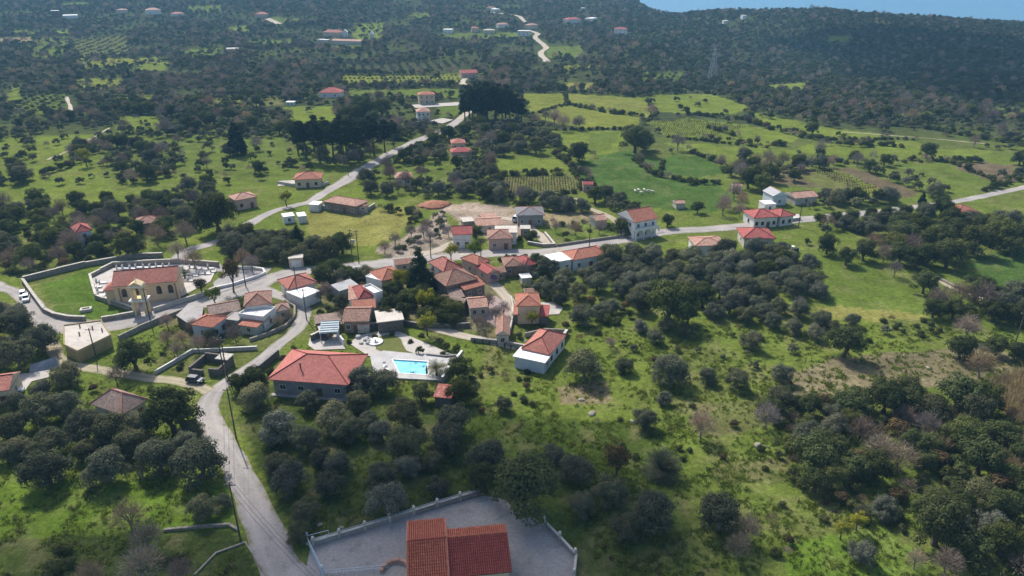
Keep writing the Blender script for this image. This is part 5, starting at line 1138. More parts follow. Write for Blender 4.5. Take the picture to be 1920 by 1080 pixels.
BA = [(215,700,44),(238,962,76),(262,1056,100),(165,1075,70),(335,1068,66),(1145,640,26),(1317,790,64),(1845,676,64),(1817,607,56),(1650,835,70),(1690,850,76),(1620,800,60),(1740,790,60),(1780,1050,70),(1720,1045,50),(1400,985,70),(1385,1020,60),(1440,775,60),(345,430,50),(330,465,40),(290,435,46),(300,400,40),(360,480,46),(430,430,36),(455,480,40),(470,490,40),(930,585,36),(945,575,34),(940,600,36),(915,560,36),(1660,470,40),(1640,450,44),(1680,500,36),(480,595,34),(640,590,34),(655,585,30),(760,330,34),(730,320,36),(745,345,30),(790,320,30),(480,265,30),(310,235,34),(1040,215,34),(1055,225,34),(1440,290,30),(1470,295,30),(1610,295,30),(1420,295,24),(740,445,30),(770,430,30),(800,420,30),(720,460,28),(840,430,26),(520,600,30),(540,590,26),(430,610,30),(370,640,40),(330,650,36),(310,630,30),(400,640,30),(1500,565,30),(1040,900,0),(910,610,40),(895,600,34),(660,445,0)]
for q in BA:
    if q[2]: crown_at('bare', *q)
for q in [(437,540,0)]: pass
base_at('conifer', 790, 548, 82, 'tall dark conifer rising among the village roofs'); base_at('conifer', 446, 290, 58, 'dark conical conifer alone on the upper left meadow')
base_at('conifer', 560, 470, 46, 'dark conifer at the lower left corner of the yellow field'); base_at('conifer', 1728, 384, 24)
crown_at('reddish', 432, 512, 44, 'brown tinged leafy tree on the square right of the graves', 0, 1.35)
base_at('cypress', 243, 152, 28, 'slim dark cypress standing alone in the far left groves')
for k, (x, y, hh) in enumerate([(575,300,70),(600,304,74),(626,306,72),(652,304,76),(678,300,68),(702,292,66),(722,286,58),(590,286,66),(640,286,66),(690,276,56),(560,292,52),(738,274,46),(664,285,64),(612,290,66)]): base_at('pine', x, y, hh*1.04)
for k, (x, y, hh) in enumerate([(872,228,58),(886,231,66),(900,232,68),(914,233,70),(928,233,70),(942,233,66),(956,232,62),(968,230,54),(880,222,62),(896,222,66),(912,222,68),(930,222,66),(948,222,62),(978,229,44)]): base_at('full_pine', x, y, hh, wide=.95)
for q in [(690,205,44),(715,200,40),(665,212,40),(645,215,34),(700,222,36),(675,195,40)]: crown_at('broad', *q)
for q in [(540,300,24),(552,304,22),(535,310,20)]: crown_at('broad', *q)
crown_at('palm', 818, 690, 44, 'bushy palm at the right corner of the swimming pool'); crown_at('low_palm', 1242, 868, 82, 'spreading low palm with pale ribs on the shaded meadow'); crown_at('palm', 345, 512, 26, 'small palm among the graves behind the church')
crown_at('green', 402, 553, 38, 'fresh green leafy tree on the church road opposite the barn', 0); crown_at('green', 800, 605, 40, 'yellow green shrubby tree above the driveway', 1); crown_at('green', 1580, 990, 40, 'yellow green citrus tree on the bright strip at lower right', 1)
crown_at('green', 1610, 975, 36, 'smaller yellow citrus tree behind the first on the bright strip', 1); crown_at('reddish', 1157, 862, 64, 'reddish brown leaved tree left of the spreading palm', 0); crown_at('olive', 1620, 1035, 62); crown_at('broad', 1520, 760, 60)
crown_at('reddish', 375, 535, 30, 'dark reddish tree at the corner of the graves', 0); crown_at('green', 535, 370, 26, 'yellow green tree below the cream bungalow', 1)
crown_at('green', 158, 292, 30, 'yellowish round tree in the left meadow', 1); crown_at('green', 845, 470, 30, 'olive green tree at the road junction', 1); crown_at('green', 890, 465, 36, 'green tree right of the red gabled white house', 0)
for q in [(925,522,22),(940,605,18)]: crown_at('purple', *q)
for q, lb in (((788,655,26),'dark round topiary tree between the lawn and the pool'),((800,655,0),''),): 
    if q[2]: crown_at('broad', q[0], q[1], q[2], lb, 0)
for x, y in ((702,628),(735,626),(770,640),(830,662),(838,668),(720,616),(790,628),(655,640)): crown_at('shrub', x, y, 12)
for x, y in ((905,648),(918,650),(932,652),(946,654),(958,657),(890,646)): base_at('cypress', x, y, 12)

# blocked ground (roads, walls, houses, yards) as a 1 m raster
BX0, BY0, BW, BH = -420, 50, 900, 700
blk = np.zeros((BH, BW), bool)
yy, xx = np.mgrid[0:BH, 0:BW]; xx = xx + BX0 + .5; yy = yy + BY0 + .5
def block_poly(poly, grow=1.0):
    xs = [p[0] for p in poly]; ys = [p[1] for p in poly]
    i0, i1 = max(0, int(min(xs)-BX0-2)), min(BW, int(max(xs)-BX0+3)); j0, j1 = max(0, int(min(ys)-BY0-2)), min(BH, int(max(ys)-BY0+3))
    if i1 <= i0 or j1 <= j0: return
    cx, cy = sum(xs)/len(xs), sum(ys)/len(ys); P = [((x-cx)*1.12+cx, (y-cy)*1.12+cy) for x, y in poly]
    blk[j0:j1, i0:i1] |= inside(P, xx[j0:j1, i0:i1], yy[j0:j1, i0:i1])
for poly in FOOT: block_poly(poly)
for line, hw in BLOCK:
    for a, b in zip(line[:-1], line[1:]):
        n = max(1, int((b-a).length))
        for k in range(n+1):
            p = a + (b-a)*(k/n); i, j = int(p.x-BX0), int(p.y-BY0); r0 = int(hw+1.5)
            if 0 <= i < BW and 0 <= j < BH: blk[max(0,j-r0):j+r0+1, max(0,i-r0):i+r0+1] = True
def blocked(x, y):
    i = (np.asarray(x)-BX0).astype(int); j = (np.asarray(y)-BY0).astype(int); ok = (i >= 0) & (i < BW) & (j >= 0) & (j < BH)
    return np.where(ok, blk[np.clip(j, 0, BH-1), np.clip(i, 0, BW-1)], False)
CELL = {}
def free(x, y, r):
    ci, cj = int(x//6), int(y//6)
    for a in range(-2, 3):
        for b in range(-2, 3):
            for (u, v, q) in CELL.get((ci+a, cj+b), ()):
                if (u-x)**2 + (v-y)**2 < (r+q)**2: return False
    return True
def occupy(x, y, r): CELL.setdefault((int(x//6), int(y//6)), []).append((x, y, r))
for k in REC: occupy(k[1], k[2], PROTO[k[0]][k[5]][2]*k[3]*.44)
def grove(pix, mix, wm, gap=.8, tries=500, prob=1.0):
    poly = wpoly(pix); xs = [p[0] for p in poly]; ys = [p[1] for p in poly]; kinds = [m_[0] for m_ in mix]; pr = np.array([m_[1] for m_ in mix], float); pr /= pr.sum()
    for _ in range(tries):
        x = random.uniform(min(xs), max(xs)); y = random.uniform(min(ys), max(ys))
        if not inside(poly, np.array([x]), np.array([y]))[0] or blocked(np.array([x]), np.array([y]))[0]: continue
        if any(tr_ <= .04 and inside(fp, np.array([x]), np.array([y]))[0] for fp, c0, tr_, q0 in FIELDW): continue
        k = kinds[int(np.searchsorted(np.cumsum(pr), random.random()).clip(0, len(kinds)-1))]; v = random.randrange(len(PROTO[k])); w = random.uniform(*wm)
        if k in ('shrub', 'dry_shrub'): w *= .5
        sc = w/PROTO[k][v][2]
        if free(x, y, w*.5*gap*.72): rec(k, x, y, sc, None, None, v); occupy(x, y, w*.5*gap*.72)
MIXO = [('olive',8),('broad',1),('bare',.5)]; MIXW = [('broad',4),('olive',3),('bare',2),('shrub',2)]; MIXS = [('shrub',5),('dry_shrub',1),('olive',.4)]
grove([(1090,490),(1150,470),(1260,490),(1330,500),(1440,560),(1540,590),(1600,640),(1560,640),(1480,600),(1380,600),(1330,590),(1200,590),(1160,560),(1120,520)], MIXO, (6.5,9), .8, 900)
grove([(1335,485),(1460,478),(1480,495),(1540,560),(1440,540),(1350,500)], MIXO, (6.5,9), .8, 400)
grove([(1510,375),(1680,372),(1740,400),(1725,440),(1545,440)], MIXO, (5.5,8), .85, 400)
grove([(1640,445),(1760,432),(1930,424),(1930,470),(1800,475),(1760,520),(1690,510)], [('broad',5),('olive',2),('bare',1)], (8,12), .75, 350)
grove([(1440,762),(1640,752),(1800,756),(1885,790),(1960,830),(1960,1120),(1770,1100),(1700,1000),(1640,970),(1480,920),(1475,830),(1440,800)], [('broad',6),('olive',2.5),('bare',.5),('shrub',4),('dry_shrub',1)], (5,10.5), .74, 1900)
grove([(1470,830),(1700,850),(1720,930),(1600,950),(1490,910)], [('broad',3),('olive',4)], (7,10), .8, 200)
grove([(1740,560),(1960,570),(1960,625),(1760,600)], MIXW, (7,10), .75, 200)
grove([(420,460),(480,448),(560,455),(640,470),(652,490),(585,500),(505,500),(430,492)], MIXO, (6,8.5), .75, 300)
grove([(690,482),(740,462),(785,425),(830,400),(845,440),(830,470),(740,485)], [('olive',3),('bare',2.5),('shrub',2)], (3.5,6), .95, 170)
grove([(900,365),(960,345),(1000,372),(1150,370),(1180,395),(1080,400),(1000,392),(930,392)], MIXO, (6,8.5), .75, 300)
grove([(860,310),(920,290),(945,350),(900,372),(830,365)], MIXO, (6,8.5), .85, 180)
grove([(900,235),(1000,238),(1050,270),(1040,290),(930,295),(890,270)], MIXO, (7,10), .9, 200)
grove([(990,235),(1060,215),(1100,235),(1070,262),(1010,262)], [('bare',3),('olive',4)], (6,9), 1, 80)
grove([(680,330),(860,340),(940,352),(890,372),(690,368)], [('olive',5),('broad',2),('shrub',2)], (5,8), .95, 160)
grove([(700,295),(760,270),(830,260),(840,300),(720,320)], MIXW, (5,8.5), .9, 130)
grove([(700,235),(830,235),(790,265),(740,285)], MIXW, (5,8.5), .85, 130)
grove([(0,380),(130,395),(240,380),(400,350),(420,420),(370,470),(280,450),(120,480),(40,520),(-40,540),(-60,400)], [('broad',4),('olive',3),('bare',2.2),('shrub',3)], (5,9.5), .88, 1100)
grove([(-60,500),(60,480),(200,470),(230,484),(120,505),(40,522),(-60,540)], [('shrub',5),('broad',2),('bare',1)], (6,9), .75, 250)
grove([(-60,540),(25,545),(60,600),(90,640),(80,690),(-60,690)], [('olive',3),('broad',2)], (7,10), .75, 120)
grove([(-60,730),(60,740),(180,780),(290,800),(420,850),(420,890),(-60,890)], [('olive',6),('shrub',1)], (4,6), 1.1, 30)
grove([(470,755),(640,765),(860,765),(930,800),(900,900),(700,960),(560,990),(500,900)], MIXO, (4,5.5), 1.2, 16)
grove([(120,700),(270,712),(340,725),(300,745),(220,728),(150,740)], [('shrub',4),('olive',1)], (4,6), 1, 50)
grove([(700,560),(770,545),(870,590),(880,612),(740,602)], [('broad',3),('green',1),('shrub',2)], (5,8), .7, 160)
grove([(730,612),(865,662),(872,690),(852,668),(790,640)], [('shrub',5)], (5,7), .6, 120)
grove([(600,500),(690,503),(690,530),(610,545),(600,520)], [('olive',3),('broad',2),('shrub',2)], (5,8), .75, 120)
grove([(490,690),(525,655),(545,650),(530,675),(500,705)], [('broad',3),('shrub',3)], (4,6), .7, 60)
grove([(955,510),(1010,505),(1060,505),(1060,560),(970,550)], MIXO, (5,8), .8, 140)
grove([(1050,560),(1160,560),(1200,600),(1080,620)], [('olive',2),('shrub',4)], (4.5,7), .9, 100)
grove([(870,640),(1000,700),(1450,720),(1640,640),(1560,640),(1200,590),(1060,600),(1060,690),(960,690)], MIXS, (2.5,5), 1.4, 40)
grove([(860,720),(1450,745),(1470,900),(1300,880),(1100,850),(900,800)], MIXS, (2.5,4.5), 1.4, 30)
grove([(1640,600),(1740,600),(1790,630),(1660,635)], MIXS, (3,5), 1.2, 40)
grove([(1480,930),(1700,960),(1770,1080),(1500,1080),(1300,1000)], MIXS, (3,6), 1.1, 70)
grove([(20,1020),(350,1000),(480,1080),(0,1100)], [('bare',2),('shrub',4)], (5,7), 1.0, 30)
grove([(300,590),(440,620),(500,640),(360,655),(300,640)], [('bare',2),('shrub',3),('olive',1)], (4,6), 1.0, 60)
grove([(300,660),(480,655),(440,705),(350,712)], MIXS, (2.5,4), 1.2, 30)
grove([(1030,420),(1150,415),(1150,440),(1050,452)], [('bare',2),('shrub',2),('olive',1)], (3.5,6), 1.1, 50)
grove([(1120,395),(1190,395),(1200,440),(1160,430)], [('broad',4),('olive',2)], (5,8), .8, 60)
grove([(1350,395),(1400,385),(1400,410),(1340,425)], [('bare',3),('shrub',2)], (5,8), .9, 50)
grove([(1270,355),(1380,355),(1385,400),(1300,400)], [('bare',2),('broad',2),('shrub',2)], (5,8), 1.1, 60)
grove([(1300,300),(1400,318),(1460,340),(1440,352),(1360,335)], [('broad',3),('bare',2),('shrub',2)], (6,9), .8, 90)
grove([(1440,308),(1540,300),(1640,305),(1600,318),(1480,325)], [('broad',2),('bare',3),('shrub',2)], (5,8), .9, 70)
grove([(1620,325),(1700,330),(1760,355),(1820,365),(1740,370),(1660,350)], MIXO, (6,8), 1.05, 120)
grove([(560,560),(640,520),(655,545),(640,590),(590,600)], [('olive',2),('broad',2),('shrub',3),('bare',1)], (4,7), .8, 90)
grove([(940,470),(1010,480),(1040,470),(1030,500),(1010,510),(940,505)], [('broad',3),('shrub',3),('bare',1)], (3.5,6), .8, 60)
grove([(960,440),(1000,440),(1015,458),(985,462)], [('broad',2),('shrub',2)], (4,6), .8, 30)
grove([(790,480),(830,470),(880,455),(890,475),(850,485)], [('olive',2),('bare',2),('broad',2)], (5,7), .8, 40)
grove([(955,600),(1000,595),(1010,625),(960,640)], [('shrub',3),('green',1)], (3.5,5), .8, 40)
grove([(870,690),(960,690),(1020,690),(1000,760),(880,760)], MIXS, (3,5), 1.3, 16)
grove([(420,700),(520,660),(560,655),(500,715),(450,740)], [('broad',2),('shrub',3)], (4,6), .8, 60)
grove([(840,700),(880,690),(900,740),(860,760)], [('broad',2),('bare',1),('shrub',1)], (5,7), .8, 40)
grove([(850,385),(1000,380),(1010,400),(960,400),(900,402),(850,410)], [('olive',2),('broad',2),('bare',2),('shrub',3)], (3.5,6), .95, 70)
grove([(885,440),(915,435),(960,452),(905,462)], [('broad',2),('green',1),('shrub',3)], (3.5,5.5), .8, 40)
grove([(640,500),(800,495),(815,545),(720,560),(650,540)], [('broad',2),('olive',2),('shrub',4)], (3,5.5), .8, 110)
grove([(430,560),(560,570),(550,600),(470,600)], [('shrub',4),('olive',2),('bare',1)], (3,5), .9, 50)
grove([(935,480),(1035,480),(1060,505),(950,520)], [('shrub',3),('olive',2),('broad',1)], (3,5.5), .8, 60)
grove([(590,590),(720,600),(720,625),(640,625),(590,618)], [('shrub',4),('broad',2)], (3,5), .8, 60)
def hedge(pix, mix, w, step):
    P = [at(*p).xy for p in pix]
    for a, b in zip(P[:-1], P[1:]):
        n = max(1, int((b-a).length/step))
        for k in range(n):
            q = a + (b-a)*((k+random.uniform(.2,.8))/n) + Vector((random.uniform(-1.2,1.2), random.uniform(-1.2,1.2))); kd = random.choice(mix); v = random.randrange(len(PROTO[kd])); ww = random.uniform(*w)
            rec(kd, q.x, q.y, ww/PROTO[kd][v][2], None, None, v)
for pix in ([(1042,290),(1070,312),(1100,332),(1112,348)], [(1192,300),(1230,330),(1300,345),(1348,345)], [(1290,285),(1330,300),(1400,330)], [(1310,262),(1400,268),(1475,275)], [(1400,228),(1470,250),(1560,268),(1640,272),(1700,276)], [(1330,240),(1390,258)], [(1540,272),(1640,276)], [(1720,238),(1850,262),(1920,270)], [(920,330),(990,328),(1060,325)], [(1060,195),(1130,210),(1210,220)], [(1290,215),(1400,225)], [(1500,205),(1620,232),(1720,240)], [(70,330),(110,320),(165,300)], [(230,345),(330,330)], [(640,162),(740,162),(860,160)], [(1700,300),(1790,303),(1850,306)], [(1850,360),(1920,330)], [(705,394),(740,398),(785,402),(772,425)]):
    hedge(pix, ['shrub','shrub','broad','bare','shrub'], (2.6, 5.2), 2.6)
for pix in ([(1190,300),(1210,318),(1235,332),(1300,343),(1350,343)], [(1240,333),(1242,300)], [(1065,310),(1090,345),(1120,372)], [(1000,245),(1100,243),(1180,243)], [(1250,258),(1330,266),(1450,278)], [(1480,243),(1540,262),(1720,262)], [(1680,305),(1780,303),(1875,345)], [(960,370),(1070,362),(1100,350)], [(930,328),(1060,328)], [(1210,186),(1232,210),(1215,228)], [(1060,176),(1062,196),(990,218)]):
    hedge(pix, ['shrub','shrub','dry_shrub','shrub'], (1.8, 3.2), 2.2)
for pix, stp, kd in (([(135,72),(238,66),(245,104),(148,108)], 9.5, 'olive'), ([(40,180),(120,176),(125,212),(30,216)], 7.5, 'olive'), ([(640,120),(860,112),(862,132),(640,138)], 8.5, 'olive')):
    poly = wpoly(pix); a_ = np.array(poly); cx, cy = a_.mean(0); ca, sa = math.cos(.25), math.sin(.25)
    for i in range(-60, 61):
        for j in range(-60, 61):
            x = cx + (i*ca - j*sa)*stp + random.uniform(-.6,.6); y = cy + (i*sa + j*ca)*stp*1.15 + random.uniform(-.6,.6)
            if inside(poly, np.array([x]), np.array([y]))[0]: rec(kd, x, y, random.uniform(.6, .85))
# orchard rows in the far yellow field
for j in range(3):
    for i in range(26):
        p = at(645 + i*8.4 + j*3, 143 + j*6); rec('olive', p.x, p.y, random.uniform(.4, .6))

# far woods and groves: candidates on a jittered grid, thinned by the fields
pts = []
y = 300.0
while y < 1900:
    st = 4.4 + max(0, y-400)*.0024; nxx = int((1.62*y+160)/st)
    xs = (np.arange(nxx) - nxx/2)*st + RNG.uniform(-.45, .45, nxx)*st; ysv = y + RNG.uniform(-.45, .45, nxx)*st
    pts.append(np.stack([xs, ysv], 1)); y += st
pts = np.concatenate(pts); X, Y = pts[:, 0], pts[:, 1]
dens = np.clip((fbm(X/60, Y/60, 31, 4) - .34)*7, .2, 1.0)
u_ = X/Y
dens = np.where((u_ < -.08) & (Y < 560), np.clip((fbm(X/34, Y/34, 33, 4) - .32)*9, .15, 1.0), dens)
dens = np.where((u_ > -.02) & (u_ < .60) & (Y < 470), dens*.22, dens)
dens = np.where((u_ > .36) & (Y > 425), np.maximum(dens, .85), dens)
dens = np.where((u_ > .12) & (Y > 600), np.maximum(dens, .8), dens)
dens *= ss(285, 330, Y)*.75 + ss(390, 500, Y)*.25
for poly, c_, tr, q in FIELDW: dens = np.where(inside(poly, X, Y), tr*.8, dens)
keep = (RNG.random(len(X)) < dens) & ~blocked(X, Y)
h_here = hgt(X, Y); keep &= h_here > SEA_Z + 40
for line, hw in BLOCK:
    if line[0].y < 380 and line[-1].y < 380: continue
    A_ = np.array([(p.x, p.y) for p in line]); sel = np.where(keep & (X > A_[:,0].min()-12) & (X < A_[:,0].max()+12) & (Y > A_[:,1].min()-12) & (Y < A_[:,1].max()+12))[0]
    if len(sel): d2 = ((X[sel,None]-A_[None,:,0])**2 + (Y[sel,None]-A_[None,:,1])**2).min(1); keep[sel[d2 < (hw+3.5)**2]] = False
for poly in FOOT:
    cx = sum(p[0] for p in poly)/len(poly); cy = sum(p[1] for p in poly)/len(poly)
    if cy > 400: keep &= ~((abs(X-cx) < 13) & (Y > cy-26) & (Y < cy+9))
X, Y = X[keep], Y[keep]
tn = fbm(X/55, Y/55, 91)
kind_pick = RNG.random(len(X))
for x, y, t_, k_ in zip(X, Y, tn, kind_pick):
    right = x/y > .15
    if right and y > 520: kd = 'broad' if k_ < .45 else ('shrub' if k_ < .70 else ('olive' if k_ < .93 else 'bare'))
    else: kd = ('olive' if k_ < .70 else 'broad' if k_ < .86 else 'bare') if t_ < .52 else ('bare' if k_ < .16 else 'broad' if k_ < .58 else 'olive')
    w = random.choice((random.uniform(2.8, 5), random.uniform(4, 7.5), random.uniform(5, 9.5))) + max(0, y-600)*.0014; w = w*.6 if kd == 'shrub' else w; v = random.randrange(len(PROTO[kd])); rec(kd, x, y, w/PROTO[kd][v][2], None, None, v)

# ------------------------------------------------------------------ singles for the largest in view, one mass for the rest
def ordinal(n):
    ones = ['','first','second','third','fourth','fifth','sixth','seventh','eighth','ninth','tenth','eleventh','twelfth','thirteenth','fourteenth','fifteenth','sixteenth','seventeenth','eighteenth','nineteenth']
    card = {2:'twenty',3:'thirty',4:'forty',5:'fifty',6:'sixty',7:'seventy',8:'eighty',9:'ninety'}
    if n < 20: return ones[n]
    t_, o_ = divmod(n, 10)
    if n < 100: return (card[t_] + '-' + ones[o_]) if o_ else card[t_][:-1] + 'ieth'
    return 'hundred-and-' + ordinal(n-100) if n > 100 else 'hundredth'
LAND = [(c, s) for c, s in HOUSES if s.startswith('the ')]
LAND += [(at(770,690), 'the swimming pool'), (at(640,300), 'the roadside pine grove'), (at(920,230), 'the tall far pines'), (at(366,714), 'the parked blue car'), (at(1242,880), 'the spreading palm'), (at(130,560), 'the church green'), (at(680,430), 'the yellow field'), (at(1487,472), 'the parked tractor'), (at(1335,150), 'the pylon'), (at(1650,540), 'the right hand meadow'), (at(1700,900), 'the thicket at lower right'), (at(150,950), 'the lower left meadow'), (at(1240,360), 'the grazing sheep'), (at(445,290), 'the lone conical conifer'), (at(243,152), 'the lone cypress'), (at(1640,345), 'the yellow striped field'), (at(1300,640), 'the scrubby slope'), (at(1640,700), 'the dry clearing'), (at(1100,210), 'the far yellow meadow'), (at(1600,280), 'the far green strip'), (at(100,320), 'the upper left meadow'), (at(490,860), 'the bare bend of the road')]
LX = np.array([(c[0], c[1]) for c, s in LAND])
NOUN = {'olive':('olive_tree','grey green olive tree','tree','olive trees of the groves'),'broad':('evergreen_tree','dark green evergreen tree','tree','dark evergreen trees'),'bare':('bare_tree','leafless grey brown tree','tree','leafless trees'),'pine':('pine_tree','tall dark pine','tree','pines standing in groves'),'shrub':('shrub','low green shrub','shrub','shrubs of the slopes and hedges'),'dry_shrub':('dry_shrub','dry brown shrub','shrub','dry shrubs'),'full_pine':('pine_tree','dense dark pine','tree','pines standing in groves'),'conifer':('conifer','dark conifer','tree','conifers'),'cypress':('cypress','small dark cypress','tree','cypresses'),'palm':('palm','small palm','palm','palms'),'low_palm':('palm','spreading palm','palm','palms'),'green':('leafy_tree','fresh green tree','tree','fresh green trees'),'reddish':('leafy_tree','reddish leaved tree','tree','reddish trees'),'purple':('blossom_shrub','purple flowering shrub','shrub','purple flowering shrubs')}
bykind = {}
for k in REC:
    z = hz(k[1], k[2]); sx, sy = to_px(k[1], k[2], z + 2); dep = (Vector((k[1], k[2], z-CAM_H))).dot(FWD)
    inview = -120 < sx < 2040 and -40 < sy < 1180 and dep > 20
    size = PROTO[k[0]][k[5]][2]*k[3]/max(20, dep)*(1 if inview else .0)
    bykind.setdefault(NOUN[k[0]][0], []).append((size, k, z))
LIMIT = {'olive_tree': 300, 'evergreen_tree': 290, 'bare_tree': 210, 'shrub': 290, 'dry_shrub': 120}
MASS = []
used = {}
singles = []
for nm, lst in bykind.items():
    lst.sort(key=lambda a: -a[0])
    for i, (s, k, z) in enumerate(lst):
        if s > 0 and i < LIMIT.get(nm, 60): singles.append((nm, k, z))
        else: MASS.append((k, z))
assign = {}
for nm, k, z in singles:
    d = (LX[:,0]-k[1])**2 + (LX[:,1]-k[2])**2; j = int(d.argmin()); assign.setdefault((nm, j), []).append((float(d[j]), k, z))
for (nm, j), lst in assign.items():
    lst.sort(key=lambda a: a[0])
    for i, (d, k, z) in enumerate(lst):
        crown, trunk, w, h, cz = PROTO[k[0]][k[5]]; noun = NOUN[k[0]]
        lab = k[7] or (f'{noun[1]}, {ordinal(i+1)} closest to {LAND[j][1]}')
        if trunk is None:
            o = put(noun[0], crown); o.location = (k[1], k[2], z-.05)
        else:
            o = empty(noun[0], (k[1], k[2], z)); put('crown', crown, o); put('trunk', trunk, o)
        o.rotation_euler = (0, 0, k[4]); o.scale = (k[3], k[3], k[3]*k[6]); tag(o, lab, noun[2], noun[3])

# the mass: geometry nodes instances of lighter plants on points
LOW = {}
def low(kind, i, cen_args, per, size, mat, flat=.85):
    r_ = rg(300 + len(LOW)*7 + i); c, rd = blob_centres(*cen_args, r_); me = clumps_mesh('crown', c, rd, per, size, mat, r_, flat); return me
def scatter(name, label, cat, P, rot, scl, idx, meshes):
    col = bpy.data.collections.new(name + '_kinds')
    for i, me in enumerate(meshes):
        o = bpy.data.objects.new('%02d_%s' % (i, name), me); col.objects.link(o)
    pm = bpy.data.meshes.new(name); pm.vertices.add(len(P)); pm.vertices.foreach_set('co', np.asarray(P, np.float32).ravel())
    for nm, tp, arr in (('rot', 'FLOAT_VECTOR', rot), ('scl', 'FLOAT_VECTOR', scl), ('idx', 'INT', idx)):
        a_ = pm.attributes.new(nm, tp, 'POINT'); a_.data.foreach_set('vector' if tp == 'FLOAT_VECTOR' else 'value', np.asarray(arr, np.int32 if tp == 'INT' else np.float32).ravel())
    ob = put(name, pm); ng = bpy.data.node_groups.new(name, 'GeometryNodeTree')
    ng.interface.new_socket('Geometry', in_out='INPUT', socket_type='NodeSocketGeometry'); ng.interface.new_socket('Geometry', in_out='OUTPUT', socket_type='NodeSocketGeometry')
    gi = ng.nodes.new('NodeGroupInput'); go = ng.nodes.new('NodeGroupOutput'); ip = ng.nodes.new('GeometryNodeInstanceOnPoints'); ci = ng.nodes.new('GeometryNodeCollectionInfo')
    ci.inputs['Collection'].default_value = col; ci.inputs['Separate Children'].default_value = True; ci.inputs['Reset Children'].default_value = True
    def att(nm, tp):
        n = ng.nodes.new('GeometryNodeInputNamedAttribute'); n.data_type = tp; n.inputs['Name'].default_value = nm; return n.outputs['Attribute']
    mp_ = ng.nodes.new('GeometryNodeMeshToPoints'); ng.links.new(gi.outputs[0], mp_.inputs[0])
    ng.links.new(mp_.outputs[0], ip.inputs['Points']); ng.links.new(ci.outputs[0], ip.inputs['Instance']); ip.inputs['Pick Instance'].default_value = True
    ng.links.new(att('idx', 'INT'), ip.inputs['Instance Index'])
    e2r = ng.nodes.new('FunctionNodeEulerToRotation'); ng.links.new(att('rot', 'FLOAT_VECTOR'), e2r.inputs[0]); ng.links.new(e2r.outputs[0], ip.inputs['Rotation']); ng.links.new(att('scl', 'FLOAT_VECTOR'), ip.inputs['Scale'])
    ng.links.new(ip.outputs[0], go.inputs[0]); md = ob.modifiers.new('scatter', 'NODES'); md.node_group = ng
    return tag(ob, label, cat, kind='stuff')
lows = []; lk = {}
def addlow(k, me, w): lk.setdefault(k, []).append((len(lows), w)); lows.append(me)
for i in range(4): addlow('olive', low('olive', i, (16, 3.5, 3.3, 2.4, 2.4), 26, .75, M['olive'] if i < 3 else M['olive_silver']), 8.6)
for i in range(3): addlow('broad', low('broad', i, (22, 3.7, 3.6, 3.2, 3.2), 24, .78, M['broad'] if i != 2 else M['scrub']), 9.2)
for i in range(2): addlow('bare', bare_mesh('crown', 7.2, 3.0, M['twig_pink'] if i else M['twig_grey'], rg(400+i), 260, .10), 7.6)
for i in range(2): addlow('shrub', low('shrub', i, (8, 1.1, 1.1, .75, .7), 70, .42, M['scrub'] if i else M['broad']), 3.2)
addlow('dry_shrub', bare_mesh('shrub', 2.2, 1.3, M['scrub_dry'], rg(410), 200, .06), 3.2)
P_, R_, S_, I_ = [], [], [], []
for k, z in MASS:
    kd = k[0] if k[0] in lk else 'olive'; i, w = random.choice(lk[kd]); s = PROTO[k[0]][k[5]][2]*k[3]/w
    P_.append((k[1], k[2], z-.1)); R_.append((0, 0, k[4])); S_.append((s, s, s*k[6])); I_.append(i)
scatter('woodland', 'far olive groves and evergreen woods spreading to the ridge', 'woodland', P_, R_, S_, I_, lows)
print('SINGLES', len(singles), 'MASS', len(MASS))

# grass tufts and weeds of the near meadows
def tuft(n, h, sp, mat, rng, w=.035):
    V = []; F = []
    for i in range(n):
        a = rng.uniform(0, 6.28); q = rng.uniform(0, sp); p = np.array([math.cos(a)*q, math.sin(a)*q, 0]); t_ = np.array([rng.normal()*.35, rng.normal()*.35, 1])*h*rng.uniform(.5, 1.1); s = np.array([-math.sin(a), math.cos(a), 0])*w; b = len(V); V += [p-s, p+s, p+t_+s*.4, p+t_-s*.4]; F.append((b, b+1, b+2, b+3))
    me = np_mesh('tuft', np.array(V), np.array(F)); me.materials.append(mat); return me
tufts = [tuft(26, .24, .5, M['grassblade'], rg(500), .05), tuft(30, .32, .55, M['grassblade'], rg(501), .06), tuft(18, .55, .4, M['scrub'], rg(502), .07), tuft(16, .5, .4, M['scrub_dry'], rg(503), .05)]
n = 24000; yy_ = 62 + 105*RNG.random(n)**1.1; xx_ = (RNG.random(n)*2-1)*(yy_*.78+22); ok = ~blocked(xx_, yy_) & (fbm(xx_/6, yy_/6, 61) > .42)
xx_, yy_ = xx_[ok], yy_[ok]; m_ = len(xx_); ii = RNG.choice(4, m_, p=[.60,.36,.0,.04]); sc_ = RNG.uniform(.6, 1.35, m_)*(1+(fbm(xx_/11, yy_/11, 71)-.4)*1.2)
scatter('grass_tufts', 'tufts of grass and weeds in the near meadows', 'grass', np.stack([xx_, yy_, np.zeros(m_)], 1), np.stack([np.zeros(m_), np.zeros(m_), RNG.uniform(0, 6.28, m_)], 1), np.stack([sc_]*3, 1), ii, tufts)
vp = []
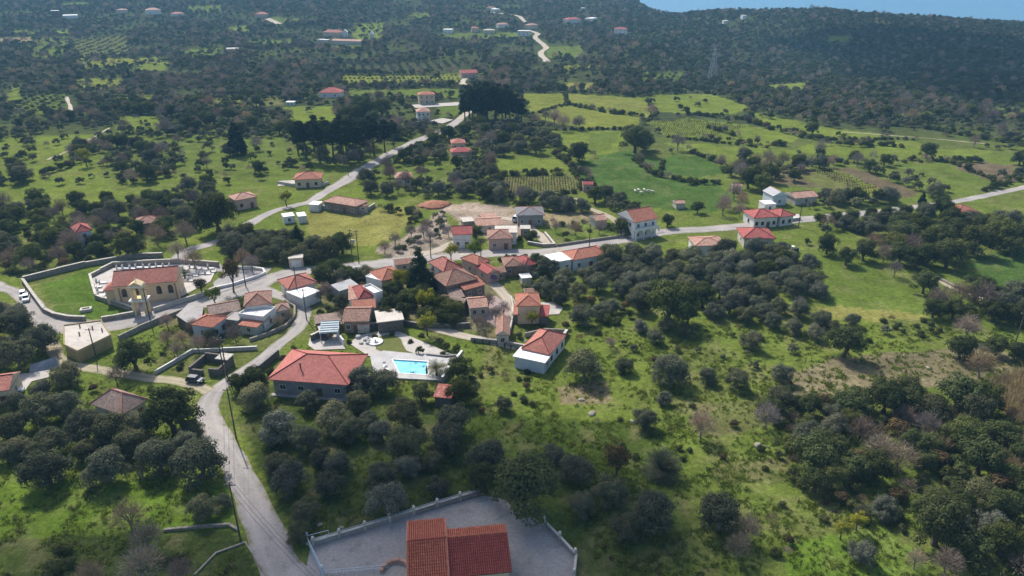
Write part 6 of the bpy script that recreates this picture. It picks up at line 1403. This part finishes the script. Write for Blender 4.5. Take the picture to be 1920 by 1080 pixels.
for pix, stp in (([(928,331),(1060,327),(1098,348),(1070,361),(958,367)], 3.2), ([(1522,321),(1558,318),(1686,368),(1645,372)], 3.0), ([(1218,230),(1290,224),(1400,238),(1330,258),(1250,255)], 3.4)):
    poly = wpoly(pix); a_ = np.array(poly); ang = .35; dx, dy = math.cos(ang), math.sin(ang); cx, cy = a_.mean(0); R_v = 120
    for q in np.arange(-R_v, R_v, stp):
        tt = np.arange(-R_v, R_v, 1.3); x = cx + dx*tt - dy*q; y = cy + dy*tt + dx*q; s_v = inside(poly, x, y); vp += [(u, v, 0) for u, v in zip(x[s_v], y[s_v])]
vp = np.array(vp, float); m_ = len(vp); vp[:, 2] = hgt(vp[:, 0], vp[:, 1]); scatter('vineyard', 'rows of low vines in the mid distance fields', 'vines', vp, np.stack([np.zeros(m_), np.zeros(m_), RNG.uniform(0, 6.28, m_)], 1), np.stack([RNG.uniform(.8, 1.4, m_)]*3, 1), np.zeros(m_), [tuft(14, .8, .4, M['scrub_dry'], rg(520), .07)])
# dry reed beds at the right edge
rp = []
for pix, n in (([(1862,722),(1960,690),(1960,832),(1892,792)], 1500), ([(1862,842),(1960,822),(1960,900),(1892,888)], 800), ([(1730,800),(1800,790),(1800,840),(1750,850)], 350)):
    poly = wpoly(pix); a_ = np.array(poly); x = RNG.uniform(a_[:,0].min(), a_[:,0].max(), n); y = RNG.uniform(a_[:,1].min(), a_[:,1].max(), n); s = inside(poly, x, y); rp.append(np.stack([x[s], y[s], np.zeros(s.sum())], 1))
rp = np.concatenate(rp); m_ = len(rp); scatter('reeds', 'dry tan reed beds at the right edge', 'reeds', rp, np.stack([np.zeros(m_), np.zeros(m_), RNG.uniform(0, 6.28, m_)], 1), np.stack([RNG.uniform(.8, 1.3, m_)]*3, 1), np.zeros(m_), [tuft(26, 2.6, .6, M['reed'], rg(510), .05)])

# ------------------------------------------------------------------ swimming pool
P = [at(737,677), at(801,681), at(801,705), at(750,702)]; c = sum(P, Vector())/4; PO = empty('swimming_pool', Vector((c.x, c.y, 0)))
L4 = [((p-c).x, (p-c).y) for p in P]
deck_px = [(694,668),(720,660),(800,668),(866,670),(832,716),(748,712),(700,700)]
dk = [((at(*p)-c).x, (at(*p)-c).y) for p in deck_px]
def ring(inner, outer, z, m):
    b = bmesh.new(); vi = [b.verts.new((x, y, z)) for x, y in inner]; vo = [b.verts.new((x, y, z)) for x, y in outer]
    es = [b.edges.new((vi[i], vi[(i+1)%len(vi)])) for i in range(len(vi))] + [b.edges.new((vo[i], vo[(i+1)%len(vo)])) for i in range(len(vo))]
    bmesh.ops.triangle_fill(b, use_beauty=True, edges=es); bmesh.ops.recalc_face_normals(b, faces=b.faces)
    me = bpy.data.meshes.new('deck'); b.to_mesh(me); b.free(); me.materials.append(m); return me
put('deck', ring(L4, dk, .42, M['white_deck']), PO)
MB().prism(dk, -.3, .415, top=False).build('deck_edge', M['white_deck'], PO)
m = MB(); n4 = len(L4)
for i in range(n4): a, b = L4[i], L4[(i+1)%n4]; m.face([(a[0],a[1],.42),(b[0],b[1],.42),(b[0],b[1],.08),(a[0],a[1],.08)])
m.build('basin_wall', M['poolwall'], PO)
def pool_mat():
    m, nt, out = _new('pool_water'); tc = N(nt, 'ShaderNodeTexCoord'); b = N(nt, 'ShaderNodeBsdfPrincipled')
    c_ = mixc(nt, mapr(nt, noise(nt, .5, 2, tc.outputs['Object']), .4, .6, 0, 1), (.16,.52,.70), (.22,.60,.76)); nt.links.new(c_, b.inputs['Base Color'])
    b.inputs['Roughness'].default_value = .06; bm = N(nt, 'ShaderNodeBump'); bm.inputs['Strength'].default_value = .25; bm.inputs['Distance'].default_value = .05
    nt.links.new(noise(nt, 2.2, 2, tc.outputs['Object']), bm.inputs['Height']); nt.links.new(bm.outputs[0], b.inputs['Normal']); nt.links.new(b.outputs[0], out.inputs[0]); return m
m = MB(); m.face([(x*1.001, y*1.001, .22) for x, y in L4][::-1] if sum(L4[i][0]*L4[(i+1)%4][1]-L4[(i+1)%4][0]*L4[i][1] for i in range(4)) < 0 else [(x*1.001, y*1.001, .22) for x, y in L4]); m.build('water', pool_mat(), PO)
m = MB()
for i in range(n4):
    a, b = Vector(L4[i]), Vector(L4[(i+1)%n4]); d = (b-a).normalized(); q = Vector((-d.y, d.x))
    if q.dot(-a) > 0: q = -q
    m.prism([(a-d*.3)[:], (b+d*.3)[:], (b+d*.3+q*.32)[:], (a-d*.3+q*.32)[:]], .424, .47+.003*i)
m.build('coping', M['white'], PO)
tag(PO, 'swimming pool with turquoise water set in a white terrace', 'pool')
p = at(801,712); PS = empty('closed_parasol', Vector((p.x, p.y, .42)))
MB().tube([(0,0,0),(0,0,3.2)], .05, 6).build('pole', M['metal'], PS); MB().tube([(0,0,1.0),(0,0,1.4),(0,0,2.6),(0,0,3.25)], [.12,.26,.16,.03], 8).build('canopy', M['cardark'], PS); tag(PS, 'dark closed parasol at the near right corner of the pool', 'parasol')
for k, (x, y) in enumerate(((722,690),(726,697))):
    p = at(x, y); S = empty('sun_lounger', Vector((p.x, p.y, .42)), .3+k*.1)
    MB().box(-.35,.35,-.9,.5,.28,.36).build('seat', M['white'], S); MB().face([(-.35,.5,.3),(.35,.5,.3),(.35,1.0,.75),(-.35,1.0,.75)]).face([(-.35,1.0,.7),(.35,1.0,.7),(.35,.5,.25),(-.35,.5,.25)]).build('backrest', M['white'], S)
    for a in (-.3,.3):
        for b in (-.8,.4): MB().box(a-.03,a+.03,b-.03,b+.03,0,.278).build('leg', M['metal'], S)
    tag(S, 'white sun lounger on the pool terrace, ' + ('the one farther from the villa trees' if k == 0 else 'the one nearer the villa trees'), 'lounger', 'sun loungers by the pool')
p = at(704,643); FO = empty('fountain', Vector((p.x, p.y, 0)))
MB().tube([(0,0,0),(0,0,.5)], 1.9, 16).build('basin', M['white'], FO); MB().tube([(0,0,.504),(0,0,1.2),(0,0,1.3)], [.25,.15,.6], 10).build('column', M['white'], FO); tag(FO, 'round white fountain basin at the left of the kidney shaped lawn', 'fountain')
p = at(688,638); RK = empty('rockery', Vector((p.x, p.y, 0)))
rr_ = np.random.default_rng(5)
for i in range(9):
    a = rr_.uniform(0, 6.28); q = rr_.uniform(.3, 2.6); MB().ball((math.cos(a)*q, math.sin(a)*q, .25), rr_.uniform(.5, .95), 7, 4, .8).build('rock', M['sheet_grey'], RK, weld=True)
tag(RK, 'heap of grey rocks left of the fountain in the gravel garden', 'rockery')

# ------------------------------------------------------------------ graves
gi_ = 0
def grave_proto():
    a = MB(); a.box(-.5,.5,-1.1,1.1,-.05,.42); s = a.mesh('slab', M['marble']); b = MB(); b.box(-.45,.45,1.0,1.14,.424,1.35); h = b.mesh('headstone', M['marble'])
    c = MB(); c.box(-.05,.05,1.02,1.12,1.354,1.95); c.box(-.28,.28,1.03,1.11,1.6,1.7); return s, h, c.mesh('cross', M['marble'])
gs, gh, gc = grave_proto()
GR = [(224+i*12.5, 505-i*.55+((i*7)%3)*.8) for i in range(9)] + [(184,540),(190,548),(194,532),(186,530),(191,556)] + [(348,507),(360,504),(372,506),(385,507),(396,505),(352,517),(366,519),(378,515),(390,515),(400,511),(340,517),(345,527),(358,528)]
for k, (x, y) in enumerate(GR):
    p = at(x, y); o = empty('grave', Vector((p.x, p.y, .12)), math.radians(random.uniform(70, 100))); o.scale = (random.uniform(.75,1.0),)*3
    put('slab', gs, o); hd_ = put('headstone', gh, o)
    if k % 2 == 0: put('cross', gc, hd_)
    where = ('in the row behind the church roof', 'in the corner left of the church', 'in the yard right of the church')[0 if k < 9 else 1 if k < 14 else 2]; j = k if k < 9 else k-9 if k < 14 else k-14
    tag(o, f'white marble grave {where}, {ordinal(j+1)} counting from the ' + ('left' if k < 9 else 'top' if k < 14 else 'back left'), 'grave', 'white marble graves of the churchyard')
p = at(162,583); W = empty('wellhead', ground(p), .4)
for x0,x1,y0,y1 in ((-1.4,1.4,-1,-.5),(-1.4,1.4,.5,1),(-1.4,-.9,-.496,.496),(.9,1.4,-.496,.496)): MB().box(x0,x1,y0,y1,-.2,.8).build('wall', M['pale_wall'], W)
MB().box(-.898,.898,-.498,.498,.2,.3).build('cover', M['dark_stone'], W); tag(W, 'square stone wellhead on the grass of the church green', 'wellhead')

# ------------------------------------------------------------------ vehicles
def car_body(L, Wd, H, hood=.27, trunk=.12):
    """one continuous shell: lower body and glasshouse lofted along its length"""
    S = [(-.5,.30,.62,.80),(-.485,.22,.75,.95),(-.40,.20,.80,1.0),(-.28,.20,.84,1.0),(.0,.20,.85,1.0),(.25,.20,.83,1.0),(.42,.20,.80,.98),(.485,.24,.70,.92),(.5,.32,.58,.8)]
    m = MB(); R = []
    for t, z0, z1, ww in S:
        x = t*L; w = Wd/2*ww; hz_ = H*.60; R.append([(x,-w*.9,H*z0*.75),(x,-w,H*.33),(x,-w*.97,hz_*z1/.85),(x,-w*.82,hz_*z1/.85+.03),(x,w*.82,hz_*z1/.85+.03),(x,w*.97,hz_*z1/.85),(x,w,H*.33),(x,w*.9,H*z0*.75)])
    for a, b in zip(R[:-1], R[1:]):
        for i in range(8): m.face([a[i], b[i], b[(i+1)%8], a[(i+1)%8]])
    m.face(R[0]); m.face(R[-1][::-1])
    zt = H*.62; x0, x1, x2, x3 = (-.5+trunk)*L, (-.5+trunk+.10)*L, (.5-hood-.13)*L, (.5-hood)*L; wb, wt = Wd*.44, Wd*.36
    roof = [(x1,-wt,H),(x2,-wt,H),(x2,wt,H),(x1,wt,H)]; base_ = [(x0,-wb,zt),(x3,-wb,zt),(x3,wb,zt),(x0,wb,zt)]
    m.face(roof)
    for q in ((0,1),(1,2),(2,3),(3,0)): m.face([base_[q[0]], base_[q[1]], roof[q[1]], roof[q[0]]])
    g = MB()
    def inset(p4, k=.86, off=.012):
        p4 = [Vector(p) for p in p4]; c_ = sum(p4, Vector())/4; n_ = (p4[1]-p4[0]).cross(p4[2]-p4[0]).normalized(); return [c_+(p-c_)*k+n_*off for p in p4]
    panes = [inset([base_[0],base_[1],roof[1],roof[0]]), inset([base_[1],base_[2],roof[2],roof[1]]), inset([base_[2],base_[3],roof[3],roof[2]]), inset([base_[3],base_[0],roof[0],roof[3]])]
    return m, panes
def car(name, label, px, py, yaw, paint, L=4.1, Wd=1.75, H=1.5, hood=.25, trunk=.03, cat='car'):
    p = at(px, py); o = empty(name, Vector((p.x, p.y, hz(p.x, p.y)+.15)), yaw); m, panes = car_body(L, Wd, H, hood, trunk); b = m.build('body', M[paint], o, weld=True)
    for q in panes: MB().face(q).build('window', M['glass'], b)
    for sx in (-.31, .31):
        for sy in (-1, 1):
            y = sy*Wd*.47; w = MB(); w.tube([(sx*L,y-.1,.33),(sx*L,y+.1,.33)], .33, 14); wo = w.build('wheel', M['tyre'], o); r = MB(); r.tube([(sx*L,y-.11,.33),(sx*L,y+.11,.33)], .2, 10); r.build('rim', M['metal'], wo)
    for sy in (-1, 1):
        MB().box(L*.47,L*.502,sy*Wd*.32-.16,sy*Wd*.32+.16,H*.40,H*.52).build('headlight', M['lamp'], o); MB().box(-L*.502,-L*.47,sy*Wd*.34-.12,sy*Wd*.34+.12,H*.42,H*.56).build('tail_light', M['lamp_red'], o)
        MB().box(L*.17,L*.20,sy*Wd*.52-.1,sy*Wd*.52+.1,H*.60,H*.70).build('mirror', M[paint], o)
    return tag(o, label, cat)
car('parked_car', 'dark blue parked car at the lane junction left of the villa', 367, 717, math.radians(-12), 'carblue')
car('parked_car', 'dark car parked under the blue grey carport', 613, 632, math.radians(80), 'cardark')
car('parked_car', 'white car parked on the patio at the left edge', 26, 738, math.radians(20), 'carwhite', 4.2)
car('parked_car', 'white car on the lane left of the church green, the farther one', 44, 556, math.radians(-60), 'carwhite', 4.0)
car('parked_car', 'white car on the lane left of the church green, the nearer one', 50, 563, math.radians(-60), 'carwhite', 4.0)
car('parked_van', 'white van in front of the grey roofed house', 968, 414, math.radians(70), 'carwhite', 4.8, 1.9, 2.1, .14, .0, 'van')
car('parked_car', 'grey car on the terrace beside the white block of the vivid red roof', 900, 583, math.radians(-20), 'cardark')
car('parked_car', 'white car near the villa at the end of the village road', 1178, 441, math.radians(10), 'carwhite', 4.2)
# tractor
p = at(1487,474); T = empty('tractor', ground(p), .4)
for x, y, r in ((-.8,-.8,.75),(-.8,.8,.75),(1.3,-.65,.45),(1.3,.65,.45)): wo = MB().tube([(x,y-.2,r),(x,y+.2,r)], r, 14).build('wheel', M['tyre'], T); MB().tube([(x,y-.21,r),(x,y+.21,r)], r*.5, 10).build('rim', M['metal'], wo)
m = MB(); m.box(.0,1.9,-.4,.4,.7,1.5); m.box(-1.3,0,-.5,.5,.7,1.2); m.build('body', M['cardark'], T); MB().box(-1.2,-.0,-.6,.6,2.35,2.45).build('roof', M['white'], T)
for x in (-1.15,-.08):
    for y in (-.55,.55): MB().box(x-.04,x+.04,y-.04,y+.04,1.2,2.35).build('pillar', M['cardark'], T)
MB().box(-3.4,-1.5,-.8,.8,.6,1.1).build('trailer', M['sheet_grey'], T); tag(T, 'small tractor with a white roof parked on the green slope', 'tractor')
# tarpaulin tent by the left patio
p = at(84,690); TP = empty('tarpaulin_shelter', ground(p), .5); m = MB(); m.face([(-3,-1.6,0),(3,-1.6,0),(2.6,0,2.2),(-2.6,0,1.6)]); m.face([(3,1.6,0),(-3,1.6,0),(-2.6,0,1.6),(2.6,0,2.2)]); m.face([(3,-1.6,0),(3,1.6,0),(2.6,0,2.2)]); m.face([(-3,1.6,0),(-3,-1.6,0),(-2.6,0,1.6)]); m.build('cover', M['tarp'], TP)
for x in (-2.6, 2.6): MB().tube([(x,0,0),(x,0,1.5)], .05, 6).build('pole', M['metal'], TP)
tag(TP, 'grey tarpaulin shelter at the right end of the left patio', 'shelter')
# earth heap
p = at(815,386); m = MB(); m.ball((0,0,0), 5.2, 14, 8, .32); m.ball((4,1,0), 3.2, 12, 7, .35); m.ball((-4,.5,0), 2.8, 12, 7, .3); EH = m.build('earth_heap', M['earth_red'], weld=True); EH.location = ground(p); EH.rotation_euler.z = .2
for v in EH.data.vertices: v.co *= 1 + .16*(float(vnoise(v.co.x*1.3+9, v.co.y*1.3, 3))-.5)*2
tag(EH, 'heap of red earth at the digging right of the yellow field', 'earth heap')
# sheep
def sheep_mesh():
    m = MB(); P_s = [(-.62,0,.62),(-.5,0,.66),(-.2,0,.7),(.2,0,.7),(.48,0,.72),(.62,0,.8),(.75,0,.86),(.92,0,.74)]; m.tube(P_s, [.1,.28,.33,.33,.28,.16,.15,.08], 8)
    for x in (-.38,.38):
        for y in (-.15,.15): m.tube([(x,y,.5),(x+.02,y,.25),(x,y,0)], [.09,.05,.04], 5)
    for y in (-.1,.1): m.tube([(.74,y,.92),(.7,y*1.9,.94)], [.05,.02], 4)
    return m.mesh('sheep', M['fleece'])
sm = sheep_mesh()
for k, (x, y) in enumerate([(1191,361),(1197,359),(1202,364),(1208,359),(1214,361),(1223,362)]):
    p = at(x, y); o = put('sheep', sm); o.location = ground(p); o.rotation_euler.z = random.uniform(0, 6.28); o.scale = (1.25,)*3; tag(o, f'white sheep grazing on the deep green field, {ordinal(k+1)} from the left', 'sheep', 'sheep grazing on the green field')

# ------------------------------------------------------------------ poles and wires
POLES = {}
def pole(key, px, py, H, label, arms=1):
    p = at(px, py); g = ground(p); o = empty('utility_pole', g); MB().tube([(0,0,-.4),(0,0,H*.5),(0,0,H)], [.17,.14,.11], 8).build('pole', M['wood_pole'], o)
    for a in range(arms):
        z = H - .35 - a*.9; MB().box(-.9,.9,-.06,.06,z-.06,z+.06).build('crossarm', M['wood_pole'], o)
        for x in (-.8,0,.8): MB().tube([(x,0,z+.06),(x,0,z+.25)], .05, 6).build('insulator', M['white'], o)
    POLES[key] = g + Vector((0,0,H-.1)); return tag(o, label, 'pole')
pole('a', 443, 822, 11.5, 'wooden utility pole beside the road left of the central olive grove'); pole('b', 451, 1013, 11.5, 'wooden utility pole beside the road above the bottom plot')
pole('c', 421, 704, 10, 'left of two close poles beside the roofless ruin'); pole('c2', 427, 708, 10, 'right of two close poles beside the roofless ruin')
pole('d', 181, 672, 8, 'thin pole in front of the ochre flat roofed building'); pole('e', 283, 606, 10, 'pole beside the road in front of the bell gate'); pole('f', 461, 538, 11, 'tall pole on the small walled square')
pole('g', 559, 562, 10, 'pole rising in front of the white terrace at the fork'); pole('h', 575, 600, 9, 'pole at the curved lane above the carport'); pole('i', 661, 492, 11, 'left of two tall poles with a transformer by the village road', 2); pole('j', 673, 494, 11, 'right of two tall poles with a transformer by the village road', 2)
pole('k', 808, 484, 8, 'pole by the road beside the bare trees'); pole('l', 1105, 463, 8, 'pole beside the road behind the long orange roof'); pole('m', 1320, 700, 0.1, 'x') if False else None
pole('n', 1497, 425, 9, 'pole on the meadow right of the white villa'); pole('o', 1340, 246, 9, 'pole in the far green field'); pole('p', 653, 330, 9, 'pole beside the north road below the pines'); pole('q', 1900, 655, 10, 'leaning pole near the right edge'); pole('r', 902, 494, 8, 'pole beside the crimson roofed annex')
MB().box(-.5,.5,-.4,.4,6.6,7.8).build('transformer', M['sheet_grey'], [o for o in bpy.data.objects if o.get('label','').startswith('left of two tall poles')][0]).location = (.75,-.45,0)
def wire(a, b, label, dx=0.0, sag=.9):
    A_ = POLES[a] if isinstance(a, str) else a; B_ = POLES[b] if isinstance(b, str) else b; A_ = A_ + Vector((dx,0,.15)); B_ = B_ + Vector((dx,0,.15)); n = 14; m = MB()
    m.tube([A_ + (B_-A_)*(k/n) - Vector((0,0,4*sag*(k/n)*(1-k/n))) for k in range(n+1)], .022, 4, caps=False); return tag(m.build('power_line', M['wire']), label, 'wire')
off = at(640,1230) + Vector((0,0,11))
for dx, nm in ((-.8,'left'),(0,'middle'),(.8,'right')):
    wire('a', 'b', f'{nm} wire between the two poles along the road', dx); wire('b', off, f'{nm} wire from the nearer road pole to the bottom edge', dx)
wire('c2', 'a', 'wire from the ruin poles to the pole beside the road'); wire('e', 'f', 'wire from the bell gate pole to the square'); wire('f', 'g', 'wire from the square to the fork'); wire('g', 'i', 'wire from the fork to the transformer poles'); wire('j', 'k', 'wire from the transformer poles along the road'); wire('k', 'r', 'wire from the bare trees to the crimson annex'); wire('d', 'e', 'wire from the ochre building to the bell gate'); wire('d', 'c', 'wire from the ochre building to the ruin')
# lattice pylon
p = at(1335,150); PY = empty('pylon', ground(p), .3); H = 30; m = MB()
def leg_at(z, sx, sy): w = 3.2*(1-z/H)+.5; return Vector((sx*w, sy*w, z))
for sx in (-1,1):
    for sy in (-1,1): MB().tube([leg_at(0,sx,sy), leg_at(H*.6,sx,sy), leg_at(H,sx,sy)], .22, 4).build('leg', M['metal'], PY)
for k in range(7):
    z0, z1 = H*k/7, H*(k+1)/7
    for a, b in (((-1,-1),(1,-1)),((1,-1),(1,1)),((1,1),(-1,1)),((-1,1),(-1,-1))): m.tube([leg_at(z0,*a), leg_at(z1,*b)], .12, 4); m.tube([leg_at(z0,*b), leg_at(z1,*a)], .12, 4)
m.build('bracing', M['metal'], PY)
for z, w in ((H*.78,6.5),(H*.93,5)): MB().tube([(-w,0,z),(0,0,z+.8),(w,0,z)], [.1,.3,.1], 4).build('crossarm', M['metal'], PY)
for s in (-1,1): MB().tube([(s*1.2,0,H-.5),(s*2.6,0,H+3)], .18, 4).build('horn', M['metal'], PY)
tag(PY, 'grey lattice electricity pylon in front of the dark far hillside', 'pylon')
# boulders
for k, (x, y, s) in enumerate([(1090,750,.8),(1110,776,1.1),(1185,790,.6),(1430,838,.7),(1420,835,.9),(985,640,.5),(640,990,.5),(600,985,.6),(1740,690,.6)]):
    p = at(x, y); m = MB(); m.ball((0,0,0), s*.7, 8, 5, .5); o = m.build('boulder', M['stone_wall'], weld=True); o.location = ground(p) + Vector((0,0,.1)); o.scale = (1.4,1,1); o.rotation_euler.z = k
    tag(o, f'pale boulder lying in the rough grass, {ordinal(k+1)} of the scattered stones', 'boulder', 'boulders in the grass')

# ------------------------------------------------------------------ clouds overhead (their shade falls on the ground) and the air
def cloud(label, spots, alt, seed, mat):
    rng = np.random.default_rng(seed); m = MB(); k = (alt)/SUN_DIR.z
    base_ = None
    for px, py, r in spots:
        g = at(px, py) if isinstance(px, (int, float)) and py < 1300 else Vector((px, 0, 0)); c_ = g + SUN_DIR*k
        if base_ is None: base_ = c_.copy()
        for j in range(5):
            a = rng.uniform(0, 6.28); q = rng.uniform(0, .55)*r; m.ball(c_ - base_ + Vector((math.cos(a)*q, math.sin(a)*q, rng.uniform(-.1,.4)*r)), r*rng.uniform(.42,.68), 14, 9, .62)
    o = m.build('cloud', mat, smooth=True); o.location = base_
    return tag(o, label, 'cloud', kind='stuff')
def cloud_mat(name, thick):
    m_, nt, out = _new(name); d = N(nt, 'ShaderNodeBsdfDiffuse'); t_ = N(nt, 'ShaderNodeBsdfTranslucent'); mx = N(nt, 'ShaderNodeMixShader'); d.inputs[0].default_value = (.92,.92,.92,1); t_.inputs[0].default_value = (.9,.9,.92,1); mx.inputs[0].default_value = .45
    nt.links.new(d.outputs[0], mx.inputs[1]); nt.links.new(t_.outputs[0], mx.inputs[2]); tr = N(nt, 'ShaderNodeBsdfTransparent'); m2 = N(nt, 'ShaderNodeMixShader'); m2.inputs[0].default_value = thick; nt.links.new(tr.outputs[0], m2.inputs[1]); nt.links.new(mx.outputs[0], m2.inputs[2]); nt.links.new(m2.outputs[0], out.inputs[0]); return m_
cloudm = cloud_mat('thin_cloud', .54); cloudthick = cloud_mat('thick_cloud', .95)
cloud('white cloud overhead shading the yard and grove at the bottom', [(640,960,17),(760,980,17),(900,980,18),(1040,960,18),(1160,960,16),(1280,1020,14),(720,1090,20),(950,1090,22),(1180,1090,18),(820,880,13),(960,860,11),(560,1090,13),(1080,880,11),(620,870,9),(250,1080,13),(120,1085,11),(380,1100,10),(470,950,7),(500,1030,9)], 1500, 3, cloudm)
cloud('white cloud high over the right hand hill', [(1640,96,110),(1690,80,120),(1740,100,130),(1790,85,130),(1840,110,130),(1890,95,130),(1930,130,120),(1760,135,85),(1700,125,80),(1860,155,80),(1800,140,85),(1930,175,80),(1560,95,70),(1600,110,65),(1640,128,60),(1700,150,55),(1800,172,60),(1870,182,60),(2050,140,170)], 1500, 4, cloudthick)

def haze_mat():
    m_, nt, out = _new('haze'); v = N(nt, 'ShaderNodeVolumePrincipled'); v.inputs['Color'].default_value = (.30,.66,1.0,1); v.inputs['Density'].default_value = .00016; v.inputs['Anisotropy'].default_value = 0.0
    nt.links.new(v.outputs[0], out.inputs['Volume']); return m_
hb = MB(); hb.box(-45100, 45100, -1600, 50100, min(SEA_Z, float(pz_.min())) - 1.0, max(CAM_H, float(pz_.max())) + 18)
tag(hb.build('haze', haze_mat(), weld=True), 'pale blue haze lying over the whole landscape', 'haze', kind='stuff')
